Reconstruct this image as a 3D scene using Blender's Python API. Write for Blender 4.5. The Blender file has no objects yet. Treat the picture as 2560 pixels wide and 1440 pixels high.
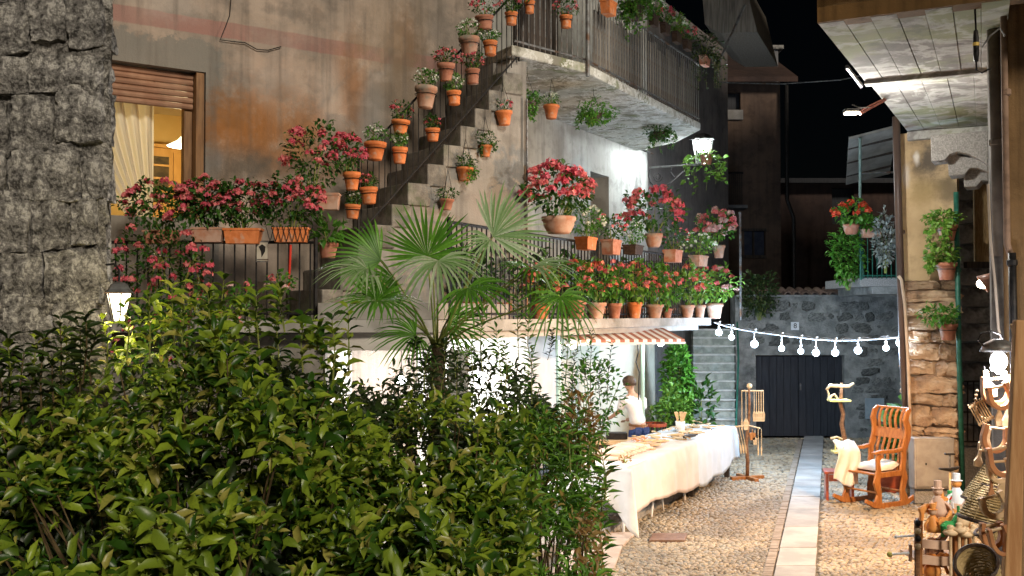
import bpy, math, random
import numpy as np
from mathutils import Vector, Matrix, noise as mnoise
R = math.radians
S = bpy.context.scene
random.seed(7); rs = np.random.RandomState(11)

# ------------------------------------------------------------ camera
FPX, PITCH, EYE = 2600.0, math.atan(67/2600.0), 2.6
cd = bpy.data.cameras.new("camera"); cam = bpy.data.objects.new("camera", cd)
S.collection.objects.link(cam); S.camera = cam
cam.location = (0, 0, EYE); cam.rotation_euler = (R(90)+PITCH, 0, 0)
cd.sensor_width = 36; cd.lens = 36*FPX/2560; cd.clip_start = .05; cd.clip_end = 500
# ------------------------------------------------------------ world, sun, exposure
SUNDIR = Vector((-.42, .84, -.42)).normalized()
W = bpy.data.worlds.new("World"); S.world = W; W.use_nodes = True
wn = W.node_tree; sky = wn.nodes.new("ShaderNodeTexSky"); sky.sky_type = 'NISHITA'; sky.sun_disc = False
sky.sun_elevation = math.asin(-SUNDIR.z); sky.sun_rotation = math.atan2(-SUNDIR.x, -SUNDIR.y)
wn.links.new(sky.outputs[0], wn.nodes["Background"].inputs[0]); wn.nodes["Background"].inputs[1].default_value = .0003
sl = bpy.data.lights.new("sun", 'SUN'); so = bpy.data.objects.new("sun", sl); S.collection.objects.link(so)
sl.energy = 2.5; sl.angle = R(10); sl.color = (1, .88, .72)
so.rotation_euler = SUNDIR.to_track_quat('-Z', 'Y').to_euler(); so.location = (8, -14, 12)
S.view_settings.view_transform = 'Standard'; S.view_settings.look = 'None'
S.view_settings.exposure = 0; S.view_settings.gamma = 1
S.render.engine = 'CYCLES'; S.cycles.use_denoising = True
S.cycles.max_bounces = 6; S.cycles.diffuse_bounces = 3; S.cycles.glossy_bounces = 2; S.cycles.transmission_bounces = 4
S.cycles.transparent_max_bounces = 6; S.cycles.sample_clamp_indirect = 4; S.cycles.caustics_reflective = False; S.cycles.caustics_refractive = False

# ------------------------------------------------------------ projection helpers (a point of the photograph at a real distance)
def ray(px, py):
    cx, cy = (px-1280)/FPX, (720-py)/FPX
    return Vector((cx, math.cos(PITCH)-cy*math.sin(PITCH), math.sin(PITCH)+cy*math.cos(PITCH)))
def at(px, py, Y):
    d = ray(px, py); return Vector((0, 0, EYE)) + d*(Y/d.y)
def gnd(px, py, z=0.0):
    d = ray(px, py); return Vector((0, 0, EYE)) + d*((z-EYE)/d.z)
def hit(px, py, P, dr, off=0.0):
    """vertical plane through P along dr -> (s, z, point); off moves the plane towards the right-hand/front side"""
    nx, ny = dr[1], -dr[0]
    Px, Py = P[0]+nx*off, P[1]+ny*off
    d = ray(px, py); k = (Px*dr[1]-Py*dr[0])/(d.x*dr[1]-d.y*dr[0])
    p = Vector((0, 0, EYE))+d*k
    return ((p.x-Px)*dr[0]+(p.y-Py)*dr[1], p.z, p)

# ------------------------------------------------------------ objects and properties
def link(o, parent=None):
    S.collection.objects.link(o)
    if parent is not None: o.parent = parent
    return o
def tag(o, label=None, cat=None, group=None, kind=None):
    if label: o["label"] = label
    if cat: o["category"] = cat
    if group: o["group"] = group
    if kind: o["kind"] = kind
    return o
def thing(name, label, cat, loc=(0, 0, 0), rz=0, group=None, kind=None):
    o = bpy.data.objects.new(name, None); o.location = loc; o.rotation_euler = (0, 0, rz)
    o.empty_display_size = .1; link(o); return tag(o, label, cat, group, kind)
def inst(name, mesh, parent, loc, rot=(0, 0, 0), scale=(1, 1, 1)):
    """piece with shared mesh; loc in world unless the parent is rotated"""
    o = bpy.data.objects.new(name, mesh); link(o, parent)
    o.location = Vector(loc)-(Vector(parent.location) if parent is not None and parent.parent is None else Vector((0, 0, 0)))
    o.rotation_euler = rot; o.scale = scale; return o

class MB:
    def __init__(s): s.v = []; s.f = []
    def add(s, vs, fs):
        b = len(s.v); s.v += [tuple(v) for v in vs]; s.f += [tuple(i+b for i in f) for f in fs]; return s
    def box(s, x0, x1, y0, y1, z0, z1):
        return s.add([(x0,y0,z0),(x1,y0,z0),(x1,y1,z0),(x0,y1,z0),(x0,y0,z1),(x1,y0,z1),(x1,y1,z1),(x0,y1,z1)],
                     [(0,3,2,1),(4,5,6,7),(0,1,5,4),(1,2,6,5),(2,3,7,6),(3,0,4,7)])
    def cbox(s, c, sz, rz=0, rx=0, ry=0, taper=1.0):
        M = Matrix.Translation(Vector(c)) @ Matrix.Rotation(rz,4,'Z') @ Matrix.Rotation(ry,4,'Y') @ Matrix.Rotation(rx,4,'X')
        hx, hy, hz = sz[0]/2, sz[1]/2, sz[2]/2; vs = []
        for z in (-hz, hz):
            t = taper if z < 0 else 1
            for x, y in ((-hx,-hy),(hx,-hy),(hx,hy),(-hx,hy)): vs.append(M @ Vector((x*t, y*t, z)))
        return s.add(vs, [(0,3,2,1),(4,5,6,7),(0,1,5,4),(1,2,6,5),(2,3,7,6),(3,0,4,7)])
    def prism(s, poly, z0, z1):
        n = len(poly)
        return s.add([(x,y,z0) for x,y in poly]+[(x,y,z1) for x,y in poly],
                     [tuple(range(n-1,-1,-1)), tuple(range(n,2*n))]+[(i,(i+1)%n,n+(i+1)%n,n+i) for i in range(n)])
    def extrude(s, poly3, vec):
        n = len(poly3); vec = Vector(vec)
        return s.add(list(poly3)+[Vector(p)+vec for p in poly3],
                     [tuple(range(n-1,-1,-1)), tuple(range(n,2*n))]+[(i,(i+1)%n,n+(i+1)%n,n+i) for i in range(n)])
    def tube(s, path, r, n=6, caps=True):
        P = [Vector(p) for p in path]; m = len(P); rr = r if isinstance(r, (list, tuple)) else [r]*m
        vs = []; ref = None
        for i in range(m):
            t = (P[min(i+1,m-1)]-P[max(i-1,0)]); t = t.normalized() if t.length > 1e-9 else Vector((0,0,1))
            if ref is None: ref = Vector((0,0,1)) if abs(t.z) < .9 else Vector((1,0,0))
            a = t.cross(ref); a = a.normalized() if a.length > 1e-6 else t.orthogonal().normalized()
            b = t.cross(a); ref = -b if False else ref
            for k in range(n):
                an = 2*math.pi*k/n; vs.append(P[i]+a*(math.cos(an)*rr[i])+b*(math.sin(an)*rr[i]))
        fs = [(i*n+k, i*n+(k+1)%n, (i+1)*n+(k+1)%n, (i+1)*n+k) for i in range(m-1) for k in range(n)]
        if caps: fs += [tuple(range(n-1,-1,-1)), tuple((m-1)*n+k for k in range(n))]
        return s.add(vs, fs)
    def sweep(s, path, side, w, t):
        """rectangular section: t along side, w across"""
        P = [Vector(p) for p in path]; m = len(P); sd = Vector(side).normalized(); vs = []
        for i in range(m):
            tg = (P[min(i+1,m-1)]-P[max(i-1,0)]).normalized(); c = tg.cross(sd).normalized()
            ww = w[i] if isinstance(w, (list, tuple)) else w
            for a, b in ((-1,-1),(1,-1),(1,1),(-1,1)): vs.append(P[i]+sd*(a*t/2)+c*(b*ww/2))
        fs = [(i*4+k, i*4+(k+1)%4, (i+1)*4+(k+1)%4, (i+1)*4+k) for i in range(m-1) for k in range(4)]
        fs += [(3,2,1,0), tuple((m-1)*4+k for k in range(4))]
        return s.add(vs, fs)
    def lathe(s, prof, n=16, c=(0,0,0), close=False):
        m = len(prof); c = Vector(c)
        vs = [c+Vector((r*math.cos(2*math.pi*k/n), r*math.sin(2*math.pi*k/n), z)) for r, z in prof for k in range(n)]
        fs = [(i*n+k, i*n+(k+1)%n, (i+1)*n+(k+1)%n, (i+1)*n+k) for i in range(m-1) for k in range(n)]
        if close: fs += [tuple(range(n-1,-1,-1)), tuple((m-1)*n+k for k in range(n))]
        return s.add(vs, fs)
    def ball(s, c, r, n=10, m=6, sq=(1,1,1)):
        prof = [(max(1e-4, math.sin(math.pi*i/m)), -math.cos(math.pi*i/m)) for i in range(m+1)]
        c = Vector(c); vs = [c+Vector((p*math.cos(2*math.pi*k/n)*r*sq[0], p*math.sin(2*math.pi*k/n)*r*sq[1], z*r*sq[2])) for p, z in prof for k in range(n)]
        return s.add(vs, [(i*n+k, i*n+(k+1)%n, (i+1)*n+(k+1)%n, (i+1)*n+k) for i in range(m) for k in range(n)])
    def grid(s, fn, nu, nv):
        vs = [fn(i/nu, j/nv) for j in range(nv+1) for i in range(nu+1)]
        return s.add(vs, [(j*(nu+1)+i, j*(nu+1)+i+1, (j+1)*(nu+1)+i+1, (j+1)*(nu+1)+i) for j in range(nv) for i in range(nu)])
    def mesh(s, name, mat=None, smooth=False):
        me = bpy.data.meshes.new(name); me.from_pydata(s.v, [], s.f)
        if smooth: me.polygons.foreach_set("use_smooth", [True]*len(me.polygons))
        if mat: me.materials.append(mat)
        me.update(); return me
    def build(s, name, mat, parent=None, frame=None, local=False, smooth=False, bevel=0, kind=None, solid=0):
        off = Vector((0,0,0))
        if frame is None and not local and parent is not None:
            q = parent
            while q.parent is not None: q = q.parent
            off = Vector(q.location)
            s.v = [(x-off.x, y-off.y, z-off.z) for x, y, z in s.v]
        o = bpy.data.objects.new(name, s.mesh(name, mat, smooth)); link(o, parent)
        if frame is not None:
            q = parent
            while q is not None and q.parent is not None: q = q.parent
            o.location = Vector(frame[0])-(Vector(q.location) if q is not None else Vector((0,0,0)))
            o.rotation_euler = (0, 0, frame[1])
        if solid:
            m = o.modifiers.new("solid", 'SOLIDIFY'); m.thickness = solid; m.offset = 0
        if bevel:
            m = o.modifiers.new("bevel", 'BEVEL'); m.width = bevel; m.segments = 2; m.limit_method = 'ANGLE'
        if kind: o["kind"] = kind
        return o

def tri_mesh(name, V, T, mat, smooth=False):
    V = np.asarray(V, dtype=np.float32).reshape(-1, 3); T = np.asarray(T, dtype=np.int32).reshape(-1, 3)
    me = bpy.data.meshes.new(name); me.vertices.add(len(V)); me.vertices.foreach_set("co", V.ravel())
    me.loops.add(len(T)*3); me.loops.foreach_set("vertex_index", T.ravel())
    me.polygons.add(len(T)); me.polygons.foreach_set("loop_start", np.arange(0, len(T)*3, 3, dtype=np.int32))
    me.polygons.foreach_set("loop_total", np.full(len(T), 3, dtype=np.int32))
    if smooth: me.polygons.foreach_set("use_smooth", np.ones(len(T), dtype=bool))
    me.update(calc_edges=True); me.materials.append(mat); return me

# ------------------------------------------------------------ materials
class NT:
    def __init__(s, name):
        s.m = bpy.data.materials.new(name); s.m.use_nodes = True; s.t = s.m.node_tree; s.b = s.t.nodes["Principled BSDF"]
        s.tc = s.t.nodes.new("ShaderNodeTexCoord"); s.co = s.tc.outputs["Object"]
    def n(s, ty, **kw):
        x = s.t.nodes.new(ty)
        for k, v in kw.items():
            if k.startswith("i_"):
                key = k[2:]; key = int(key) if key.isdigit() else key.replace("_", " ")
                if hasattr(v, "is_output") or isinstance(v, bpy.types.NodeSocket): s.t.links.new(v, x.inputs[key])
                else: x.inputs[key].default_value = v
            else: setattr(x, k, v)
        return x
    def math(s, op, a, b=0.0, c=None, clamp=False):
        x = s.t.nodes.new("ShaderNodeMath"); x.operation = op; x.use_clamp = clamp
        for i, v in enumerate((a, b) if c is None else (a, b, c)):
            if isinstance(v, (int, float)): x.inputs[i].default_value = v
            else: s.t.links.new(v, x.inputs[i])
        return x.outputs[0]
    def noise(s, scale, det=4, rough=.55, vec=None, dist=0):
        x = s.n("ShaderNodeTexNoise"); x.inputs["Scale"].default_value = scale; x.inputs["Detail"].default_value = det
        x.inputs["Roughness"].default_value = rough; x.inputs["Distortion"].default_value = dist
        s.t.links.new(vec or s.co, x.inputs["Vector"]); return x.outputs[0]
    def map(s, sc, loc=(0,0,0), vec=None):
        x = s.n("ShaderNodeMapping"); x.inputs["Scale"].default_value = sc; x.inputs["Location"].default_value = loc
        s.t.links.new(vec or s.co, x.inputs["Vector"]); return x.outputs[0]
    def ramp(s, v, lo, hi):
        x = s.n("ShaderNodeMapRange"); x.interpolation_type = 'SMOOTHSTEP'
        x.inputs[1].default_value = lo; x.inputs[2].default_value = hi; s.t.links.new(v, x.inputs[0]); return x.outputs[0]
    def mix(s, f, a, b, mode='MIX'):
        x = s.n("ShaderNodeMix"); x.data_type = 'RGBA'; x.blend_type = mode
        for sock, v in ((x.inputs[0], f), (x.inputs[6], a), (x.inputs[7], b)):
            if isinstance(v, (int, float)): sock.default_value = v
            elif isinstance(v, tuple): sock.default_value = v if len(v) == 4 else (*v, 1)
            else: s.t.links.new(v, sock)
        return x.outputs[2]
    def out(s, col, rough=.85, bump=None, bstr=.3, bdist=.02, metal=0, spec=.3):
        if isinstance(col, tuple): s.b.inputs["Base Color"].default_value = (*col[:3], 1)
        else: s.t.links.new(col, s.b.inputs["Base Color"])
        if isinstance(rough, (int, float)): s.b.inputs["Roughness"].default_value = rough
        else: s.t.links.new(rough, s.b.inputs["Roughness"])
        s.b.inputs["Metallic"].default_value = metal; s.b.inputs["Specular IOR Level"].default_value = spec
        if bump is not None:
            x = s.n("ShaderNodeBump"); x.inputs["Strength"].default_value = bstr; x.inputs["Distance"].default_value = bdist
            s.t.links.new(bump, x.inputs["Height"]); s.t.links.new(x.outputs[0], s.b.inputs["Normal"])
        return s.m

def pm(name, c1, c2, scale=6, rough=.8, bscale=30, bstr=.3, bdist=.01, metal=0, c3=None, rnd=.0, stretch=None, spec=.3, lo=.35, hi=.65):
    t = NT(name); v = t.map(stretch) if stretch else None
    f = t.ramp(t.noise(scale, 5, .6, v), lo, hi); col = t.mix(f, c1, c2)
    if c3: col = t.mix(t.ramp(t.noise(scale*.37, 4, .6, t.map((1,1,1), (7,3,5))), .52, .66), col, c3)
    if rnd:
        oi = t.n("ShaderNodeObjectInfo"); k = t.math('MULTIPLY_ADD', oi.outputs["Random"], 2*rnd, 1-rnd)
        cb = t.n("ShaderNodeCombineColor")
        for i in range(3): t.t.links.new(k, cb.inputs[i])
        col = t.mix(1.0, col, cb.outputs[0], 'MULTIPLY')
    return t.out(col, rough, t.noise(bscale, 6, .65, v), bstr, bdist, metal, spec)

def leafmat(name, c1, c2, c3=None, rough=.42, trans=.25, tc=None):
    t = NT(name); g = t.n("ShaderNodeNewGeometry"); r = g.outputs["Random Per Island"]
    col = t.mix(t.ramp(r, .1, .9), c1, c2)
    if c3: col = t.mix(t.ramp(r, .88, .93), col, c3)
    col = t.mix(t.math('MULTIPLY', t.ramp(t.noise(60, 3), .45, .7), .25), col, (0.5*c1[0], 0.5*c1[1], 0.5*c1[2]))
    m = t.out(col, rough, t.noise(90, 2), .15, .004, spec=.4)
    tr = t.n("ShaderNodeBsdfTranslucent"); t.t.links.new(col, tr.inputs[0])
    mx = t.n("ShaderNodeMixShader"); mx.inputs[0].default_value = trans
    t.t.links.new(t.b.outputs[0], mx.inputs[1]); t.t.links.new(tr.outputs[0], mx.inputs[2])
    t.t.links.new(mx.outputs[0], t.t.nodes["Material Output"].inputs[0]); return m

def emit(name, col, st, base=(.8,.8,.8)):
    t = NT(name); m = t.out(base, .4)
    t.b.inputs["Emission Color"].default_value = (*col, 1); t.b.inputs["Emission Strength"].default_value = st; return m

def plaster(name, c1, c2, blobs=(), band=None, streak=.5, boxes=(), bstr=.35):
    """wall coordinates: x along the wall, z up; blobs are stains of the plaster itself"""
    t = NT(name); n1 = t.noise(.9, 6, .62); n2 = t.noise(3.3, 5, .6)
    col = t.mix(t.ramp(n1, .35, .65), c1, c2)
    col = t.mix(t.math('MULTIPLY', t.ramp(n2, .48, .66), .5), col, tuple(x*.62 for x in c2))
    sx = t.n("ShaderNodeSeparateXYZ"); t.t.links.new(t.co, sx.inputs[0]); X, Z = sx.outputs[0], sx.outputs[2]
    if band:
        z0, z1, bc = band
        wob = t.math('MULTIPLY_ADD', n2, .05, -.025); zz = t.math('ADD', Z, wob)
        m = t.math('MULTIPLY', t.ramp(zz, z0-.01, z0+.01), t.math('SUBTRACT', 1.0, t.ramp(zz, z1-.01, z1+.01)))
        m = t.math('MULTIPLY', m, t.math('MULTIPLY_ADD', t.ramp(n1, .3, .6), .4, .55)); col = t.mix(m, col, bc)
    w1 = t.math('MULTIPLY_ADD', t.noise(3.1, 8, .72), 2.6, -1.3)
    for (x0, x1, z0, z1, bc, st) in boxes:
        xx = t.math('MULTIPLY_ADD', w1, .15, X); zz = t.math('MULTIPLY_ADD', w1, .3, Z)
        m = t.math('MULTIPLY', t.ramp(xx, x0-.03, x0+.03), t.math('SUBTRACT', 1.0, t.ramp(xx, x1-.03, x1+.03)))
        m = t.math('MULTIPLY', m, t.math('MULTIPLY', t.ramp(zz, z0-.03, z0+.03), t.math('SUBTRACT', 1.0, t.ramp(zz, z1-.03, z1+.03))))
        col = t.mix(t.math('MULTIPLY', m, st), col, bc)
    for (bx, bz, rx, rz, bc, st) in blobs:
        dx = t.math('MULTIPLY', t.math('SUBTRACT', X, bx), 1/rx); dz = t.math('MULTIPLY', t.math('SUBTRACT', Z, bz), 1/rz)
        d = t.math('SQRT', t.math('ADD', t.math('MULTIPLY', dx, dx), t.math('MULTIPLY', dz, dz)))
        d = t.math('ADD', d, w1); m = t.math('MULTIPLY', t.math('SUBTRACT', 1.0, t.ramp(d, .1, 1.3)), st); col = t.mix(m, col, bc)
    st = t.noise(1.0, 5, .6, t.map((7, 7, .45))); col = t.mix(t.math('MULTIPLY', t.ramp(st, .45, .7), streak), col, tuple(x*.45 for x in c2))
    b = t.math('ADD', t.math('MULTIPLY', t.noise(5, 6, .7), .6), t.math('MULTIPLY', t.noise(45, 4, .7), .35))
    return t.out(col, .92, b, bstr, .03, spec=.15)

M = {}
M['terra'] = pm("terracotta_orange", (.52,.150,.04), (.64,.21,.07), 14, .6, 60, .2, .004, c3=(.50,.34,.25), rnd=.25, spec=.3)
M['terra_brown'] = pm("terracotta_brown", (.34,.13,.075), (.44,.2,.13), 12, .8, 50, .3, .004, c3=(.42,.3,.24), rnd=.15)
M['terra_old'] = pm("terracotta_weathered", (.42,.2,.12), (.50,.33,.25), 9, .9, 50, .3, .004, c3=(.28,.24,.19), rnd=.12)
M['soil'] = pm("potting_soil", (.03,.02,.012), (.07,.05,.03), 40, 1, 80, .8)
M['iron'] = pm("dark_iron", (.012,.012,.013), (.03,.027,.025), 20, .5, 60, .2, metal=.4)
M['iron_grey'] = pm("weathered_grey_metal", (.22,.23,.23), (.12,.115,.11), 12, .5, 60, .2, metal=.5, c3=(.14,.08,.05))
M['iron_green'] = pm("green_painted_iron", (.015,.09,.06), (.03,.14,.10), 12, .45, 60, .2)
M['pipe_brown'] = pm("brown_downpipe", (.06,.04,.035), (.11,.075,.06), 6, .45, 60, .15, stretch=(1,1,.2))
M['granite'] = pm("grey_granite", (.22,.21,.2), (.36,.35,.33), 55, .85, 90, .6, .008)
M['stone_step'] = pm("worn_step_stone", (.14,.13,.115), (.26,.245,.215), 7, .9, 50, .6, .012, c3=(.12,.13,.09), rnd=.15)
def rough_stone(name, dk, md, lt, k=1.0, rnd=.2):
    t = NT(name); a = t.noise(7*k, 10, .72, dist=.6); b = t.noise(26*k, 8, .7, t.map((1,1,1),(3,9,1)))
    f = t.math('ADD', t.math('MULTIPLY', a, .6), t.math('MULTIPLY', b, .4)); col = t.mix(t.ramp(f, .43, .495), dk, md); col = t.mix(t.ramp(f, .50, .575), col, lt)
    oi = t.n("ShaderNodeObjectInfo"); kk = t.math('MULTIPLY_ADD', oi.outputs["Random"], 2*rnd, 1-rnd); cb = t.n("ShaderNodeCombineColor")
    for i in range(3): t.t.links.new(kk, cb.inputs[i])
    col = t.mix(1.0, col, cb.outputs[0], 'MULTIPLY')
    return t.out(col, .95, t.math('ADD', a, t.math('MULTIPLY', b, .6)), 1.0, .07, spec=.15)
M['stone_fg'] = rough_stone("rough_grey_rubble", (.08,.076,.072), (.30,.29,.275), (.72,.70,.66), 1.3, .12)
M['mortar_fg'] = rough_stone("crumbling_lime_mortar", (.10,.095,.085), (.34,.325,.30), (.74,.71,.66), 1.8, 0)
M['stone_warm'] = pm("ochre_rubble_stone", (.40,.25,.15), (.52,.38,.25), 5, .95, 28, 1.0, .03, c3=(.24,.17,.12), rnd=.2)
M['mortar_warm'] = pm("ochre_mortar", (.36,.24,.15), (.46,.34,.22), 9, 1, 40, .8, .02)
M['stone_dark'] = pm("dark_grey_block_stone", (.17,.165,.16), (.33,.32,.30), 6, .9, 40, .7, .015, c3=(.05,.05,.05), rnd=.25)
M['stone_blue'] = pm("grey_rubble_wall_stone", (.09,.095,.09), (.24,.24,.22), 7, .95, 30, .9, .03, rnd=.35)
M['mortar_grey'] = pm("grey_wall_render", (.17,.175,.165), (.30,.30,.28), 4, 1, 24, .9, .03, c3=(.1,.1,.095))
M['wood_dark'] = pm("dark_old_wood", (.03,.025,.022), (.07,.055,.045), 5, .8, 40, .5, stretch=(6,6,.6))
M['wood_door'] = pm("blackish_gate_boards", (.016,.017,.022), (.03,.032,.038), 5, .7, 40, .4, stretch=(6,6,.6))
M['wood_brown'] = pm("brown_timber", (.16,.07,.03), (.26,.13,.06), 5, .6, 40, .3, stretch=(.6,6,6))
M['wood_orange'] = pm("varnished_orange_pine", (.30,.105,.025), (.44,.18,.05), 9, .42, 40, .1, spec=.5, stretch=(3,3,1))
M['wood_red'] = pm("red_stained_pine", (.33,.06,.025), (.44,.1,.045), 6, .35, 40, .1, spec=.5, stretch=(1,3,3))
M['wood_pale'] = pm("pale_carved_wood", (.55,.38,.2), (.68,.5,.3), 9, .6, 40, .15, rnd=.2, stretch=(1,3,3))
M['wood_grey'] = pm("weathered_grey_boards", (.17,.15,.125), (.29,.26,.22), 4, .9, 40, .6, stretch=(8,8,.5), rnd=.35)
M['cloth_white'] = pm("white_linen", (.74,.73,.71), (.82,.81,.79), 5, .95, 120, .15, .002)
M['cloth_cream'] = pm("cream_canvas", (.70,.66,.52), (.78,.74,.60), 3, .95, 90, .15, .003)
M['leaf_dark'] = leafmat("dark_glossy_leaves", (.02,.075,.012), (.06,.16,.02))
M['leaf_mid'] = leafmat("mid_green_leaves", (.05,.17,.018), (.12,.31,.035))
M['leaf_bright'] = leafmat("bright_green_leaves", (.09,.22,.025), (.19,.36,.05))
M['leaf_hedge'] = leafmat("hedge_leaves", (.03,.085,.008), (.28,.38,.032), (.34,.32,.07), rough=.36)
M['leaf_hedge_dark'] = leafmat("shade_coloured_shrub_leaves", (.014,.03,.007), (.045,.075,.014))  # darker copy of the hedge leaves, inner shade put into the colour
M['leaf_narrow'] = leafmat("narrow_shrub_leaves", (.07,.19,.02), (.20,.40,.045), (.36,.26,.07))
M['leaf_silver'] = leafmat("silver_leaves", (.3,.33,.3), (.45,.48,.43))
M['leaf_red'] = leafmat("coppery_leaves", (.26,.13,.04), (.36,.24,.08), (.2,.32,.06))
M['leaf_olive'] = leafmat("olive_twig_leaves", (.02,.045,.012), (.06,.09,.025))
M['palm'] = leafmat("palm_blades", (.07,.20,.018), (.15,.36,.04), rough=.38, trans=.35)
M['palm_pale'] = leafmat("pale_palm_blades", (.20,.34,.12), (.48,.58,.36), rough=.4, trans=.3)  # white light on the lower fronds put into the blade colour
M['pink'] = leafmat("pink_petals", (.72,.13,.15), (.88,.32,.31), rough=.7, trans=.3)
M['magenta'] = leafmat("magenta_petals", (.66,.08,.13), (.80,.20,.26), rough=.7, trans=.3)
M['coral'] = leafmat("coral_petals", (.75,.16,.10), (.85,.34,.24), rough=.7, trans=.3)
M['palepink'] = leafmat("pale_pink_petals", (.75,.42,.42), (.85,.62,.58), rough=.7, trans=.3)
M['white_fl'] = leafmat("white_petals", (.78,.80,.70), (.88,.90,.82), rough=.7, trans=.3)
M['red_fl'] = leafmat("red_petals", (.68,.05,.02), (.8,.14,.06), rough=.7, trans=.3)
M['twig'] = pm("brown_twigs", (.07,.045,.02), (.14,.10,.045), 12, .8, 60, .4)
M['twig_green'] = pm("green_stems", (.16,.2,.04), (.26,.28,.07), 12, .6, 60, .2)
M['wicker'] = pm("woven_willow", (.34,.24,.10), (.48,.36,.18), 30, .7, 90, .3)
M['wicker_dark'] = pm("dark_willow_rim", (.04,.025,.02), (.08,.05,.035), 30, .5, 60, .3)
M['bulb'] = emit("lit_bulb_cool", (.62,.82,1), 9)
M['bulb_white'] = emit("lit_bulb_white", (.92,.97,1), 25)
M['bulb_warm'] = emit("lit_bulb_warm", (1,.86,.62), 22)

# ------------------------------------------------------------ leaves and flowers
OV = np.array([(0,0,0),(.28,.46,.09),(.66,.42,.06),(1,0,-.16),(.66,-.42,.06),(.28,-.46,.09),(.33,0,.02),(.7,0,-.03)], dtype=np.float32)
OT = np.array([(0,6,1),(1,6,7),(1,7,2),(2,7,3),(0,5,6),(5,4,7),(5,7,6),(4,3,7)], dtype=np.int32)
DV = np.array([(0,0,0),(.42,.5,.08),(1,0,-.03),(.42,-.5,.08)], dtype=np.float32)
DT = np.array([(0,2,1),(0,3,2)], dtype=np.int32)
def unit(a): return a/np.maximum(1e-6, np.linalg.norm(a, axis=1, keepdims=True))
def leaf_arrays(P, D, N, L, Wd, shape='oval'):
    BV, BT = (OV, OT) if shape == 'oval' else (DV, DT)
    D = unit(np.asarray(D, float)); Sd = unit(np.cross(N, D)); U = np.cross(D, Sd)
    L = np.asarray(L, float).reshape(-1,1,1); Wd = np.asarray(Wd, float).reshape(-1,1,1)
    V = np.asarray(P, float)[:,None,:] + BV[None,:,0:1]*L*D[:,None,:] + BV[None,:,1:2]*Wd*Sd[:,None,:] + BV[None,:,2:3]*L*U[:,None,:]*1.6
    T = BT[None,:,:] + (np.arange(len(P))*len(BV))[:,None,None]
    return V.reshape(-1,3), T.reshape(-1,3)
def merge(lst):
    Vs, Ts, b = [], [], 0
    for V, T in lst:
        Vs.append(V); Ts.append(T+b); b += len(V)
    return np.concatenate(Vs), np.concatenate(Ts)
def rnd_dirs(n): return unit(rs.normal(size=(n,3)))
def florets(C, rad, per, size):
    """flower clusters: per florets of four petals in a ball round each centre"""
    n = len(C)*per; c = np.repeat(C, per, axis=0); o = rnd_dirs(n); o[:,2] = np.abs(o[:,2])*.8+o[:,2]*.2
    p = c+o*(rad*(.55+.45*rs.rand(n,1))); out = []
    t1 = unit(np.cross(o, rnd_dirs(n))); t2 = np.cross(o, t1)
    for k in range(4):
        an = k*math.pi/2+.3; d = t1*math.cos(an)+t2*math.sin(an)+o*.35
        out.append(leaf_arrays(p, d, o+.01, size*(.8+.4*rs.rand(n)), size*.85*np.ones(n), 'dia'))
    return merge(out)
# ============================================================ frames of the place
TZ = 2.55                                            # terrace floor
RZA, RZB = math.atan2(.574, .819), math.atan2(.884, .468)
a2, u2, n2v = Vector((.819, .574)), Vector((.468, .884)), Vector((-.884, .468))
A0, F0, T0, R0 = Vector((-.52, 13.7)), Vector((-1.307, 13.17)), Vector((.05, 12.9)), Vector((.24, 12.35))
def fa(s, y, z): return (A0.x+a2.x*s-a2.y*y, A0.y+a2.y*s+a2.x*y, z)
def fb(s, y, z): return (F0.x+u2.x*s+n2v.x*y, F0.y+u2.y*s+n2v.y*y, z)
def ft(s, y, z): return (T0.x+a2.x*s-a2.y*y, T0.y+a2.y*s+a2.x*y, z)
def fr(s, y, z): return (R0.x+u2.x*s+n2v.x*y, R0.y+u2.y*s+n2v.y*y, z)

def wall_mb(s0, s1, z0, z1, th, holes=()):
    mb = MB(); xs = sorted({s0, s1, *[h[0] for h in holes], *[h[1] for h in holes]}); zs = sorted({z0, z1, *[h[2] for h in holes], *[h[3] for h in holes]})
    inh = lambda x, z: any(h[0] < x < h[1] and h[2] < z < h[3] for h in holes)
    for i in range(len(xs)-1):
        for j in range(len(zs)-1):
            if inh((xs[i]+xs[i+1])/2, (zs[j]+zs[j+1])/2): continue
            a, b, c, d = xs[i], xs[i+1], zs[j], zs[j+1]
            mb.add([(a,0,c),(b,0,c),(b,0,d),(a,0,d)], [(0,1,2,3)]); mb.add([(a,th,c),(b,th,c),(b,th,d),(a,th,d)], [(3,2,1,0)])
    def side(p, q): mb.add([(p[0],0,p[1]),(q[0],0,q[1]),(q[0],th,q[1]),(p[0],th,p[1])], [(0,1,2,3)])
    for (a, b, c, d) in list(holes)+[(s0, s1, z0, z1)]:
        side((a,c),(b,c)); side((b,c),(b,d)); side((b,d),(a,d)); side((a,d),(a,c))
    return mb

def rubble(w, h, d, seed, n=6, amp=.12, sq=.55):
    """one irregular stone, front facing -y, size w x h x d centred on the origin"""
    vs, idx = [], {}
    mb = MB()
    def P(p):
        v = Vector(p); m = max(abs(v.x), abs(v.y), abs(v.z)); v2 = v.normalized()*m
        v = v.lerp(v2*1.15, sq)
        k = mnoise.noise_vector(v*1.3+Vector((seed*3.1, seed*1.7, 0)))*amp*2 + mnoise.noise_vector(v*3.7+Vector((seed, 0, seed)))*amp
        v = v+k; return (v.x*w/2, v.y*d/2, v.z*h/2)
    for ax in range(3):
        for sg in (-1, 1):
            if ax == 1 and sg == 1: continue
            def fn(a, b, ax=ax, sg=sg):
                a, b = a*2-1, b*2-1
                p = [0, 0, 0]; p[ax] = sg; p[(ax+1) % 3] = a*sg; p[(ax+2) % 3] = b; return P(p)
            mb.grid(fn, n, n)
    return mb

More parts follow.
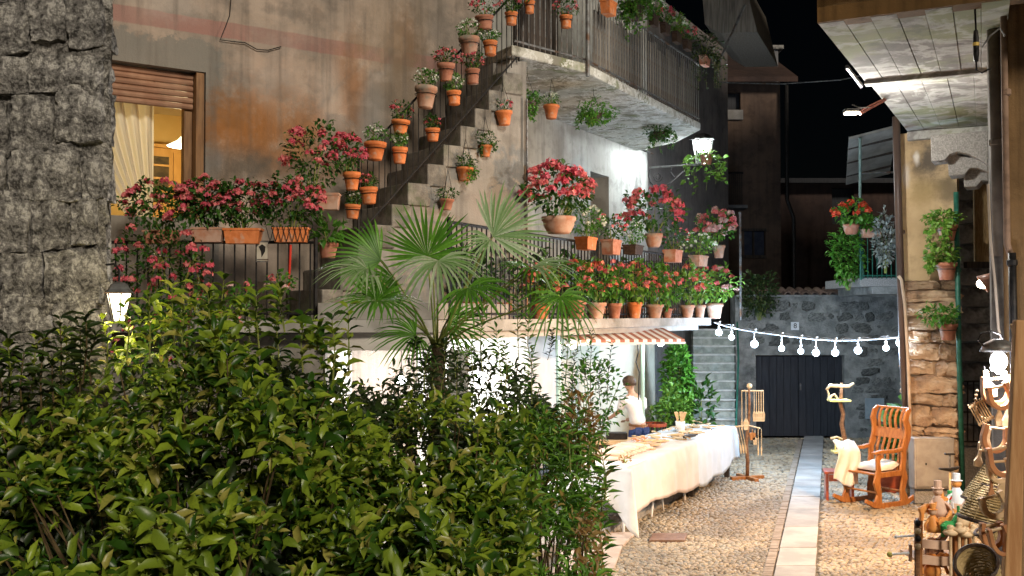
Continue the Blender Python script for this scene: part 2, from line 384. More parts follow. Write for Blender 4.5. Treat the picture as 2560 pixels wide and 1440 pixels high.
# ============================================================ ground, pebbles, strip
g = MB().add([(-120,-60,0),(120,-60,0),(120,160,0),(-120,160,0)], [(0,1,2,3)]).build("ground", pm("earth_between_pebbles", (.10,.085,.065), (.17,.15,.12), 5, 1, 60, .6))
tag(g, kind="structure")
sd = Vector((2.34, 7.63)).normalized(); SL, SR = gnd(1934,1440), gnd(2040,1440)
def xl(Y): return SL.x+(Y-SL.y)*sd.x/sd.y
def xr(Y): return SR.x+(Y-SR.y)*sd.x/sd.y
pebm = NT("river_pebbles"); gr_ = pebm.n("ShaderNodeNewGeometry").outputs["Random Per Island"]
pc = pebm.mix(pebm.ramp(gr_, 0, .5), (.20,.15,.09), (.42,.34,.23)); pc = pebm.mix(pebm.ramp(gr_, .5, 1), pc, (.29,.27,.22))
pc = pebm.mix(pebm.math('MULTIPLY', pebm.ramp(pebm.noise(.9, 3), .42, .62), .55), pc, (.12,.10,.075))
M['pebble'] = pebm.out(pc, .55, pebm.noise(60, 3), .2, .004, spec=.4)
dome = np.array([[math.cos(k*math.pi/3), math.sin(k*math.pi/3), 0] for k in range(6)]+[[.72*math.cos(k*math.pi/3), .72*math.sin(k*math.pi/3), .75] for k in range(6)]+[[0,0,1]])
dT = []
for k in range(6):
    q = (k+1) % 6; dT += [(k,q,6+q),(k,6+q,6+k),(6+k,6+q,12)]
dT = np.array(dT)
kerb_a, kerb_b = gnd(1440,1385), gnd(1800,1192)
def kerbx(Y): return kerb_a.x+(Y-kerb_a.y)*(kerb_b.x-kerb_a.x)/(kerb_b.y-kerb_a.y)
pp = []
y = 8.8
while y < 21.9:
    sp = .052 if y < 13 else (.062 if y < 17 else .08)
    x0 = kerbx(y) if y < 16.8 else (.205*y)
    x0 = max(x0, -.2); x1 = .44*y+.1; x = x0
    while x < x1:
        if x < xl(y)-.03 or x > xr(y)+.03: pp.append((x+random.uniform(-.35,.35)*sp, y+random.uniform(-.35,.35)*sp, sp))
        x += sp
    y += sp*.86
pp = np.array(pp); n = len(pp); rot = rs.rand(n)*3.14; el = .62+.5*rs.rand(n); rr_ = pp[:,2]*(.42+.16*rs.rand(n))
V = dome[None]*np.ones((n,1,1)); V = V*rr_[:,None,None]*np.array([1,1,.55]); V[:,:,0] *= el[:,None]+.4
c_, s_ = np.cos(rot)[:,None], np.sin(rot)[:,None]; vx = V[:,:,0]*c_-V[:,:,1]*s_; vy = V[:,:,0]*s_+V[:,:,1]*c_
V = np.stack([vx+pp[:,0:1], vy+pp[:,1:2], V[:,:,2]+.001+.006*rs.rand(n,1)], axis=2)
T = dT[None]+(np.arange(n)*13)[:,None,None]
o = bpy.data.objects.new("pebbles", tri_mesh("pebbles", V, T, M['pebble'], True)); link(o, g); o["kind"] = "stuff"
st = tag(bpy.data.objects.new("paving_strip", None), kind="structure"); link(st)
mp = pm("pale_strip_slabs", (.30,.295,.285), (.42,.41,.395), 2.2, .75, 40, .35, .006, c3=(.30,.30,.29), rnd=.12)
Yc = 9.0
while Yc < 22:
    Yn = Yc+random.uniform(.75, 1.15); gg = .006
    MB().prism([(xl(Yc)+gg,Yc+gg),(xr(Yc)-gg,Yc+gg+.01),(xr(Yn)-gg,Yn-gg),(xl(Yn)+gg,Yn-gg)], 0, .028+random.uniform(-.003,.003)).build("slab", mp, st, bevel=.006)
    Yc = Yn
# narrow setts bordering the strip on its left
bm_ = MB(); Yc = 9.0
while Yc < 21.5:
    h = random.uniform(.09,.14); w = .085
    bm_.prism([(xl(Yc)-w-.02,Yc+.006),(xl(Yc)-.012,Yc+.006),(xl(Yc+h)-.012,Yc+h-.006),(xl(Yc+h)-w-.02,Yc+h-.006)], 0, .03+random.uniform(-.004,.004)); Yc += h
bm_.build("border_setts", pm("sandstone_setts", (.26,.21,.16), (.34,.29,.24), 9, .8, 40, .4), st, kind="stuff")
kb = tag(bpy.data.objects.new("kerb", None), kind="structure"); link(kb)
kd = Vector((kerb_b.x-kerb_a.x, kerb_b.y-kerb_a.y, 0)); kl = kd.length; kd.normalize(); kn = Vector((-kd.y, kd.x, 0)); k0 = Vector((kerb_a.x, kerb_a.y, 0)); s = 0
while s < kl:
    e = min(kl, s+random.uniform(.5,.9)); p = k0+kd*(s+.006); q = k0+kd*(e-.006)
    MB().prism([(p.x,p.y),(q.x,q.y),((q+kn*.22).x,(q+kn*.22).y),((p+kn*.22).x,(p+kn*.22).y)], 0, .11+random.uniform(-.008,.008)).build("kerb_stone", M['granite'], kb, bevel=.02); s = e
p, q = k0+kn*.22-kd*2.2, k0+kd*kl+kn*.22
fl = MB().prism([(p.x,p.y),(q.x,q.y),((q+kn*3).x,(q+kn*3).y),((p+kn*3).x,(p+kn*3).y)], 0, .09).build("portico_floor", pm("beaten_portico_floor", (.2,.18,.16), (.3,.28,.25), 3, .9, 40, .4)); tag(fl, kind="structure")
dp = [gnd(1622,1358), gnd(1712,1358), gnd(1718,1340), gnd(1632,1340)]
dc = MB().prism([(v.x,v.y) for v in dp], 0, .036).build("drain_cover", pm("rusty_drain_plate", (.20,.11,.07), (.28,.17,.11), 14, .6, 80, .4, metal=.3), bevel=.004)
tag(dc, "flat rust brown drain cover set in the pebbles near the table", "drain cover")
ms_ = pm("worn_pink_flagstone", (.45,.36,.3), (.55,.46,.4), 3, .8, 40, .3, rnd=.1)
fs = tag(bpy.data.objects.new("flagstones", None), kind="structure"); link(fs)
for i, q in enumerate([((1440,1442),(1530,1442),(1556,1372),(1462,1372)), ((1462,1370),(1558,1370),(1590,1338),(1496,1338)), ((1380,1442),(1436,1442),(1458,1372),(1400,1372))]):
    MB().prism([(gnd(*c).x, gnd(*c).y) for c in q], 0, .038+.002*i).build("flagstone", ms_, fs, bevel=.008)

# ============================================================ foreground rubble wall (left edge)
YW = 7.2
fw = thing("rubble_wall", "rough grey rubble stone wall filling the left edge of the picture in front", "wall", (-3.4, YW+.3, 0))
edge = lambda py: 291+4*math.sin(py*.021)+3*math.sin(py*.047+1)-(12 if 560 < py < 700 else 0)-(8 if py > 700 else 0)
mb = MB()
def fnm(uu, vv):
    py = -90+vv*1650; px = -420+uu*(edge(py)-14+420); p = at(px, py, YW-.035)
    d = mnoise.fractal(Vector((p.x*4, 3, p.z*4)), 1, 2, 6)*.06; return (p.x, p.y+d, p.z)
mb.grid(fnm, 110, 230)
mb.build("mortar", M['mortar_fg'], fw, smooth=False)
mb = MB(); e0 = [at(edge(py)-3, py, YW+.08) for py in range(-90, 1561, 50)]
mb.grid(lambda uu, vv: (lambda p: (p.x+p.x/p.y*uu*.7-uu*.05+mnoise.noise(Vector((uu*9, 0, p.z*9)))*.015, p.y+uu*.7, p.z))(at(edge(-90+1650*vv)-14, -90+1650*vv, YW+.07)), 14, 100)
mb.build("wall_end", M['mortar_fg'], fw)
py = -80; k = 0
rows = [96,120,105,150,110,130,118,140,112,125,135,120,130,130,130]
for rh in rows:
    px = -150+random.uniform(0,60); e = edge(py+rh/2)-16
    while px < e-12:
        w = random.uniform(70, 200)
        if px+w > e-55: w = e-px
        hh = rh*random.uniform(.9,1.25); c = at(px+w/2, py+rh/2+random.uniform(-16,16)+10*math.sin(px*.02+py), YW+.05); sc = YW/FPX
        ob = rubble((w-4)*sc, (hh-4)*sc, .26, k, n=22 if px+w > 0 else 4, amp=.07, sq=.10).build("stone", M['stone_fg'], fw, frame=((c.x, c.y+random.uniform(-.02,.015), c.z), random.uniform(-.06,.06)), smooth=True)
        ob.rotation_euler[1] = random.uniform(-.1,.1); px += w; k += 1
    py += rh

# ============================================================ the house on the left
A0w = (A0.x, A0.y, 0)
house = thing("old_house", "old stained plaster house with outside stair, balcony and flower terrace", "house", A0w)
HA = lambda px, py: hit(px, py, A0, a2)
HB = lambda px, py: hit(px, py, F0, u2)
HT = lambda px, py: hit(px, py, T0, a2)
wr = HA(515, 181); ws1, wz1 = wr[0], wr[1]; ws0 = ws1-1.75; wz0 = HA(480,548)[1]
b0, b1 = HA(290, 10)[1], HA(290, 52)[1]
rust, rust2, dark_, pale = (.30,.13,.04), (.24,.12,.055), (.10,.09,.075), (.50,.46,.42)
bl = []
for px, py, rx, rz, c, stg in [(650,335,.85,.55,(.28,.14,.06),1.0),(600,300,.5,.4,rust,.7),(770,330,.6,.5,rust2,.75),(700,390,.9,.3,rust2,.6),(615,418,.5,.26,dark_,.9),(540,400,.12,.15,(.17,.17,.17),.6),
                               (880,215,.3,.7,rust2,.8),(1010,110,.3,.45,rust2,.9),(1000,190,.4,.9,(.2,.15,.1),.7),(900,420,.5,.3,rust2,.5),(960,60,.5,.8,(.25,.2,.15),.6),(1050,50,.16,.5,(.24,.19,.14),.6),
                               (700,170,.5,.5,(.44,.35,.29),.6),(830,260,.2,.5,pale,.45),(930,300,.2,.6,(.3,.29,.27),.6),(420,10,.5,.2,pale,.3),(760,420,.3,.15,dark_,.6),
                               (700,260,.15,.3,(.33,.2,.12),.5),(850,380,.25,.2,(.2,.2,.19),.5)]:
    q = HA(px, py); bl.append((q[0], q[1], rx, rz, c, stg))
cem = (ws0-.6, HA(556,200)[0], 2.4, HA(420,92)[1], (.20,.195,.175), .85)
mA = plaster("stained_facade_plaster", (.42,.34,.275), (.235,.205,.175), bl, (b1, b0, (.31,.175,.15)), .45, [cem], bstr=.5)
wall_mb(-7.5, .12, 0, 9.5, .45, [(ws0, ws1, wz0, wz1)]).build("wall", mA, house, frame=(A0w, RZA))
bl = []
for px, py, rx, rz, c, stg in [(1400,370,.3,.5,(.22,.2,.175),.8),(1440,330,.6,.16,(.2,.185,.16),.7),(1380,480,.3,.5,(.26,.25,.22),.6),(1540,340,.3,.2,(.3,.28,.25),.6)]:
    q = HB(px, py); bl.append((q[0], q[1], rx, rz, c, stg))
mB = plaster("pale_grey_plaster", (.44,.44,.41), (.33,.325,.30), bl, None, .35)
d0, d1 = HB(1476, 430)[0], HB(1522, 436)[0]; dz = HB(1476, 428)[1]
ud0, ud1 = HB(1318, 60)[0], HB(1432, 60)[0]
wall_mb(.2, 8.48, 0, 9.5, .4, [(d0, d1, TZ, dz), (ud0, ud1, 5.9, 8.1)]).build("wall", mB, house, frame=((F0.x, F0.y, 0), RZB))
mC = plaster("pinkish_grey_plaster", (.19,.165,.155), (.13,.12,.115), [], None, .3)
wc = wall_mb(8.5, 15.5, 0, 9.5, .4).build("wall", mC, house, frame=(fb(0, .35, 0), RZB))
MB().prism([fb(8.485,0.002,0)[:2], fb(8.485,.4,0)[:2], fb(8.6,.4,0)[:2], fb(8.6,.002,0)[:2]], 0, 9.4).build("corner_pier", mB, house)
MB().prism([fb(-.9,1.0,0)[:2], fb(.7,1.0,0)[:2], fb(.7,1.15,0)[:2], fb(-.9,1.15,0)[:2]], 5.9, 9.5).build("landing_wall", plaster("landing_plaster", (.2,.18,.16),(.12,.11,.1)), house)
# doors
MB().prism([fb(d0,.22,0)[:2], fb(d0+.42,.22,0)[:2], fb(d0+.42,.27,0)[:2], fb(d0,.27,0)[:2]], TZ, dz).build("door", M['wood_dark'], house)
MB().prism([fb(d0+.42,.30,0)[:2], fb(d1,.30,0)[:2], fb(d1,.34,0)[:2], fb(d0+.42,.34,0)[:2]], TZ, dz).build("door", M['wood_grey'], house)
ud = MB().prism([fb(ud0,.3,0)[:2], fb(ud1,.3,0)[:2], fb(ud1,.34,0)[:2], fb(ud0,.34,0)[:2]], 5.9, 8.1).build("door", M['wood_dark'], house)
nb = 7
for i in range(nb):
    s0 = ud0+(ud1-ud0)*i/nb; s1 = ud0+(ud1-ud0)*(i+1)/nb
    MB().prism([fb(s0+.01,.27,0)[:2], fb(s1-.01,.27,0)[:2], fb(s1-.01,.297,0)[:2], fb(s0+.01,.297,0)[:2]], 5.95, 8.05).build("board", M['wood_dark'], ud)
# stair
st_ = bpy.data.objects.new("stair", None); link(st_, house); st_.location = (0,0,0)
cor = [HT(*c)[:2] for c in [(1257,180),(1222,225),(1187,271),(1151,315),(1109,362),(1069,410),(1020,457),(980,511),(940,562)]]
ds, dzs = (cor[-1][0]-cor[0][0])/8, (cor[-1][1]-cor[0][1])/8
while cor[-1][1]+dzs > TZ+.1: cor.append((cor[-1][0]+ds, cor[-1][1]+dzs))
for i, (s, z) in enumerate(cor):
    nxt = cor[i-1][0] if i else s-ds*1.2
    MB().prism([ft(s-.02,-.035,0)[:2], ft(nxt+.02,-.035,0)[:2], ft(nxt+.02,.95,0)[:2], ft(s-.02,.95,0)[:2]], z+dzs*1.05, z).build("step", M['stone_step'], st_, bevel=.012)
s_hi = HT(1316, 300)[0]
poly = [(cor[-1][0]-.1, TZ), (s_hi, TZ), (s_hi, 5.78), (cor[0][0]+.12, 5.78)]
for i, (s, z) in enumerate(cor):
    nx = cor[i+1] if i+1 < len(cor) else (s+ds, z+dzs)
    poly.append((s+.06-.02*(i % 2), z+dzs*1.02)) if i else None
poly += [(cor[-1][0]-.1, TZ+.02)]
bl = []
for px, py, rx, rz, c, stg in [(1240,460,.25,.35,(.24,.22,.19),.75),(1200,520,.25,.3,(.3,.26,.23),.6),(1290,420,.12,.3,(.3,.29,.27),.5),(1080,560,.3,.3,(.36,.3,.25),.5)]:
    q = HT(px, py); bl.append((q[0], q[1], rx, rz, c, stg))
mS = plaster("stair_side_plaster", (.345,.33,.30), (.235,.22,.20), bl, None, .4)
mb = MB(); mb.extrude([(s, 0, z) for s, z in poly], (0, .3, 0)); mb.build("stair_wall", mS, house, frame=((T0.x, T0.y, 0), RZA))
MB().prism([ft(s_hi-.3,.3,0)[:2], ft(s_hi,.3,0)[:2], ft(s_hi+.1,1.5,0)[:2], ft(s_hi-.3,1.5,0)[:2]], TZ, 5.78).build("stair_wall_return", mS, house)
q0, q1 = HT(1296,483), HT(1318,508)
MB().prism([ft(q0[0]-.02,-.04,0)[:2], ft(s_hi-.01,-.04,0)[:2], ft(s_hi-.01,-.01,0)[:2], ft(q0[0]-.02,-.01,0)[:2]], q1[1], q0[1]).build("opening_shade_plate", M['iron'], house, bevel=.005)  # dark plate stands in for the shade of a small opening
# balcony slab
mU = NT("lime_streaked_slab"); f1 = mU.noise(1.6, 7, .65); cc = mU.mix(mU.ramp(f1, .35, .6), (.30,.29,.25), (.50,.49,.43))
cc = mU.mix(mU.math('MULTIPLY', mU.ramp(mU.noise(2.6, 6, .7, mU.map((1,1,1),(4,1,0))), .5, .62), .8), cc, (.17,.16,.12))
cc = mU.mix(mU.math('MULTIPLY', mU.ramp(mU.noise(1.9, 3, .6, mU.map((1,1,1),(9,2,0))), .56, .66), .6), cc, (.16,.19,.08))
f2 = mU.math('ABSOLUTE', mU.math('SUBTRACT', mU.noise(2.2, 8, .7, mU.map((1,1,1),(2,8,0))), .5)); cc = mU.mix(mU.math('SUBTRACT', 1.0, mU.ramp(f2, .004, .035)), cc, (.62,.62,.58))
M['slab'] = mU.out(cc, .95, mU.noise(9, 7, .7), .5, .03, spec=.1)
K = at(1470, 181, 13.7); K = (1.0, 13.7)
end_i = fb(8.0, .0, 0)[:2]
MB().prism([(.0,12.72), K, (3.27,17.95), (3.05,19.3), end_i, fb(.2,0,0)[:2], fa(0,.1,0)[:2]], 5.8, 5.93).build("balcony_slab", M['slab'], house, bevel=.02)
# cornice line under the slab
p0, p1 = HB(1345, 278)[2], HB(1628, 385)[2]
MB().tube([Vector((p0.x+.03,p0.y-.02,p0.z)), (p0.lerp(p1,.5)+Vector((.03,-.02,.02))), Vector((p1.x+.03,p1.y-.02,p1.z))], .018, 6).build("conduit", M['iron_grey'], house)
p0, p1 = ft(s_hi-.03,-.05,5.3), ft(s_hi-.03,-.05,TZ); MB().tube([p0, p1], .014, 5).build("conduit", M['iron_grey'], house)
# terrace slab and what carries it
tp = [(-6.2,10.45), (-.78,10.45), fr(6.65,-.14,0)[:2], fr(6.9,1.75,0)[:2], fb(.2,0,0)[:2], fa(-.2,.1,0)[:2], fa(-6.8,.1,0)[:2]]
MB().prism(tp, TZ-.13, TZ).build("terrace_slab", pm("concrete_terrace_edge", (.34,.32,.29), (.46,.44,.41), 3, .9, 30, .5, c3=(.26,.25,.22)), house, bevel=.015)
MB().prism([(-.75,10.51),fr(6.5,.05,0)[:2],fr(6.5,.3,0)[:2],(-.8,10.76)], 2.34, TZ-.134).build("lintel_beam", pm("shade_toned_lintel", (.38,.36,.32), (.48,.46,.42), 3, .9, 30, .3), house)  # darker copy of the pale lintel, shade put into its colour
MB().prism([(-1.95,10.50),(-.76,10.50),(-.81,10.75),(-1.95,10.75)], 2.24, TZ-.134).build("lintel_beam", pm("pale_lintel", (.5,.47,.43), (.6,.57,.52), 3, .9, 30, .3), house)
MB().prism([(-1.95,10.46),(-.75,10.46),fr(-.6,.0,0)[:2],fr(-.6,.2,0)[:2],(-.85,10.66),(-1.95,10.66)], TZ+.004, TZ+.17).build("kerb_wall", pm("grey_upstand", (.25,.23,.21), (.33,.31,.28), 4, .9, 40, .4), house)
wall_mb(0, 4.3, 0, 2.41, .3).build("wall", plaster("basement_plaster", (.28,.26,.23),(.2,.185,.165)), house, frame=((-6.2,10.6,0), 0))
for i, (x, y) in enumerate([(-.55,10.75)]):
    MB().prism([(x-.1,y-.1),(x+.1,y-.1),(x+.1,y+.1),(x-.1,y+.1)], .0, 2.24).build("pillar", M['iron_green'] if i else mB, house)
MB().prism([(-1.95,10.8),(-1.95,13.6),(-2.15,13.6),(-2.15,10.8)], 0, 2.4).build("wall", plaster("portico_side_plaster", (.5,.48,.44),(.42,.4,.37)), house)
MB().prism([(-2.0,13.3),(.2,13.1),(.2,13.3),(-2.0,13.5)], 0, 2.4).build("wall", plaster("portico_back_plaster", (.6,.58,.54),(.5,.48,.44)), house)
# lower part of wall beyond the stall: rubble face with its own stones
mg = plaster("rough_rubble_render", (.26,.26,.25), (.15,.15,.15), [], None, .4, bstr=1.0)
MB().prism([fb(8.3,-.28,0)[:2], fb(12.2,-.1,0)[:2], fb(12.2,.3,0)[:2], fb(8.3,.3,0)[:2]], 0, 2.42).build("wall", mg, house)
# roof eave far right
mb = MB(); e1, e2_, e3 = at(1760,30,21.5), at(1893,80,21.5), at(1868,-40,21.5)
mb.extrude([at(1752,-60,21.5), at(1858,-60,21.5), e2_, at(1800,82,21.5), at(1762,60,21.5)], (1.2,3.0,.0)); mb.build("eave", M['wood_grey'], house)
MB().tube([at(1862,12,20.4), at(1800,150,20.4)], .03, 6).build("eave_strut", M['iron_grey'], house)
MB().tube([at(1850,530,19.2), at(1852,800,19.2)], .022, 6).build("standpipe", M['iron_grey'], house)

# window of the house: frame, shutter slats
win = bpy.data.objects.new("window", None); link(win, house)
def abox(name, mat, par, s0, s1, y0, y1, z0, z1, bevel=0):
    return MB().box(s0, s1, y0, y1, z0, z1).build(name, mat, par, frame=(A0w, RZA), bevel=bevel)
mfr = pm("brown_window_frame", (.17,.085,.035), (.26,.14,.06), 5, .45, 40, .2, stretch=(6,6,.6))
abox("frame", mfr, win, ws1-.10, ws1-.012, .02, .30, wz0, wz1-.01); abox("frame", mfr, win, ws1-.19, ws1-.104, .16, .26, wz0, wz1-.34)
abox("frame", mfr, win, ws0+.01, ws0+.1, .02, .30, wz0, wz1-.01); abox("frame", mfr, win, ws0+.104, ws1-.104, .2, .3, wz1-.12, wz1-.01)
nsl = 6
for i in range(nsl):
    z = wz1-.015-i*.068; mbs = MB()
    prof = [(.13,z),(.115,z-.012),(.105,z-.034),(.115,z-.056),(.13,z-.064),(.15,z-.064),(.15,z)]
    mbs.extrude([(ws0+.104, y_, z_) for y_, z_ in prof], (ws1-ws0-.212,0,0)); mbs.build("slat", pm("brown_shutter_slats", (.30,.16,.10), (.38,.22,.14), 6, .5, 40, .15), win, frame=(A0w, RZA))
# ---- room behind the window
mroom = pm("ochre_room_wall", (.72,.50,.18), (.76,.55,.22), 2, .9, 30, .1)
room = bpy.data.objects.new("room", None); link(room, house)
abox("wall", mroom, room, ws0-1.2, ws1+1.6, 3.4, 3.5, 2.9, 5.9); abox("wall", mroom, room, ws0-1.3, ws0-1.21, .46, 3.4, 2.9, 5.9)
abox("wall", mroom, room, ws1+1.62, ws1+1.72, .46, 3.4, 2.9, 5.9); abox("floor", M['wood_brown'], room, ws0-1.2, ws1+1.6, .46, 3.39, 2.85, 2.95)
abox("ceiling", pm("cream_ceiling", (.75,.66,.42), (.78,.7,.46), 2, .9, 30, .1), room, ws0-1.2, ws1+1.6, .46, 3.39, 5.45, 5.55)
def ahit(px, py, y):                      # a point seen at depth y behind the facade
    o_ = (A0.x-a2.y*y, A0.y+a2.x*y); return hit(px, py, o_, a2)
pl = ahit(470, 366, 1.6)
lamp = thing("pendant_lamp", "glowing white bell shaped pendant lamp hanging inside the lit window", "lamp", pl[2])
prof = [(.03,.24),(.045,.2),(.07,.14),(.13,.07),(.22,.02),(.26,.0),(.25,-.005),(.2,.012),(.12,.06),(.06,.13),(.03,.19)]
MB().lathe(prof, 24).build("lamp_shade", emit("opal_lamp_glass", (1,.9,.66), 3.2), lamp, local=True, smooth=True)
MB().tube([(0,0,.24),(0,0,5.45-pl[1])], .008, 5).build("cord", M['iron'], lamp, local=True)
def point(name, loc, power, col, r=.05, parent=None, spot=None, aim=None, blend=.5):
    l = bpy.data.lights.new(name, 'SPOT' if spot else 'POINT'); l.energy = power; l.color = col; l.shadow_soft_size = r
    o = bpy.data.objects.new(name, l); link(o); o.location = loc
    if spot:
        l.spot_size = R(spot); l.spot_blend = blend; o.rotation_euler = (Vector(aim)-Vector(loc)).to_track_quat('-Z','Y').to_euler()
    if parent is not None:
        o.parent = parent; o.location = Vector(loc)-Vector(parent.location)
    return o
point("lamp_light", (pl[2].x, pl[2].y, pl[2].z-.12), 75, (1,.78,.42), .08, lamp)
cb = ahit(400, 380, 3.0); cs0, cs1 = ahit(345,400,3.0)[0], ahit(476,400,3.0)[0]; cz1 = ahit(430,372,3.0)[1]
cab = thing("cabinet", "honey coloured wooden dresser against the back wall inside the lit window", "cabinet", fa((cs0+cs1)/2, 3.2, 2.95))
mcab = pm("honey_pine", (.50,.27,.07), (.58,.33,.10), 4, .4, 40, .1, stretch=(3,3,.6))
def cbx(name, mat, s0, s1, y0, y1, z0, z1, par=None): return MB().box(s0, s1, y0, y1, z0, z1).build(name, mat, par or cab, frame=(A0w, RZA), bevel=.005)
cbx("carcass", mcab, cs0, cs1+.5, 3.02, 3.38, 2.96, cz1); cbx("cornice", mcab, cs0-.04, cs1+.54, 2.97, 3.38, cz1+.002, cz1+.05)
ms0 = ahit(428,400,3.0)[0]
cbx("door", mcab, ms0+.03, cs1+.1, 2.985, 3.018, 3.0, cz1-.05); cbx("door", mcab, cs1+.12, cs1+.48, 2.985, 3.018, 3.0, cz1-.05)
cbx("glass_panel", pm("dim_cabinet_glass", (.06,.05,.035), (.12,.09,.05), 9, .15, 40, .05), cs0+.05, ms0-.03, 2.99, 3.018, cz1-.75, cz1-.12)
for i in range(3): cbx("shelf", mcab, cs0+.05, ms0-.03, 2.975, 2.989, cz1-.62+.18*i, cz1-.59+.18*i)
# curtain gathered to the middle at its foot
mb = MB()
def cf(uu, vv):
    top = (ws0+.12, ws1-.46); z = wz1-.33-vv*1.3; q = vv**1.1
    lo = ahit(318,420,.35)[0]; hi = ahit(385,420,.35)[0]; l_ = top[0]*(1-q)+lo*q; h_ = top[1]*(1-q)+(hi)*q
    s = l_+(h_-l_)*uu; d = .035*math.sin(uu*46+math.sin(vv*3)*.8)*(1-.5*q)+.01*math.sin(uu*90); return (s, .36+d, z)
mb.grid(cf, 120, 16)
cm = NT("sheer_curtain"); cm.out((.74,.70,.58), .9, cm.noise(200, 2), .05); tr = cm.n("ShaderNodeBsdfTranslucent"); tr.inputs[0].default_value = (.8,.74,.55,1)
mx = cm.n("ShaderNodeMixShader"); mx.inputs[0].default_value = .42; cm.t.links.new(cm.b.outputs[0], mx.inputs[1]); cm.t.links.new(tr.outputs[0], mx.inputs[2]); cm.t.links.new(mx.outputs[0], cm.t.nodes["Material Output"].inputs[0])
tag(mb.build("curtain", cm.m, frame=(A0w, RZA), smooth=True), "cream sheer curtain gathered to one side in the lit window", "curtain")
# cables on the facade
def acab(pts, label):
    P = [Vector(HA(*p)[2]) for p in pts]; nrm = Vector((.574,-.819,0))*.03
    tag(MB().tube([p+nrm for p in P], .006, 5).build("cable", M['iron']), label, "cable")
acab([(575,0),(572,40),(560,72),(548,101),(585,106)], "dark cable running down the facade above the lit window")
acab([(585,106),(610,108),(640,125),(668,127),(700,118)], "thin dark wire curving across the facade right of the window")

# ============================================================ railings
def railing(name, label, pts, h, spacing, mat, r=.009, rail=.018, posts=(), rails=True, group=None, top=True):
    P = [Vector(p) for p in pts]; root = thing(name, label, "railing", P[0], group=group)
    me = MB().tube([(0,0,0),(0,0,h)], r, 5).mesh("baluster", mat)
    for i in range(len(P)-1):
        L = (P[i+1]-P[i]).length; k = max(1, int(L/spacing))
        for j in range(k): inst("baluster", me, root, P[i]+(P[i+1]-P[i])*((j+.5)/k))
    MB().tube([p+Vector((0,0,h)) for p in P], rail, 6).build("top_rail", mat, root)
    MB().tube([p+Vector((0,0,.06)) for p in P], rail*.8, 6).build("bottom_rail", mat, root)
    pm_ = MB().tube([(0,0,-.02),(0,0,h+.05)], r*2.6, 6).mesh("post", mat)
    for p in posts: inst("post", pm_, root, P[0] if p == 0 else (P[-1] if p == -1 else Vector(p)))
    return root
lx0, lx1 = at(250, 700, 10.6).x, at(790, 700, 10.6).x; LZ = at(700, 606, 10.6).z
railing("terrace_railing", "black iron terrace railing below the long planters of red flowers at left", [(lx0,10.58,TZ),(lx1,10.58,TZ)], LZ-TZ, .11, M['iron'], posts=(0,-1))
rb0 = hit(1122, 600, R0, u2)[0]
r_h = hit(1500, 612, R0, u2)[1]-TZ
railing("terrace_railing", "dark iron terrace railing carrying flower pots above the market stall", [fr(rb0,0,TZ), fr(6.45,0,TZ)], r_h, .105, M['iron'], posts=(0,-1,fr(2.0,0,TZ)))
railing("terrace_railing", "short dark railing closing the far end of the flower terrace", [fr(6.45,0,TZ), fr(6.6,1.6,TZ)], r_h, .105, M['iron_grey'], posts=(-1,))
sb = [HT(1290,142), HT(890,590)]
t0_, t1_ = ft(sb[0][0],-.06,sb[0][1]-.05), ft(sb[1][0],-.06,sb[1][1]-.05)
hh = HT(1040,245)[1]-HT(1040,437)[1]
railing("stair_railing", "thin iron railing climbing the outside stair hung with small pots", [t1_, t0_], hh, .105, M['iron'], r=.006, rail=.014, posts=(0,-1))
# balcony railing with weathered boards tied behind the long side
B1, B2 = Vector((1.0-.03,13.72,5.93)), Vector((3.24,17.9,5.93)); Bl = Vector((.03,12.78,5.93))
br = railing("balcony_railing", "weathered grey balcony railing with old boards tied behind the bars", [Bl, B1, B2], 1.0, .10, M['iron_grey'], r=.008)
MB().tube([(1.0,13.67,5.75),(1.0,13.67,7.6)], .028, 8).build("corner_post", M['iron_grey'], br)
dB = (B2-B1); LB = dB.length; dB.normalize(); nB = Vector((-dB.y, dB.x, 0))
s = .42
while s < LB-.1:
    w = random.uniform(.11,.17)
    if not (2.05 < s < 2.38):
        p, q = B1+dB*s+nB*.05, B1+dB*(s+w-.008)+nB*.05; d = nB*.018; zt = random.uniform(.78,.97)
        MB().prism([(p.x,p.y),(q.x,q.y),((q+d).x,(q+d).y),((p+d).x,(p+d).y)], 5.95+random.uniform(0,.05), 5.93+zt).build("board", M['wood_grey'], br)
    s += w
dF = (B1-Bl); LF = dF.length; dF.normalize(); nF = Vector((-dF.y, dF.x, 0)); s = .05
while s < LF*.55:
    w = random.uniform(.10,.14); p, q = Bl+dF*s+nF*.06, Bl+dF*(s+w-.02)+nF*.06; d = nF*.018
    MB().prism([(p.x,p.y),(q.x,q.y),((q+d).x,(q+d).y),((p+d).x,(p+d).y)], 5.95, 6.85).build("board", M['wood_dark'], br); s += w

# ============================================================ stone stair beyond the stall
ss = thing("stone_staircase", "steep straight flight of stone steps beside the green bush", "staircase", (4.1, 19.8, 0))
y0, yk = 18.9, 21.85; ns = 14
for i in range(ns):
    Y = y0+(yk-y0)*i/ns; x0, x1 = at(1733,900,Y).x, at(1836,900,Y).x
    MB().box(x0, x1, Y, Y+.24, .165*i, .165*(i+1)-.04).build("riser", pm("dark_riser_stone", (.18,.2,.17), (.30,.32,.28), 8, .95, 40, .7) if i == 0 else bpy.data.materials["dark_riser_stone"], ss)
    MB().box(x0-.01, x1+.02, Y-.03, Y+.24, .165*(i+1)-.038, .165*(i+1)).build("tread", pm("worn_tread_stone", (.34,.35,.32), (.46,.46,.43), 8, .9, 40, .5) if i == 0 else bpy.data.materials["worn_tread_stone"], ss, bevel=.012)
MB().tube([at(1839,1090,18.9), at(1846,900,20.6), at(1843,806,21.8)], .02, 6).build("handrail", M['iron_green'], ss)

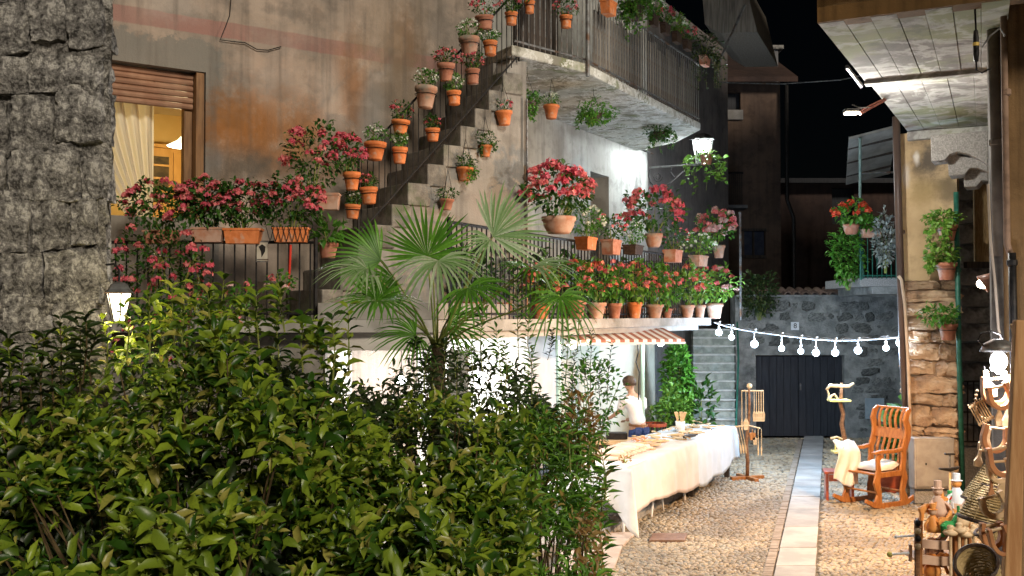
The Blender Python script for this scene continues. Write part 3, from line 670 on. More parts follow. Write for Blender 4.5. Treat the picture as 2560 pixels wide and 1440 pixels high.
# ============================================================ far wall with gate
YG = 22.0
fg = thing("rubble_garden_wall", "grey rubble stone wall with tiled coping closing the alley behind the bulbs", "wall", (6.3, YG, 0))
gx0, gx1 = at(1890, 1000, YG).x, at(2112, 1000, YG).x; gz = at(2000, 888, YG).z
wx0, wx1 = at(1846, 900, YG).x, at(2300, 900, YG).x; wz = at(2000, 742, YG).z
wall_mb(wx0-.06, wx1+2.0, 0, wz, .5, [(gx0, gx1, -.01, gz)]).build("render", M['mortar_grey'], fg, frame=((0, YG, 0), 0))
ms = [rubble(1, 1, 1, 100+i, n=4, amp=.22, sq=.6).mesh("stone", M['stone_blue'], True) for i in range(7)]
z = .08; ns_ = 0
while z < wz-.1:
    h = random.uniform(.14,.26); x = wx0+random.uniform(0,.2)
    while x < wx1:
        w = random.uniform(.18,.5); cx = x+w/2
        if not (gx0-.22 < cx < gx1+.22 and z < gz+.12) and random.random() < .8 and ns_ < 290:
            inst("stone", random.choice(ms), fg, (cx, YG+.03+random.uniform(-.01,.03), z+h/2), (0, random.uniform(-.2,.2), 0), (w*.9, .11, h*.84)); ns_ += 1
        x += w
    z += h
for i in range(int((wx1+.5-wx0)/.19)):
    x = wx0+i*.19; mb = MB()
    P = [(x+.085+.085*math.cos(t), YG-.12, wz+.03+.075*math.sin(t)) for t in [math.pi*k/6 for k in range(7)]]
    P2 = [(x+.085+.07*math.cos(t), YG-.12, wz+.03+.06*math.sin(t)) for t in [math.pi*k/6 for k in range(6,-1,-1)]]
    mb.extrude(P+P2, (0,.6,.12)); mb.build("roof_tile", pm("old_roof_tile", (.13,.08,.06), (.2,.14,.11), 9, .9, 40, .5, rnd=.3) if i == 0 else bpy.data.materials["old_roof_tile"], fg)
MB().box(wx0-.06, wx1+1.9, YG-.1, YG+.5, wz+.002, wz+.04).build("coping_bed", M['mortar_grey'], fg)
gt = thing("gate", "tall blackish double gate closed under the string of bulbs", "gate", ((gx0+gx1)/2, YG+.2, 0)); mid = (gx0+gx1)/2
for x0, x1 in ((gx0+.01, mid-.006), (mid+.006, gx1-.01)):
    lf = MB().box(x0, x1, YG+.18, YG+.21, .03, gz-.03).build("gate_leaf", M['wood_door'], gt)
    nb = 6
    for i in range(nb):
        a, b = x0+(x1-x0)*i/nb, x0+(x1-x0)*(i+1)/nb; MB().box(a+.004, b-.004, YG+.15, YG+.178, .03, gz-.03).build("board", M['wood_door'], lf)
MB().box(mid+.02, mid+.05, YG+.10, YG+.149, 1.0, 1.14).build("handle", M['iron_grey'], gt)
hp = at(1986, 815, YG)
pl_ = thing("house_number_plate", "small square white number plate on the grey rubble wall", "number plate", (hp.x, YG-.05, hp.z))
MB().cbox((0,0,0), (.17,.02,.17)).build("plate", pm("white_enamel", (.62,.64,.66), (.7,.71,.72), 9, .4, 30, .1), pl_, local=True, bevel=.004)
tc = bpy.data.curves.new("number", 'FONT'); tc.body = "8"; tc.size = .15; tc.align_x = 'CENTER'; tc.align_y = 'CENTER'; tc.extrude = .002; tc.materials.append(M['iron'])
t0o = bpy.data.objects.new("number_curve", tc); S.collection.objects.link(t0o); bpy.context.view_layer.update(); tm_ = bpy.data.meshes.new_from_object(t0o.evaluated_get(bpy.context.evaluated_depsgraph_get())); bpy.data.objects.remove(t0o); to = bpy.data.objects.new("number", tm_); link(to, pl_); to.location = (0, -.014, 0); to.rotation_euler = (R(90), 0, 0)
nt_ = at(2188, 1022, YG-.1)
tag(MB().box(nt_.x-.2, nt_.x+.2, YG-.07, YG-.05, nt_.z-.22, nt_.z+.22).build("notice_board", pm("pale_blue_board", (.22,.27,.3), (.3,.34,.36), 5, .6, 30, .2)), "pale square board on the rubble wall behind the rocking chair", "board")

# ============================================================ far dark houses
mE = plaster("brown_far_plaster", (.14,.095,.07), (.085,.06,.05), [], None, .3); mE2 = plaster("night_dark_far_plaster", (.07,.045,.038), (.045,.032,.03), [], None, .3)  # low plaster colours carry the night darkness of the far houses
def ebox(name, mat, par, px0, px1, py0, py1, Y, dep=.1):
    p, q = at(px0, py1, Y), at(px1, py0, Y); return MB().box(p.x, q.x, Y-dep, Y, p.z, q.z).build(name, mat, par)
he = thing("far_house", "dark brown house with a chimney rising behind the grey rubble wall", "house", (6.8, 31, 0))
x0, x1 = at(1700, 500, 31).x, at(1952, 500, 31).x; zt = at(1800, 205, 31).z
wall_mb(x0, x1, 0, zt, .4, [(at(1790,0,31).x, at(1850,0,31).x, at(0,298,31).z, at(0,206,31).z-.3), (at(1857,0,31).x, at(1910,0,31).x, at(0,640,31).z, at(0,576,31).z)]).build("wall", mE, he, frame=((0,31,0),0))
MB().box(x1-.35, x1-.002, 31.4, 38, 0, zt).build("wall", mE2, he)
w_ = ebox("window", M['wood_door'], he, 1790, 1850, 206, 298, 31.3); ebox("sill", pm("pale_sill", (.2,.19,.18),(.26,.25,.24),5), w_, 1786, 1856, 276, 300, 31.02)
w_ = ebox("window", pm("dark_pane", (.03,.04,.07),(.05,.06,.09),4,.15,20,.05), he, 1857, 1910, 576, 640, 31.3); ebox("frame", M['wood_dark'], w_, 1853, 1914, 572, 578, 30.98); ebox("frame", M['wood_dark'], w_, 1880, 1884, 578, 640, 31.2); ebox("frame", M['wood_dark'], w_, 1853, 1914, 638, 646, 30.98)
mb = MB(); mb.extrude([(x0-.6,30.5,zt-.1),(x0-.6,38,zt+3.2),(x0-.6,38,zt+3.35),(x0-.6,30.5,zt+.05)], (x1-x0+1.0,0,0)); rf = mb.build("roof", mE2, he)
c0, c1 = at(1925,120,32), at(1950,205,32); MB().box(c0.x, c1.x, 32.2, 33, c1.z, c0.z).build("chimney", pm("pale_chimney", (.12,.12,.13),(.16,.16,.17),5), rf); MB().box(c0.x-.15, c1.x+.15, 32.1, 33.1, c0.z+.002, c0.z+.12).build("chimney_cap", M['stone_dark'], rf)
fbk = bpy.data.objects.new("balcony", None); link(fbk, he)
ebox("floor", pm("pale_far_slab", (.12,.12,.13),(.16,.16,.16),5), fbk, 1782, 1856, 518, 526, 31, .7)
bm2 = MB().tube([(0,0,0),(0,0,at(0,432,30.3).z-at(0,518,30.3).z)], .012, 5).mesh("baluster", M['iron'])
for px in range(1790, 1856, 5): p = at(px, 518, 30.35); inst("baluster", bm2, fbk, p)
for b in fbk.children: 
    if b.name.startswith("baluster"): b.location = Vector(b.matrix_basis.translation)-Vector(he.location)
MB().tube([at(1786,432,30.35), at(1858,432,30.35)], .03, 5).build("top_rail", M['iron'], fbk)
MB().tube([at(1966,205,30.7), at(1968,500,30.7), at(1984,545,30.7), at(1986,740,30.7)], .06, 8).build("downpipe", M['iron'], he)
h2 = thing("far_house", "lower unlit brown house with a sloping roof behind the tiled wall", "house", (9, 34, 0))
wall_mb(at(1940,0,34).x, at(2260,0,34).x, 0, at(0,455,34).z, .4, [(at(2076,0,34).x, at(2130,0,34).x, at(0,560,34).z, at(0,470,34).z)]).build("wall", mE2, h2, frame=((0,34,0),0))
ebox("window", M['wood_door'], h2, 2076, 2130, 470, 560, 34.3)
zz = at(0,455,34).z; mb = MB(); mb.extrude([(at(1930,0,34).x,33.4,zz-.1),(at(1930,0,34).x,40,zz+.5),(at(1930,0,34).x,40,zz+.65),(at(1930,0,34).x,33.4,zz+.05)], (5,0,0)); mb.build("roof", M['wood_door'], h2)

# ============================================================ right-hand building
PL0, PL1 = at(2256, 900, 14.9), at(2397, 900, 14.45)
hr = thing("right_house", "ochre plaster and warm stone building on the right with a deep concrete balcony", "house", (5.8, 14.7, 0))
dL = Vector((PL1.x-PL0.x, PL1.y-PL0.y)); LL = dL.length; rzL = math.atan2(dL.y, dL.x); dLn = dL.normalized()
zsp = at(2300, 702, 14.8).z
def lc(px, py): q = hit(px, py, (PL0.x, PL0.y), dLn); return q[0], q[1]
blL = []
for px, py, rx, rz, c, stg in [(2330,400,.3,.45,(.10,.085,.07),.95),(2370,470,.2,.35,(.14,.11,.07),.85),(2310,480,.25,.25,(.34,.25,.11),.6),(2292,392,.05,.1,(.7,.66,.6),.9),(2380,360,.2,.3,(.12,.1,.09),.9),(2265,440,.06,.2,(.6,.55,.5),.7)]:
    s_, z_ = lc(px, py); blL.append((s_, z_, rx, rz, c, stg))
mY = plaster("ochre_wall_plaster", (.56,.42,.25), (.44,.32,.18), blL, None, .2, bstr=.2)
wall_mb(0, LL, zsp, 5.2, .12).build("wall", mY, hr, frame=((PL0.x,PL0.y,0), rzL))
MB().prism([(PL0.x*1.012,PL0.y*1.012),(PL1.x*1.012,PL1.y*1.012),(PL1.x*1.07,PL1.y*1.07),(PL0.x*1.07+.1,PL0.y*1.07)], 0, 5.19).build("wall_core", mY, hr)
wall_mb(0.03, LL-.02, 0, zsp-.003, .1).build("wall", M['mortar_warm'], hr, frame=((PL0.x+.01,PL0.y+.04,0), rzL))
cz = zsp; k = 0
while cz > .05:
    h = random.uniform(.13,.32); x = 0
    while x < LL-.02:
        w = random.uniform(.22,.85); w = LL-x if LL-x-w < .2 else w
        P = Vector((PL0.x, PL0.y))+dLn*(x+w/2)
        rubble(w-.015, min(h, cz)-.014, .2, 200+k, n=14, amp=.17, sq=.28).build("stone", M['stone_warm'], hr, frame=((P.x+.02, P.y+.02, cz-h/2), rzL), smooth=True); x += w; k += 1
    cz -= h
# dark block wall set back
K0, K1 = at(2392, 900, 15.6), at(2560, 900, 15.2); dK = Vector((K1.x-K0.x, K1.y-K0.y)); LK = dK.length+.8; rzK = math.atan2(dK.y, dK.x); dKn = dK.normalized()
wall_mb(0, LK, 0, 5.2, .5).build("wall", M['mortar_grey'], hr, frame=((K0.x,K0.y+.03,0), rzK))
ys = [330,385,440,500,560,610,662,716,768,810,856,905,960,1010,1062,1116,1230]
zs_ = [hit(2450, y_, (K0.x,K0.y), dKn)[1] for y_ in ys]; k = 0
for i in range(len(ys)-1):
    x = 0
    while x < LK:
        w = random.uniform(.45,.85); P = Vector((K0.x, K0.y))+dKn*(x+w/2); zc = (zs_[i]+zs_[i+1])/2; h = zs_[i]-zs_[i+1]
        rubble(w-.02, h-.02, .16, 300+k, n=5, amp=.045, sq=.1).build("block", M['stone_dark'] if ys[i] < 1100 else M['granite'], hr, frame=((P.x, P.y+.03, zc), rzK)); x += w; k += 1
# rush screen and lintel seen through the recess
MB().box(*(lambda p, q: (p.x, q.x, 15.25, 15.3, q.z, p.z))(at(2432,462,15.3), at(2480,655,15.3))).build("rush_screen", pm("rush_matting", (.20,.13,.06), (.36,.25,.12), 18, .9, 60, .6, stretch=(5,5,.6)), hr)
MB().box(*(lambda p, q: (p.x, q.x, 15.22, 15.34, q.z, p.z))(at(2412,655,15.3), at(2488,670,15.3))).build("beam", M['wood_dark'], hr)
gw = at(2404, 950, 15.3), at(2450, 1106, 15.3); gl = bpy.data.objects.new("grille", None); link(gl, hr)
for px in (2405,2419,2434,2448): MB().tube([at(px,952,15.28), at(px,1105,15.28)], .011, 5).build("bar", M['iron'], gl)
for py in (953,1104,1030): MB().tube([at(2403,py,15.28), at(2450,py,15.28)], .011, 5).build("bar", M['iron'], gl)
# unseen upper and inner body, shaped to block the sun; then the slab
MB().prism([(5.62,14.97),(6.25,14.5),(6.4,15.62),(18,11),(24,19),(10.8,24.5)], 5.46, 12).build("sun_block_upper_wall", mY, hr)
MB().prism([(8.0,15.9),(18,11.8),(24,19),(11.4,22.5)], 0, 5.45).build("sun_block_inner_wall", mE2, hr)
N1, N2, N3, N4 = Vector((2.69,9.1)), Vector((4.05,8.38)), Vector((6.7,14.38)), Vector((5.7,14.88))
def nl(t): return N1.lerp(N4, t)
def nr(t): return N2.lerp(N3, t)
tb = .40
def slabpiece(t0, t1, a0, a1, z0, z1, name="slab_panel", mat=None):
    P = [nl(t0).lerp(nr(t0), a0), nl(t0).lerp(nr(t0), a1), nl(t1).lerp(nr(t1), a1), nl(t1).lerp(nr(t1), a0)]
    return MB().prism([(p.x,p.y) for p in P], z0, z1).build(name, mat or M['slab2'], hr, bevel=.004)
mU = NT("lime_bloomed_concrete"); f1 = mU.noise(1.1, 6, .6); cc = mU.mix(mU.ramp(f1, .38, .6), (.17,.16,.15), (.27,.26,.25))
cc = mU.mix(mU.math('MULTIPLY', mU.ramp(mU.noise(.9, 5, .6, mU.map((1,1,1),(5,2,0))), .46, .60), .7), cc, (.26,.29,.15))
f2 = mU.math('ABSOLUTE', mU.math('SUBTRACT', mU.noise(1.5, 9, .62, mU.map((1,1,1),(2,8,0)), .4), .5)); cc = mU.mix(mU.math('MULTIPLY', mU.math('SUBTRACT', 1.0, mU.ramp(f2, .0, .07)), .6), cc, (.50,.50,.47))
cc = mU.mix(mU.math('MULTIPLY', mU.ramp(mU.noise(1.7, 6, .7, mU.map((1,1,1),(12,5,0))), .55, .68), .6), cc, (.12,.12,.105))
M['slab2'] = mU.out(cc, .95, mU.noise(12, 6, .7), .45, .02, spec=.1)
for i in range(7): slabpiece(0.006, tb-.004, i/7+.0012, (i+1)/7-.0012, 5.17+.004*(i % 2), 5.3)
for i in range(5): slabpiece(tb+.006, 1.0, i/5+.0012, (i+1)/5-.0012, 5.21+.004*(i % 2), 5.3)
slabpiece(tb-.01, tb+.012, 0, 1, 5.13, 5.2, "slab_rib"); slabpiece(0, 1, .0, 1, 5.302, 5.45, "slab_core", mY)
slabpiece(.97, 1.01, 0, 1.0, 5.08, 5.2, "slab_rib")
mBr = plaster("brown_parapet_plaster", (.20,.11,.04), (.13,.075,.03), [], None, .6)
dd = (N2-N1).normalized(); e = N1; MB().prism([(e.x,e.y),(N2.x+dd.x,N2.y+dd.y),(N2.x+dd.x+.1,N2.y+dd.y+.2),(e.x+.09,e.y+.17)], 5.172, 6.3).build("parapet", mBr, hr)
MB().tube([Vector((*nl(.28),5.17))+Vector((-.06,0,0)), Vector((*nl(.42),5.15))+Vector((-.06,0,0))], .022, 6).build("gutter_pipe", M['iron_grey'], hr)
# granite corbel in three tiers
def tier(pts, Y, dep):
    mb = MB(); mb.extrude([at(px, py, Y) for px, py in pts], (u2.x*dep, u2.y*dep, 0)); return mb.build("corbel", M['granite'], hr, bevel=.012)
tier([(2326,338),(2470,326),(2470,412),(2448,398),(2420,384),(2395,379),(2375,385),(2362,400),(2328,404)], 13.6, .4)
tier([(2368,396),(2385,386),(2470,402),(2470,430),(2445,420),(2425,420),(2412,436),(2372,440)], 13.8, .4)
tier([(2408,432),(2425,421),(2470,428),(2470,452),(2455,450),(2442,466),(2410,468)], 14.0, .4)
MB().tube([at(2345,404,13.7), at(2345,408,13.7)], .045, 8).build("boss", M['granite'], hr)
# near pier on the right edge
NP = at(2500, 900, 9.0)
npier = thing("brown_pier", "tall brown plastered pier at the right edge of the picture", "wall", (NP.x+.3, 9.0, 0))
dN = Vector((.97,-.24)).normalized(); rzN = math.atan2(dN.y, dN.x)
mJ = plaster("brown_pier_plaster", (.26,.16,.075), (.17,.105,.05), [(.25,5.3,.2,.5,(.42,.22,.07),.6),(.2,4.4,.1,.7,(.08,.06,.04),.6)], None, .7, bstr=.6)
wall_mb(0, 1.4, 0, 11, .25).build("wall", mJ, npier, frame=((at(2527,900,9.0).x, 9.0, 0), rzN))
MB().prism([(4.42,9.3),(6.15,12.8),(9,12),(7,8.8)], 0, 11).build("body", mJ, npier)  # unseen block behind the pier, added to keep the sun blocked
wall_mb(0, .16, 0, 5.1, .08).build("jamb", pm("dark_greyed_jamb", (.12,.105,.09), (.2,.18,.15), 6, .9, 40, .6), npier, frame=((at(2481,900,9.35).x, 9.35, 0), rzN))
def pipe(name, label, pts, r, mat, cat="pipe", parts=()):
    root = thing(name, label, cat, pts[0]); MB().tube(pts, r, 10).build("pipe", mat, root, smooth=True)
    me = MB().lathe([(r,-.03),(r+.012,-.02),(r+.012,.02),(r,.03)], 10).mesh("collar", mat)
    for f in parts: p = Vector(pts[0]).lerp(Vector(pts[-1]), f); inst("collar", me, root, p)
    return root
pipe("downpipe", "dark brown downpipe at the left corner of the ochre building", [at(2240,292,14.6), at(2246,520,14.6), at(2258,900,14.6), gnd(2277,1238)+Vector((0,-.0,0))], .052, M['pipe_brown'], parts=(.3,.72))
pipe("conduit", "thin pale conduit beside the brown downpipe on the stone corner", [at(2246,690,14.5), at(2254,700,14.5), at(2262,760,14.5), at(2270,900,14.5), at(2282,1225,14.5)], .022, pm("pale_conduit", (.45,.36,.28),(.55,.45,.36),6), "pipe")
pipe("downpipe", "dark green pipe between the warm stone and the grey block wall", [at(2390,480,14.2), at(2398,900,14.2), gnd(2408,1262)], .034, M['iron_green'], parts=(.25,.6))
pipe("downpipe", "thick dark grey pipe beside the brown pier", [at(2484,75,9.3), at(2494,420,9.3), at(2500,640,9.3)], .06, pm("grimy_grey_pipe", (.13,.11,.09),(.2,.17,.14),5), parts=(.5,))
pipe("downpipe", "slim rusty pipe on the left face of the brown pier", [at(2508,-40,8.9), at(2513,300,8.9), at(2518,610,8.9), at(2527,640,8.9)], .028, pm("rusty_pipe", (.2,.13,.09),(.3,.2,.14),8), parts=(.4,))
pipe("downpipe", "black pipe stub below the slim rusty pipe", [at(2530,632,8.85), at(2534,840,8.85), at(2538,1460,8.85)], .032, M['iron'], parts=(.03,))
tag(MB().tube([at(2436,-10,8.7), at(2440,80,8.7), at(2441,175,8.7), at(2455,182,8.7), at(2478,170,8.7)], .008, 6).build("cable", M['iron']), "black cable hanging down in front of the concrete balcony", "cable")
sk = thing("cable_socket", "black and yellow in line plug hanging on the cable under the balcony", "socket", at(2440,115,8.7))
MB().lathe([(.0,.14),(.018,.13),(.024,.07),(.024,-.07),(.018,-.13),(.0,-.14)], 10).build("plug_body", M['iron'], sk, local=True, smooth=True)
MB().lathe([(.026,.0),(.027,.0),(.027,.028),(.026,.028)], 10).build("band", pm("yellow_band", (.6,.42,.1),(.65,.45,.12),5), sk, local=True)
tag(MB().tube([at(2455,118,8.6), at(2475,90,8.6), at(2500,70,8.6), at(2512,90,8.6)], .007, 6).build("cable", M['iron_grey']), "pale cable looping from the plug to the pier", "cable")
tag(MB().tube([at(2470,460,8.8), at(2476,600,8.8), at(2487,700,8.8), at(2496,820,8.8), at(2505,860,8.8)], .011, 6).build("cable", pm("beige_cable", (.36,.3,.24),(.42,.36,.3),6)), "long beige cable running down the edge of the grey jamb", "cable")
tag(MB().tube([at(1790,206,24), at(1950,210,22.5), at(2100,200,21), at(2148,190,18.5)], .012, 5).build("cable", M['iron_grey']), "thin overhead wire crossing the black night sky", "cable")

# far small balcony with canopy (beyond the brown pipe)
YM = 19.5
mbal = thing("far_balcony", "small balcony with lean to canopy beyond the brown downpipe", "balcony", at(2200, 700, YM))
MB().box(at(2145,0,YM).x, at(2262,0,YM).x, YM, YM+2.2, at(0,716,YM).z, at(0,694,YM).z).build("slab", M['granite'], mbal, bevel=.01)
MB().box(at(2176,0,YM).x, at(2262,0,YM).x, YM+.05, YM+2.1, at(0,735,YM).z, at(0,716,YM).z-.003).build("support", M['mortar_grey'], mbal)
mb = MB(); mb.extrude([at(2122,343,YM), at(2242,312,YM), at(2242,318,YM), at(2122,349,YM)], (.55,1.9,-.62)); mb.build("canopy", pm("dusty_canopy_sheet", (.22,.21,.19),(.3,.29,.26),4), mbal)
for k_ in range(3):
    f = .2+.3*k_; MB().tube([at(2122,347,YM)+Vector((.55,1.9,-.62))*f, at(2242,316,YM)+Vector((.55,1.9,-.62))*f-Vector((0,0,.03))], .03, 5).build("rafter", M['wood_dark'], mbal)
MB().tube([at(2150,345,YM), at(2151,640,YM), at(2158,697,YM)], .028, 6).build("post", pm("grey_green_post", (.1,.16,.15),(.16,.22,.2),6), mbal)
MB().tube([at(2150,433,YM), at(2240,430,YM)], .02, 6).build("crossbar", M['iron_grey'], mbal)
zr = at(0,574,YM).z-at(0,697,YM).z
railing("green_railing", "green painted railing of the small far balcony", [at(2152,697,YM-.05), at(2258,697,YM-.05)], zr, .085, M['iron_green'], posts=(0,-1))
# ============================================================ potted plants
def pot_mesh(kind, w, h, mat):
    mb = MB(); r = w/2
    if kind == 'round':
        mb.lathe([(.001,0),(r*.66,0),(r*.70,.01),(r*.90,h*.74),(r*.91,h*.76),(r,h*.77),(r*1.0,h),(r*.90,h),(r*.86,h*.86),(.001,h*.86)], 18)
    elif kind == 'bell':
        mb.lathe([(.001,0),(r*.72,0),(r*.78,h*.05),(r*.74,h*.14),(r*.80,h*.5),(r*.90,h*.84),(r,h*.87),(r,h),(r*.9,h),(r*.85,h*.85),(.001,h*.85)], 18)
    elif kind == 'bowl':
        mb.lathe([(.001,0),(r*.62,0),(r*.70,h*.10),(r*.88,h*.45),(r*.93,h*.72),(r*1.0,h*.76),(r*1.02,h),(r*.92,h),(r*.88,h*.86),(.001,h*.86)], 22)
    elif kind == 'flared':
        mb.lathe([(.001,0),(r*.60,0),(r*.62,.006),(r*.86,h*.78),(r*.98,h*.80),(r,h),(r*.88,h),(r*.85,h*.88),(.001,h*.88)], 18)
    elif kind in ('trough', 'box'):
        d = w*.42 if kind == 'trough' else w*.62; t = .012
        mb.cbox((0,0,h*.42), (w*.94,d*.92,h*.84), taper=.88); mb.cbox((0,-d/2+t,h*.92), (w,t*2,h*.16)); mb.cbox((0,d/2-t,h*.92), (w,t*2,h*.16))
        mb.cbox((-w/2+t,0,h*.92), (t*2,d-4.1*t,h*.16)); mb.cbox((w/2-t,0,h*.92), (t*2,d-4.1*t,h*.16))
    return mb
PETAL = {'pink': ['pink','magenta'], 'red': ['pink','coral'], 'coral': ['coral','pink'], 'palepink': ['palepink','pink'], 'white': ['white_fl'], 'magenta': ['magenta'], 'orange': ['red_fl'], None: []}
def foliage(w, h, root, col, leaf='leaf_mid', nl=260, lsz=.05, flow=None, nf=14, frad=.035, per=9, fs=.02, zoff=0, flat=1.0, low=.2, shape='oval', depth=None):
    """bushy plant: leaves on stems inside an uneven ellipsoid above the rim"""
    dp = (depth or w)/2; n = nl
    d = rnd_dirs(n); d[:,2] = d[:,2]*.9+.1; rad = (.35+.65*rs.rand(n,1)**.5)
    lump = 1+.28*np.sin(d[:,0:1]*5+rs.rand()*6)*np.cos(d[:,2:3]*4+rs.rand()*6)
    P = d*rad*lump*np.array([w/2, dp, h*.52])+np.array([0,0,h*(.5)+zoff]); P[:,2] = np.maximum(P[:,2], -h*low)
    D = d*.8+rnd_dirs(n)*.7+np.array([0,0,.05]); N = rnd_dirs(n)*.5+d*.3+np.array([0,0,.9])
    V, T = leaf_arrays(P, D, N, lsz*(.6+.7*rs.rand(n)), lsz*.62*(.6+.6*rs.rand(n)), shape)
    o = bpy.data.objects.new("foliage", tri_mesh("foliage", V, T, M[leaf])); link(o, root); o["kind"] = "stuff"
    mb = MB()
    for k in range(7):
        q = P[rs.randint(n)]; mb.tube([(q[0]*.12,q[1]*.12,-.01), (q[0]*.5,q[1]*.5,q[2]*.55), tuple(q)], [.006,.004,.002], 4, False)
    mb.build("stem", M['twig_green'], root, local=True)
    for i, key in enumerate(PETAL[flow]):
        m = max(2, int(nf/len(PETAL[flow]))); dd = rnd_dirs(m); dd[:,2] = np.abs(dd[:,2])*1.1-.28; dd[:,1] -= .25; dd = unit(dd)
        C = dd*(.86+.2*rs.rand(m,1))*np.array([w/2, dp, h*.54])+np.array([0,0,h*.5+zoff])
        V, T = florets(C, frad, per, fs); o = bpy.data.objects.new("flowers", tri_mesh("flowers", V, T, M[key])); link(o, root); o["kind"] = "stuff"
def trailing(root, n_str, w, drop, leaf='leaf_mid', lsz=.035, top=.06, out=.6, per=26, side=None):
    Ps, Ds = [], []; mb = MB()
    for k in range(n_str):
        an = random.uniform(0, 6.28); r = w/2*random.uniform(.5,1.05); L = drop*random.uniform(.35,1); pts = []
        dx, dy = math.cos(an), math.sin(an)
        if side: dx = dx*.4+side
        for i in range(9):
            t = i/8; rr = r*min(1, t*3)**.6; zz = top*math.sin(min(1,t*3)*math.pi*.5)-L*max(0,t-.2)/.8
            pts.append((dx*rr*(1+.15*math.sin(t*7+k)), dy*rr, zz))
        mb.tube(pts, .0025, 3, False)
        for i in range(per):
            t = random.random()*8; j = min(7, int(t)); p = Vector(pts[j]).lerp(Vector(pts[j+1]), t-j); Ps.append(p+Vector((random.gauss(0,.012),)*1+(random.gauss(0,.012), random.gauss(0,.01)))); Ds.append((dx+random.gauss(0,.8), dy+random.gauss(0,.8), random.gauss(-.2,.5)))
    Ps, Ds = np.array(Ps), np.array(Ds); n = len(Ps)
    V, T = leaf_arrays(Ps, Ds, rnd_dirs(n)*.6+np.array([0,-.5,.6]), lsz*(.6+.7*rs.rand(n)), lsz*.8*(.6+.6*rs.rand(n)))
    o = bpy.data.objects.new("foliage", tri_mesh("foliage", V, T, M[leaf])); link(o, root); o["kind"] = "stuff"
    mb.build("stem", M['twig_green'], root, local=True)

def potted(name, label, c, ytop, ybot, wpx, Y, kind='round', mat='terra', rz=0, group=None, fol=None, ivy=None, hang=0, ring=None, cat="potted plant"):
    """fol: dict with w,h in pixels; Y: depth of the pot"""
    sc = Y/FPX; base = at(c, ybot, Y); w, h = wpx*sc, (ybot-ytop)*sc*.97
    root = thing(name, label, cat, base, rz, group)
    if ring or hang: root.rotation_euler[0] = random.uniform(-.05,.05); root.rotation_euler[1] = random.uniform(-.06,.06)
    if kind != 'none':
        pot_mesh(kind, w, h, mat).build("pot", M[mat], root, local=True, smooth=kind not in ('trough','box'), bevel=.004 if kind in ('trough','box') else 0)
        q = .84 if kind not in ('trough','box') else .9
        if kind in ('trough','box'): MB().cbox((0,0,h*.9), (w*.9, w*(.36 if kind == 'trough' else .55), .01)).build("soil", M['soil'], root, local=True)
        else: MB().lathe([(.001,h*.885),(w/2*q,h*.88)], 14).build("soil", M['soil'], root, local=True)
    if ring:
        MB().tube([(w*.47*math.cos(t), w*.47*math.sin(t), h*.62) for t in [k*math.pi/8 for k in range(17)]], .005, 4, False).build("ring_holder", M['iron'], root, local=True)
        MB().tube([(-w*.3,.0,h*.62+0*w), (-w*.1,w*.6,h*.9), (0,w*.9,h)], .005, 4).build("hook", M['iron'], root, local=True)
    if fol:
        f = dict(fol); fw, fh = f.pop('w')*sc, f.pop('h')*sc; dx = f.pop('dx',0)*sc
        k = bpy.data.objects.new  # foliage built round the rim, then lifted
        before = set(root.children); foliage(fw, fh, root, None, **f)
        for ch in root.children:
            if ch not in before: ch.location = (dx, 0, h*.86)
    if ivy:
        iv = dict(ivy); before = set(root.children); trailing(root, w=iv.pop('w')*sc, drop=iv.pop('drop')*sc, **iv)
        for ch in root.children:
            if ch not in before: ch.location = (0, 0, h*.86 if kind != 'none' else 0)
    if hang:
        mb = MB(); hz = hang
        for t in (0, 2.1, 4.2): mb.tube([(w*.48*math.cos(t), w*.48*math.sin(t), h*.9), (0,0,h+min(.35,hz*.7)), (0,0,hz)], .003, 3, False)
        mb.build("hanger", M['iron'], root, local=True)
    return root
W8 = dict(leaf='leaf_mid', flow='white', nf=16, frad=.018, per=4, fs=.014, lsz=.035, nl=230)
P8 = dict(leaf='leaf_dark', flow='pink', nf=14, frad=.022, per=6, fs=.016, lsz=.035, nl=200)
G8 = dict(leaf='leaf_mid', flow=None, lsz=.035, nl=220)
def fo(base, w, h, **k): d = dict(base); d.update(w=w, h=h, **k); return d
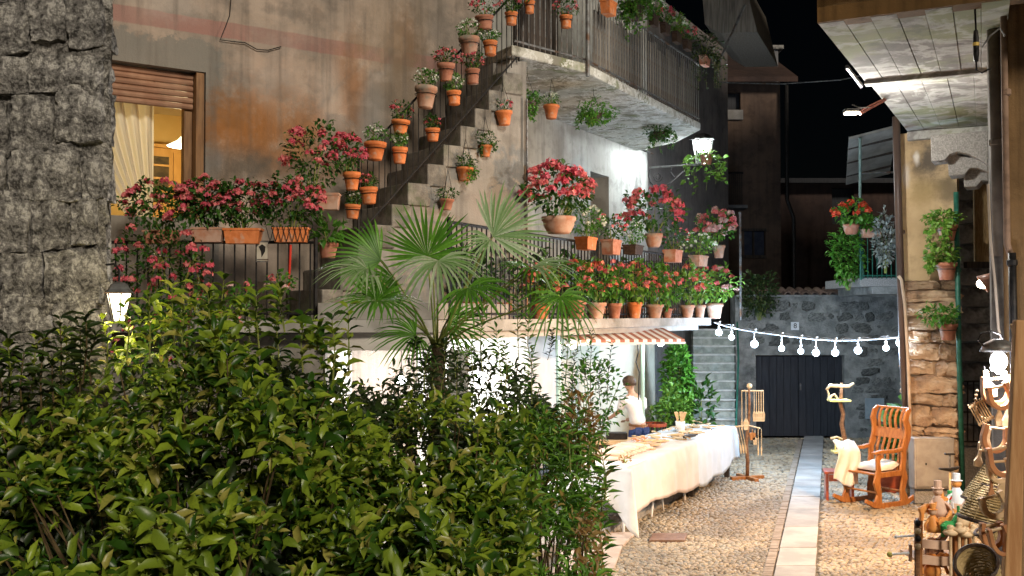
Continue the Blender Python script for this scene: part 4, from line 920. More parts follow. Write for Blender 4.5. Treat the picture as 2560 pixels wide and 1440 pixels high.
# ---- pots hung along the stair railing (plane of the railing, a hand's width in front)
def YS(px): return hit(px, 400, T0, a2, .22)[2].y
GST = "pots hung along the stair railing"
SP = [
 (1212,40,75,48,'bell','terra_brown',fo(P8,80,62,nf=20),"brown pot of dark pink flowers at the stair top, leftmost of the upper row"),
 (1278,30,62,34,'bell','terra',fo(P8,52,48),"small orange pot of pink flowers right beside the big brown pot at the stair top"),
 (1324,2,33,28,'bell','terra',fo(G8,44,40),"small orange pot with plain green leaves at the top edge"),
 (1174,92,140,54,'flared','terra_old',fo(W8,64,50,nf=22),"large weathered pot of white flowers, highest white one left of the stair"),
 (1226,102,138,38,'bell','terra',fo(W8,46,34),"small orange pot of white flowers right of the large weathered pot near the stair top"),
 (1115,158,203,46,'flared','terra_brown',fo(P8,62,46,nf=20),"brown pot of pink flowers on the stair railing against the bare wall"),
 (1182,172,210,38,'bell','terra_brown',fo(P8,60,50),"smaller brown pot of bright pink flowers inside the stair railing"),
 (1063,215,270,58,'flared','terra_old',fo(W8,60,52,nf=20),"tall old chalky pot of white flowers halfway up the stair railing"),
 (1136,227,262,38,'bell','terra',fo(W8,48,48),"orange pot of white flowers right of the tall chalky pot"),
 (1000,300,335,48,'flared','terra',fo(P8,54,52),"orange pot with dark leaves and few pink flowers left of the falling rail"),
 (1082,320,353,38,'round','terra',fo(P8,38,36,nf=10),"small orange pot of pink flowers hanging alone over the dark stair side"),
 (937,355,400,58,'flared','terra',fo(W8,56,52,nf=22),"wide orange pot of white flowers right of the tall pink geranium"),
 (999,367,409,40,'round','terra',fo(W8,42,46),"slim glossy orange pot of white flowers below the dark leaved pink pot"),
 (923,467,510,46,'round','terra',fo(P8,46,42,nf=10),"orange pot with small pink flowers low on the stair railing"),
 (881,510,547,40,'round','terra',fo(W8,38,46,nf=8,leaf='leaf_dark'),"lowest orange pot on the stair railing with thin green leaves"),
]
for c, yt, yb, w, kd, mt, f, lab in SP:
    potted("potted_flower", lab, c, yt, yb, w, YS(c), kd, mt, group=GST, fol=f, ring=True)
potted("potted_geranium", "orange pot of a tall vivid pink geranium at the foot of the stair railing", 880,430,475,46, YS(880)-.1,'flared','terra', group=GST, fol=fo(P8,96,98,dx=-14,flow='magenta',nf=26,frad=.045,per=12,fs=.026,lsz=.055,nl=260,zoff=.0), ring=True)
potted("potted_geranium", "square weathered planter of a tall red geranium reaching above the long troughs", 822,482,525,56, 11.0,'box','terra_old', group=GST, fol=fo(P8,150,185,dx=-42,flow='pink',nf=26,frad=.05,per=12,fs=.026,lsz=.06,nl=420,low=.1))
potted("potted_plant", "brown pot with spiky grass leaves at the post of the terrace railing", 820,606,645,52, 10.75,'round','terra_brown', fol=fo(G8,90,60,shape='dia',lsz=.12,nl=90))
potted("potted_flower", "orange bell pot of pink flowers on the short front of the balcony railing", 1415,38,70,34, 13.35,'bell','terra', fol=fo(P8,64,46,nf=18), ring=True)
# ---- on the long side of the balcony
GB = "planters along the long balcony railing"
def YBal(px, py=60): return hit(px, py, (1.0,13.72), dB, .13)[2].y
for c, yt, yb, w, kd, mt, f, iv, lab in [
 (1521,2,38,48,'box','terra',None,None,"tilted looking orange box at the near end of the long balcony railing"),
 (1590,8,48,56,'trough','wicker_dark',fo(G8,90,50,leaf='leaf_mid',nl=320,lsz=.06),dict(n_str=26,w=100,drop=100,leaf='leaf_mid',lsz=.05),"dark trough hidden under the big trailing green plant on the balcony"),
 (1634,36,66,40,'trough','wicker_dark',fo(W8,58,50,nf=18,fs=.022,lsz=.05),None,"dark trough of white flowers right of the trailing green plant on the balcony"),
 (1663,58,86,40,'trough','wicker_dark',fo(P8,56,46,nf=20,fs=.024,lsz=.05),None,"dark trough of deep pink flowers in the middle of the balcony railing"),
 (1692,80,108,40,'trough','wicker_dark',fo(W8,54,46,leaf='leaf_bright',nf=16,fs=.022,lsz=.055),None,"dark trough of light leaves and white flowers between two pink ones on the balcony"),
 (1718,100,126,38,'trough','wicker_dark',fo(P8,50,44,nf=18,fs=.024,lsz=.05),None,"dark trough of pink flowers, last flowering one towards the balcony end"),
 (1762,140,165,44,'trough','terra_brown',fo(G8,84,58,leaf='leaf_olive',nl=320,lsz=.06),dict(n_str=18,w=90,drop=90,leaf='leaf_olive',lsz=.05),"brown trough of dull trailing green at the far end of the balcony railing")]:
    potted("planter_trough", lab, c, yt, yb, w, YBal(c), kd, mt, math.atan2(dB.y, dB.x), GB, f, iv)
# ---- hung under the balcony
GH = "pots hanging below the balcony"
def hangp(lab, c, yt, yb, w, Y, mat, fol=None, ivy=None, kind='flared'):
    z = at(c, yb, Y).z; return potted("hanging_pot", lab, c, yt, yb, w, Y, kind, mat, group=GH, fol=fol, ivy=ivy, hang=max(.2, min(5.78, 5.78)-z), cat="hanging plant")
hangp("orange hanging pot with a few dark pink flowers left of the trailing fern", 1261,277,313,44,12.7,'terra',fo(P8,44,34,nf=7,nl=80))
hangp("orange hanging pot of small white flowers under the balcony front", 1378,262,297,42,13.9,'terra',fo(W8,46,36,nf=12,nl=130))
hangp("small hanging pot wrapped in green ivy beside the stair soffit", 1213,362,392,36,12.6,'terra',fo(G8,62,34,leaf='leaf_dark'),dict(n_str=9,w=66,drop=50,leaf='leaf_dark'))
hangp("orange hanging pot with ivy spilling to its right", 1161,418,452,44,12.4,'terra',fo(G8,50,36,leaf='leaf_dark'),dict(n_str=6,w=70,drop=60,leaf='leaf_mid',side=.8))
hangp("brown hanging pot with sparse dark leaves just above the palm", 1116,497,525,38,12.2,'terra_brown',fo(G8,66,30,leaf='leaf_dark',nl=140))
def basket(lab, c, cy, w, h, Y, leaf, drop, nl=420, n_str=12):
    r = at(c, cy, Y); sc = Y/FPX; root = thing("hanging_basket", lab, "hanging plant", r, 0, "leafy baskets below the balcony")
    MB().lathe([(.001,-.10),(.08,-.09),(.12,-.03),(.13,.03),(.12,.03)], 12).build("basket", M['wicker_dark'], root, local=True)
    foliage(w*sc, h*sc, root, None, leaf=leaf, nl=nl, lsz=.05, zoff=-h*sc*.5); trailing(root, n_str, w*sc, drop*sc, leaf=leaf, lsz=.045)
    mb = MB(); hz = 5.79-r.z
    for t in (0,2.1,4.2): mb.tube([(.12*math.cos(t), .12*math.sin(t), .02), (0,0,max(.1,min(.5,hz*.8))), (0,0,max(.12,hz))], .003, 3, False)
    mb.build("hanger", M['iron'], root, local=True); return root
basket("long trailing green fern hanging between two orange pots under the balcony", 1318,262,66,70,13.3,'leaf_mid',100,n_str=9)
basket("round bushy green hanging plant in the middle under the balcony", 1484,290,104,78,14.6,'leaf_mid',46)
basket("dark round leafy ball hanging near the wall corner left of the lantern", 1650,335,76,66,17.6,'leaf_dark',52,nl=380)
# ---- pots on the rail of the terrace
def YR(px, off=0): return hit(px, 620, R0, u2, off)[2].y
GR = "planters on the terrace rail above the market stall"
potted("potted_geranium", "big round clay bowl with the largest pink geranium above the palm's right leaf", 1397,541,584,86,YR(1397),'bowl','terra_old',group=GR,fol=fo(P8,176,132,dx=-4,nf=40,frad=.075,per=15,fs=.04,lsz=.085,nl=420,low=.0))
potted("planter_box", "orange planter box of white flowers right of the big clay bowl", 1465,592,625,62,YR(1465,.1),'box','terra',RZB,GR,fo(W8,96,84,nf=30,frad=.03,fs=.022,lsz=.05,nl=320))
potted("planter_box", "brown square planter of dusty pink flowers behind the orange box", 1528,598,637,58,YR(1528,.1),'box','terra_brown',RZB,GR,fo(P8,76,70,nf=18,fs=.022,lsz=.05,nl=260))
potted("planter_box", "dark wire planter of small white flowers between clay boxes", 1583,612,637,60,YR(1583,.1),'box','wicker_dark',RZB,GR,fo(W8,68,62,nf=22,lsz=.045,nl=260))
potted("potted_geranium", "round clay pot with a spreading red geranium right of the small door", 1634,583,618,46,YR(1634),'bowl','terra_old',0,GR,fo(P8,150,112,nf=34,frad=.07,per=13,fs=.042,lsz=.085,nl=360,low=.0))
potted("planter_box", "brown box planter with dull pink flowers right of the red geranium", 1682,624,656,58,YR(1682,.1),'box','terra_brown',RZB,GR,fo(P8,80,66,nf=16,leaf='leaf_dark',lsz=.055,nl=260))
potted("planter_box", "long mossy trough of pale green leaves and white flowers near the rail end", 1746,638,666,74,YR(1746,.1),'trough','terra_old',RZB,GR,fo(W8,90,62,leaf='leaf_bright',nf=26,fs=.024,lsz=.055,nl=320))
potted("potted_geranium", "clay pot of pale pink flowers at the far end of the terrace rail", 1797,612,645,34,YR(1790)+.2,'flared','terra_old',0,GR,fo(P8,98,92,dx=-8,flow='palepink',nf=30,frad=.07,per=12,fs=.045,lsz=.08,nl=300,leaf='leaf_mid',low=.0))
# ---- lower row on the terrace edge
GL = "row of clay pots standing on the terrace edge"
LP = [(1352,756,797,52,'terra','clay pot behind the drooping palm leaf, leftmost of the row',12.5),(1440,750,797,54,'terra_brown','pale rimmed brown pot, second from the left',None),(1490,757,798,54,'terra_old','wide weathered pot third in the row',None),
      (1536,764,803,40,'terra_brown','narrow brown pot just left of the bright orange one',None),(1587,763,804,40,'terra','smooth bright orange pot in the middle of the row',None),(1636,765,800,48,'terra_old','broad clay pot right of the bright orange one',None),
      (1668,766,790,28,'terra_brown','small brown pot squeezed behind two larger ones',None),(1718,765,798,40,'terra_old','greyish clay pot third from the slab end',None),(1749,765,798,32,'terra_old','narrow chalky pot next to last at the slab end',None)]
for i, (c, yt, yb, w, mt, lab, Y) in enumerate(LP):
    Y = Y or YR(c, .08); gz = at(c, yb, Y).z; dy = (gz-TZ)/Y*FPX
    lf = 'leaf_bright' if i in (0,4,7,8) else 'leaf_mid'; s = w/48
    potted("potted_begonia", lab+", orange pink flowers", c, yt+dy, yb+dy, w, Y, 'flared', mt, 0, GL, fo(P8,84*max(.85,s),104,flow='coral' if i not in (3,7) else 'red',nf=17,frad=.04,per=7,fs=.036,lsz=.095,nl=190,leaf=lf))
Yq = YR(1780,.1); potted("potted_begonia", "pinkish clay pot hanging over the end of the slab, last of the row, rosy flowers", 1786,757,796,46,Yq,'flared','terra_old',0,GL,fo(P8,96,90,dx=8,flow='palepink',nf=18,frad=.05,per=8,fs=.038,lsz=.10,nl=190,leaf='leaf_bright'))
# second line of plants behind, against the railing
for c, cy, lab in [(1345,690,"first"),(1500,676,"second"),(1590,690,"third"),(1670,700,"fourth")]:
    Y = YR(c,-.35); sc = Y/FPX
    potted("potted_begonia", {"first":"dark pot with red flowers behind the railing, nearest the palm","second":"tall red flowering plant behind the railing under the brown square planter","third":"leafy red flowering plant behind the railing below the wire planter","fourth":"green plant behind the railing below the box of dull pink flowers"}[lab], c, 770, 787, 46, Y, 'flared','terra_brown',0,"plants standing behind the terrace railing",fo(P8,110,110,flow='coral',nf=14,frad=.04,per=7,fs=.034,lsz=.10,nl=220,leaf='leaf_mid'))
for px, wh in ((1175,'the railing start beside the palm top'),(1255,'the bars left of the clay bowl'),(1330,'the bars under the pale palm leaf'),(1420,'the bars below the big clay bowl'),(1560,'the bars below the brown square planter'),(1640,'the bars below the round clay pot')):
    Y = YR(px,-.55); p = Vector((at(px,0,Y).x, Y, TZ)); r = thing("terrace_plant", "dark leafy potted plant behind "+wh, "plant", p, group="dark plants behind the terrace railing bars")
    MB().lathe([(.001,0),(.10,0),(.13,.2),(.12,.2),(.001,.17)], 12).build("pot", M['terra_brown'], r, local=True); foliage(.62, .78, r, None, leaf='leaf_dark', nl=230, lsz=.10, zoff=.12)
# ---- long planters on the left terrace railing
GT = "long planters of red flowers on the left terrace railing"
YL = 10.50
for c, yt, yb, w, mt, lab, pw in [(608,570,610,96,'terra',"orange clay trough right of centre on the left terrace railing, scratched front",190),(728,568,606,92,'terra',"orange trough held in a lattice wire basket at the railing post",170),(520,568,606,84,'terra_old',"grey weathered trough under the mass of red flowers",170),(405,575,610,90,'terra_brown',"brown trough almost hidden by trailing red flowers beside the rubble wall",210)]:
    r = potted("planter_trough", lab, c, yt, yb, w, YL, 'trough', mt, 0, GT, fo(P8,pw,128,nf=34,frad=.045,per=12,fs=.026,lsz=.06,nl=560,flow='pink',depth=.34,low=.15))
    if c == 728:
        mb = MB(); sc = YL/FPX; ww, hh_ = 96*sc, 40*sc
        for k in range(8):
            x = -ww/2+ww*k/7
            for s_ in (-1,1): mb.tube([(x,-.085,0),(x+s_*ww/9,-.09,hh_)], .004, 3, False)
        mb.build("wire_basket", M['iron'], r, local=True)
# trailing mass at far left
r = thing("trailing_geranium", "red geranium trailing from the railing down beside the rubble wall", "plant", at(400, 640, 10.35))
foliage(1.0, 1.25, r, None, leaf='leaf_dark', nl=900, lsz=.06, flow='pink', nf=30, frad=.05, per=12, fs=.028, zoff=-.85, low=1.2, depth=.3)
foliage(.9, 1.0, r, None, leaf='leaf_mid', nl=400, lsz=.06, flow='pink', nf=12, frad=.045, per=10, fs=.026, zoff=-1.5, low=1.9, depth=.3)
r = thing("trailing_geranium", "drooping geranium stem with pink clusters right of the trailing mass", "plant", at(482, 650, 10.2))
foliage(.42, .9, r, None, leaf='leaf_dark', nl=130, lsz=.055, flow='pink', nf=12, frad=.05, per=12, fs=.028, zoff=-.75, low=1.2, depth=.2)
# sign and red stick on the railing
sg = at(655, 629, 10.52)
sgn = thing("railing_sign", "small framed picture plaque with a dark leaf drawing hung on the railing", "sign", (sg.x, 10.53, sg.z))
MB().cbox((0,0,0), (.11,.012,.19)).build("plaque", pm("aged_paper_plaque", (.42,.38,.3), (.5,.46,.38), 9, .7, 40, .2), sgn, local=True)
MB().cbox((0,0,.10), (.125,.02,.012)).cbox((0,0,-.08), (.125,.02,.010)).cbox((0,0,-.10), (.125,.02,.012)).build("frame", M['iron_grey'], sgn, local=True)
MB().add([(-.005,-.008,-.06),(.03,-.008,.0),(.035,-.008,.05),(.0,-.008,.075),(-.035,-.008,.05),(-.012,-.008,.0)], [(0,1,2,3,4,5)]).build("drawing", M['iron'], sgn, local=True)
tag(MB().tube([at(727,612,10.45), at(722,720,10.45)], .012, 6).build("broom_stick", pm("red_painted_stick", (.5,.03,.015),(.6,.05,.03),6)), "thin red stick leaning behind the terrace railing", "stick")

# ---- plants of the right side
def YP(px): return 14.3
potted("wall_pot", "reddish bracket pot with yellow green trailing plant, uppermost on the ochre wall", 2368,560,602,52,14.2,'flared','terra_brown',0,"pots fixed to the right corner wall",fo(G8,84,40,dx=-10,leaf='leaf_bright',nl=260,lsz=.07),dict(n_str=10,w=100,drop=90,leaf='leaf_bright',lsz=.07,side=-.5),ring=True)
potted("wall_pot", "reddish pot with leafy plant, middle one on the wall corner above the stones", 2366,655,700,52,14.2,'flared','terra_brown',0,"pots fixed to the right corner wall",fo(G8,86,44,dx=-14,leaf='leaf_bright',nl=240,lsz=.075),dict(n_str=5,w=96,drop=50,leaf='leaf_bright',lsz=.07,side=-.5),ring=True)
potted("wall_pot", "reddish pot with leafy plant on the warm stones, lowest of the three", 2370,808,850,48,14.2,'flared','terra_brown',0,"pots fixed to the right corner wall",fo(G8,94,52,dx=-18,leaf='leaf_mid',nl=240,lsz=.075),ring=True)
potted("potted_flower", "clay bowl of orange red flowers on the corner of the far balcony", 2128,560,586,40,19.3,'bowl','terra_brown',0,None,fo(P8,84,58,flow='orange',nf=12,frad=.07,per=7,fs=.05,lsz=.12,nl=150,leaf='leaf_mid'))
potted("planter_trough", "pinkish trough with green shoots on the far green railing", 2178,572,594,52,19.35,'trough','terra_old',0,None,fo(G8,54,30,lsz=.10,nl=110))
def shrub(name, lab, base, w, h, dp, leaf, nl, lsz, shape='oval', cat="shrub", stems=8, flow=None, nf=0, twig='twig', seed=0):
    r = thing(name, lab, cat, base); foliage(w, h, r, None, leaf=leaf, nl=nl, lsz=lsz, shape=shape, depth=dp, flow=flow, nf=nf, zoff=0, frad=.05, per=6, fs=.03, low=-.02); return r
b = at(2120, 725, 19.6); shrub("climbing_plant", "dense green climber hanging from the far balcony corner", b, .62, 1.2, .5, 'leaf_mid', 700, .10, cat="climber")
b = at(2213, 682, 19.2); shrub("silver_plant", "silvery grey leaved plant spilling over the far green railing", b, .42, 1.1, .35, 'leaf_silver', 420, .10, 'dia', cat="plant")
b = at(1898, 800, 21.6); shrub("wall_shrub", "dull olive shrub growing over the left end of the rubble wall", b, .8, .95, .6, 'leaf_olive', 600, .10, cat="shrub")
b = gnd(1695, 1172); b.y = 18.6; b.x = at(1682,0,18.6).x; b.z = 0
shrub("bush", "bright green leafy bush at the foot of the stone steps", b, .74, 1.25, .7, 'leaf_bright', 1100, .10)
b2 = Vector((at(1690,0,19.0).x, 19.0, .8)); shrub("bush", "tall darker green bush behind the bright one against the rubble wall", b2, .55, 1.3, .5, 'leaf_mid', 800, .12)
b = Vector((at(1752,0,18.9).x, 18.9, .3)); shrub("bush", "thin spiky leaved bush in front of the stone steps", b, .42, 1.1, .4, 'leaf_dark', 150, .16, 'dia')
b = Vector((at(2275,0,15.3).x, 15.6, .1)); shrub("garden_plant", "dark strappy plant in the corner behind the rocking chair", b, .5, 1.15, .5, 'leaf_dark', 200, .25, 'dia', cat="plant")
pr_ = Vector((at(2222,0,15.4).x, 15.4, 0)); q = thing("tub_planter", "dark red brown wooden tub behind the rocking chair", "tub", pr_)
MB().cbox((0,0,.22), (.62,.4,.44), taper=.85).build("tub", M['wood_red'], q, local=True, bevel=.01)

# ============================================================ palm
YPm = 7.9; sc = YPm/FPX
ptop = at(1092, 868, YPm); pbot = Vector((at(1086,0,YPm).x, YPm, 0))
palm = thing("fan_palm", "fan palm with fibrous trunk and spread star shaped leaves in front of the terrace", "palm", pbot)
trk = MB(); path = [pbot.lerp(ptop, t)+Vector((.01*math.sin(t*9),0,0)) for t in [i/14 for i in range(15)]]
trk.tube(path, [.052+.010*math.sin(i*2.1) for i in range(15)], 12).build("trunk", pm("fibrous_palm_trunk", (.09,.06,.035), (.20,.15,.09), 14, 1, 50, 1, .03, stretch=(4,4,1)), palm)
mb = MB()
for k in range(120):
    t = random.uniform(.72,1.02); an = random.uniform(0,6.28); c = pbot.lerp(ptop, t); d = Vector((math.cos(an), math.sin(an), 0))
    mb.tube([c+d*.04, c+d*.07+Vector((0,0,random.uniform(-.03,.09))), c+d*random.uniform(.07,.12)+Vector((0,0,random.uniform(-.12,.14)))], .003, 3, False)
mb.build("trunk_fibres", M['twig'], palm, kind="stuff")
def frond(hub, mid, nrm, rad, spread, nseg, mat, droop=.25, fused=.35, wid=1.0):
    """hub px,py,Y ; mid = direction of the middle blade (image right, up, towards camera); nrm facing"""
    H = at(*hub); m = Vector((mid[0], -mid[2], mid[1])).normalized(); nn = Vector((nrm[0], -nrm[2], nrm[1])).normalized()
    sd_ = m.cross(nn).normalized(); nn = sd_.cross(m).normalized(); V, T = [], []
    for k in range(nseg):
        a = -spread/2+spread*(k+.5)/nseg; an = R(a+random.uniform(-.22,.22)*spread/nseg); d = m*math.cos(an)+sd_*math.sin(an); s2 = sd_*math.cos(an)-m*math.sin(an)
        L = rad*(1-.22*abs(a/(spread/2))**2)*random.uniform(.8,1.08); hw = .8*math.tan(R(spread/nseg/2))*rad*fused*wid; n0 = len(V); fold = .35
        dr = droop*random.uniform(.6,1.4)
        for (t, w) in ((0,.02),(fused*.5,.55),(fused,1.0),(.62,.95),(.82,.6),(1.0,.03)):
            c = H+d*(L*t)+Vector((0,0,-1))*(L*dr*max(0,t-.3)**2)+nn*(.03*math.sin(t*3))
            V += [tuple(c-s2*hw*w), tuple(c-nn*(hw*w*fold)), tuple(c+s2*hw*w)]
        for i in range(5):
            b = n0+i*3
            for j in (0,1): T += [(b+j,b+j+1,b+j+4),(b+j,b+j+4,b+j+3)]
    V = np.array(V)-np.array(palm.location); o = bpy.data.objects.new("frond", tri_mesh("frond", V, T, M[mat])); link(o, palm)
    pm_ = MB(); p0 = ptop+Vector((random.uniform(-.03,.03),0,-.02)); midp = p0.lerp(H,.5)+Vector((0,0,.05)); H = H-Vector((0,0,.0))
    q = [p0, p0.lerp(midp,.5)+Vector((0,0,.03)), midp, midp.lerp(H,.55)+Vector((0,0,.012)), H-Vector(palm.location)+Vector(palm.location)]
    pm_.tube(q, [.010,.008,.007,.006,.005], 5).build("petiole", M['twig_green'], palm)
frond((1068,640,7.7),(.02,1,.25),(0,.35,1),.45,215,27,'palm',.12,.45)
frond((1080,635,7.9),(.5,.8,.1),(0,.3,1),.36,70,9,'palm',.1,.4)
frond((952,652,7.9),(-.95,.32,.1),(.1,.3,1),.46,150,22,'palm',.25,.5)
frond((1232,592,7.8),(.8,.62,.1),(-.2,.2,1),.48,160,24,'palm_pale',.12,.5)
frond((1225,600,7.8),(-.6,-.5,.3),(0,.6,.8),.27,180,14,'palm_pale',.3,.35)
frond((918,672,7.3),(-.9,-.15,.5),(0,.9,.5),.40,190,24,'palm_pale',.45,.35)
frond((1095,652,7.2),(.2,-.5,.6),(0,.9,.4),.42,230,26,'palm_pale',.55,.35)
frond((942,752,7.2),(-.1,-.2,.7),(0,.8,.65),.42,300,34,'palm',.30,.4)
frond((942,752,7.25),(.1,.9,.3),(0,.3,1),.30,120,12,'palm',.2,.4)
frond((1040,838,7.3),(-.9,-.1,.4),(0,.7,.7),.36,220,26,'palm',.45,.35)
frond((1400,742,7.2),(.1,-.6,.4),(0,.9,.5),.36,250,22,'palm',.9,.3,.9)
frond((1330,668,7.5),(.95,.02,.4),(0,.9,.4),.46,110,13,'palm_pale',.35,.35)
frond((1330,676,7.5),(-.5,.05,.5),(0,.9,.4),.34,200,16,'palm',.35,.35)
frond((1170,720,7.0),(.5,-.3,.5),(0,.8,.6),.40,200,22,'palm',.5,.35)
frond((1120,815,7.9),(.8,.1,.1),(0,.5,.8),.38,160,18,'palm',.5,.35)
frond((985,700,8.2),(-.6,-.3,.1),(0,.4,.9),.40,180,18,'palm',.4,.35)

# ============================================================ foreground shrubs
LEAFN = [0]
def hedge(name, lab, outline, px0, px1, ybot, Yfar, Ynear, n, lsz, asp, leaf, shape='oval', thick=.55, up=.45, parts=0, cat="shrub", bias=1.0, stems=40, sprig=0, right=None, gap=-.6):
    """bank of leaves: a sloping crown surface running from Yfar at its outline to Ynear at the bottom, several leaves deep"""
    xs = np.array([p[0] for p in outline], float); ys = np.array([p[1] for p in outline], float)
    px = px0+(px1-px0)*rs.rand(n); top = np.interp(px, xs, ys); v = rs.rand(n)**bias; py = top+(ybot-top)*v
    fr_ = (py-top)/(ybot-top+1e-6); base = Yfar+(Ynear-Yfar)*np.clip(fr_, 0, 1)**.8
    wave = .22*np.sin(px*.011+py*.004)+.16*np.sin(px*.027-py*.019)+.1*np.sin(px*.05+py*.043)
    Y = base+wave*(Yfar/6)+rs.rand(n)**1.4*thick
    cx = (px-1280)/FPX; cy = (720-py)/FPX; dy = math.cos(PITCH)-cy*math.sin(PITCH); dz = math.sin(PITCH)+cy*math.cos(PITCH)
    P = np.stack([cx/dy*Y, Y, EYE+dz/dy*Y], axis=1)
    P = P[P[:,2] > .15]; n = len(P)
    root = thing(name, lab, cat, (float(P[:,0].mean()), float(P[:,1].mean())+.3, 0)); base_ = np.array(root.location)
    keepc = np.array([mnoise.noise(Vector((float(a[0])*2.4, float(a[1])*2.4, float(a[2])*3.6))) > gap for a in P]); P = P[keepc]; n = len(P)
    # leaves sit in whorls round shoot tips
    G = 7; nc = max(1, n//G); cen = P[rs.permutation(n)[:nc]]; ci = np.arange(n) % nc; ax = unit(np.stack([rs.normal(0,.45,nc), -.45+rs.normal(0,.35,nc), .8+0*rs.rand(nc)], axis=1))
    ph = rs.rand(nc)*6.28; lev = (np.arange(n)//nc)
    t1_ = unit(np.cross(ax, np.array([[.3,.2,1.]]))); t2_ = np.cross(ax, t1_); an_ = ph[ci]+lev*2.4+rs.normal(0,.15,n)
    out_ = t1_[ci]*np.cos(an_)[:,None]+t2_[ci]*np.sin(an_)[:,None]; P = cen[ci]-ax[ci]*(lsz*.28*lev[:,None])+out_*lsz*.08
    Dw = out_*(.8+.08*lev[:,None])+ax[ci]*(.75-.16*lev[:,None])+rs.normal(0,.12,(n,3)); Nw = ax[ci]*1.0+np.array([0,-.35,.25])+rs.normal(0,.30,(n,3))
    Y = P[:,1]
    an = rs.rand(n)*6.283; el = rs.normal(.12, .38, n); D = np.stack([np.cos(an)*np.cos(el), np.sin(an)*np.cos(el)-.15, np.sin(el)], axis=1)
    D = Dw; N = Nw; L = lsz*(.4+.95*rs.rand(n)**1.3); Wd = L*asp*(.7+.55*rs.rand(n))
    if parts:
        order = np.argsort(Y[:n] if len(Y) == n else P[:,1])[:parts]; mask = np.zeros(n, bool); mask[order] = True
        BV = OV; base_me = None
        lm = tri_mesh("leaf", OV*np.array([1,asp,1.4]), OT, M[leaf]); lm2 = tri_mesh("leaf", OV*np.array([1,asp*1.15,-1.2]), OT, M[leaf])
        for i in order:
            d = Vector(D[i]).normalized(); s_ = Vector(N[i]).cross(d).normalized(); u_ = d.cross(s_); q = Matrix((d, s_, u_)).transposed().to_euler()
            o = bpy.data.objects.new("leaf", lm if i % 2 else lm2); link(o, root); o.location = Vector(P[i]-base_); o.rotation_euler = q; o.scale = (L[i],)*3
        keep = ~mask
    else: keep = np.ones(n, bool)
    V, T = leaf_arrays(P[keep]-base_, D[keep], N[keep], L[keep], Wd[keep], shape)
    o = bpy.data.objects.new("foliage", tri_mesh("foliage", V, T, M[leaf])); link(o, root); o["kind"] = "stuff"
    mb = MB()
    for k in range(stems):
        q = P[rs.randint(n)]-base_; g_ = np.array([q[0]*.55, .4+q[1]*.4, max(.02, q[2]-1.2)])
        m_ = (q+g_)/2+rs.normal(size=3)*.06; mb.tube([tuple(g_), tuple(m_), tuple(q)], [.012,.008,.004], 4, False)
    mb.build("branches", M['twig'], root, local=True, kind="stuff"); return root, P
def shoots(root, pts, Y, leaf, lsz, asp, per=9, tw='twig_green', lean=.1, shape='oval', rad=.006):
    """upright shoots with opposite leaves; pts = [(px, ytip, ybase)]"""
    b0 = np.array(root.location); PP, DD = [], []; mb = MB()
    for px, yt, yb in pts:
        Yk = Y+random.uniform(-.25,.25); a, b = at(px+random.uniform(-14,14), yb, Yk+.1), at(px, yt, Yk); m = a.lerp(b,.5)+Vector((random.uniform(-.03,.03),0,.01)); pth = [a, m, b]
        mb.tube([p-Vector(root.location) for p in pth], [rad,rad*.8,rad*.4], 5)
        for k in range(per):
            t = .15+.85*k/(per-1); p = (a.lerp(m, t*2) if t < .5 else m.lerp(b, t*2-1)); an = k*1.7+random.uniform(-.4,.4)
            for s_ in (0, math.pi):
                PP.append(np.array(p)-b0); DD.append((math.cos(an+s_), math.sin(an+s_)*.8-.1, random.uniform(-.1,.5)+.4*t))
    PP, DD = np.array(PP), np.array(DD); n = len(PP); N = rnd_dirs(n)*.4+np.array([0,-.3,1]); L = lsz*(.6+.6*rs.rand(n))
    V, T = leaf_arrays(PP, DD, N, L, L*asp, shape); o = bpy.data.objects.new("shoot_leaves", tri_mesh("shoot_leaves", V, T, M[leaf])); link(o, root); o["kind"] = "stuff"
    mb.build("shoots", M[tw], root, local=True, kind="stuff")
out1 = [(-80,1000),(0,1010),(60,1020),(130,990),(200,930),(260,900),(330,810),(400,745),(480,700),(560,735),(640,745),(720,790),(800,800),(860,850),(900,930),(930,985)]
# inner mass with shade in its leaf colour far behind, then the bright crown
hb, _ = hedge("laurel_shrub", "shrub with shade coloured leaves just behind the big leaved hedge in the lower left", [(-80,1040),(200,980),(420,840),(700,870),(900,960),(960,1010)], -100, 960, 1500, 6.9, 5.2, 5600, .11, .42, 'leaf_hedge_dark', thick=.7, stems=60)
h1, _ = hedge("laurel_shrub", "large foreground shrub with broad yellow green leaves filling the lower left", out1, -100, 930, 1520, 6.6, 4.15, 13500, .105, .42, 'leaf_hedge', gap=.06, thick=.5, parts=290, stems=120, bias=.85)
shoots(h1, [(372,742,900),(430,722,880),(520,735,900),(560,700,860),(462,760,900),(640,742,870),(700,720,830),(690,770,900),(612,760,900),(255,800,930),(165,830,960),(310,770,900),(90,850,980),(20,870,1000),(760,790,930),(830,800,950),(870,770,940),(800,830,960)], 6.4, 'leaf_hedge', .11, .42, per=8)
out2 = [(780,1010),(880,985),(960,1010),(1040,990),(1120,965),(1200,1030),(1290,1010),(1340,1060)]
h2_, _ = hedge("laurel_shrub", "middle foreground shrub with mixed green leaves below the palm", out2, 760, 1330, 1520, 6.9, 4.35, 10500, .09, .40, 'leaf_hedge', gap=.04, thick=.6, parts=200, stems=80, bias=.9)
out3 = [(1120,1130),(1200,1060),(1260,1010),(1330,1010),(1400,1040),(1450,1060),(1500,1130)]
def trimx(px): return px
h3, _ = hedge("narrow_leaved_shrub", "fresh green narrow leaved shrub beside the white clothed table", out3, 1130, 1500, 1560, 7.4, 5.0, 10000, .09, .25, 'leaf_narrow', gap=-.08, thick=.7, stems=60, bias=.95)
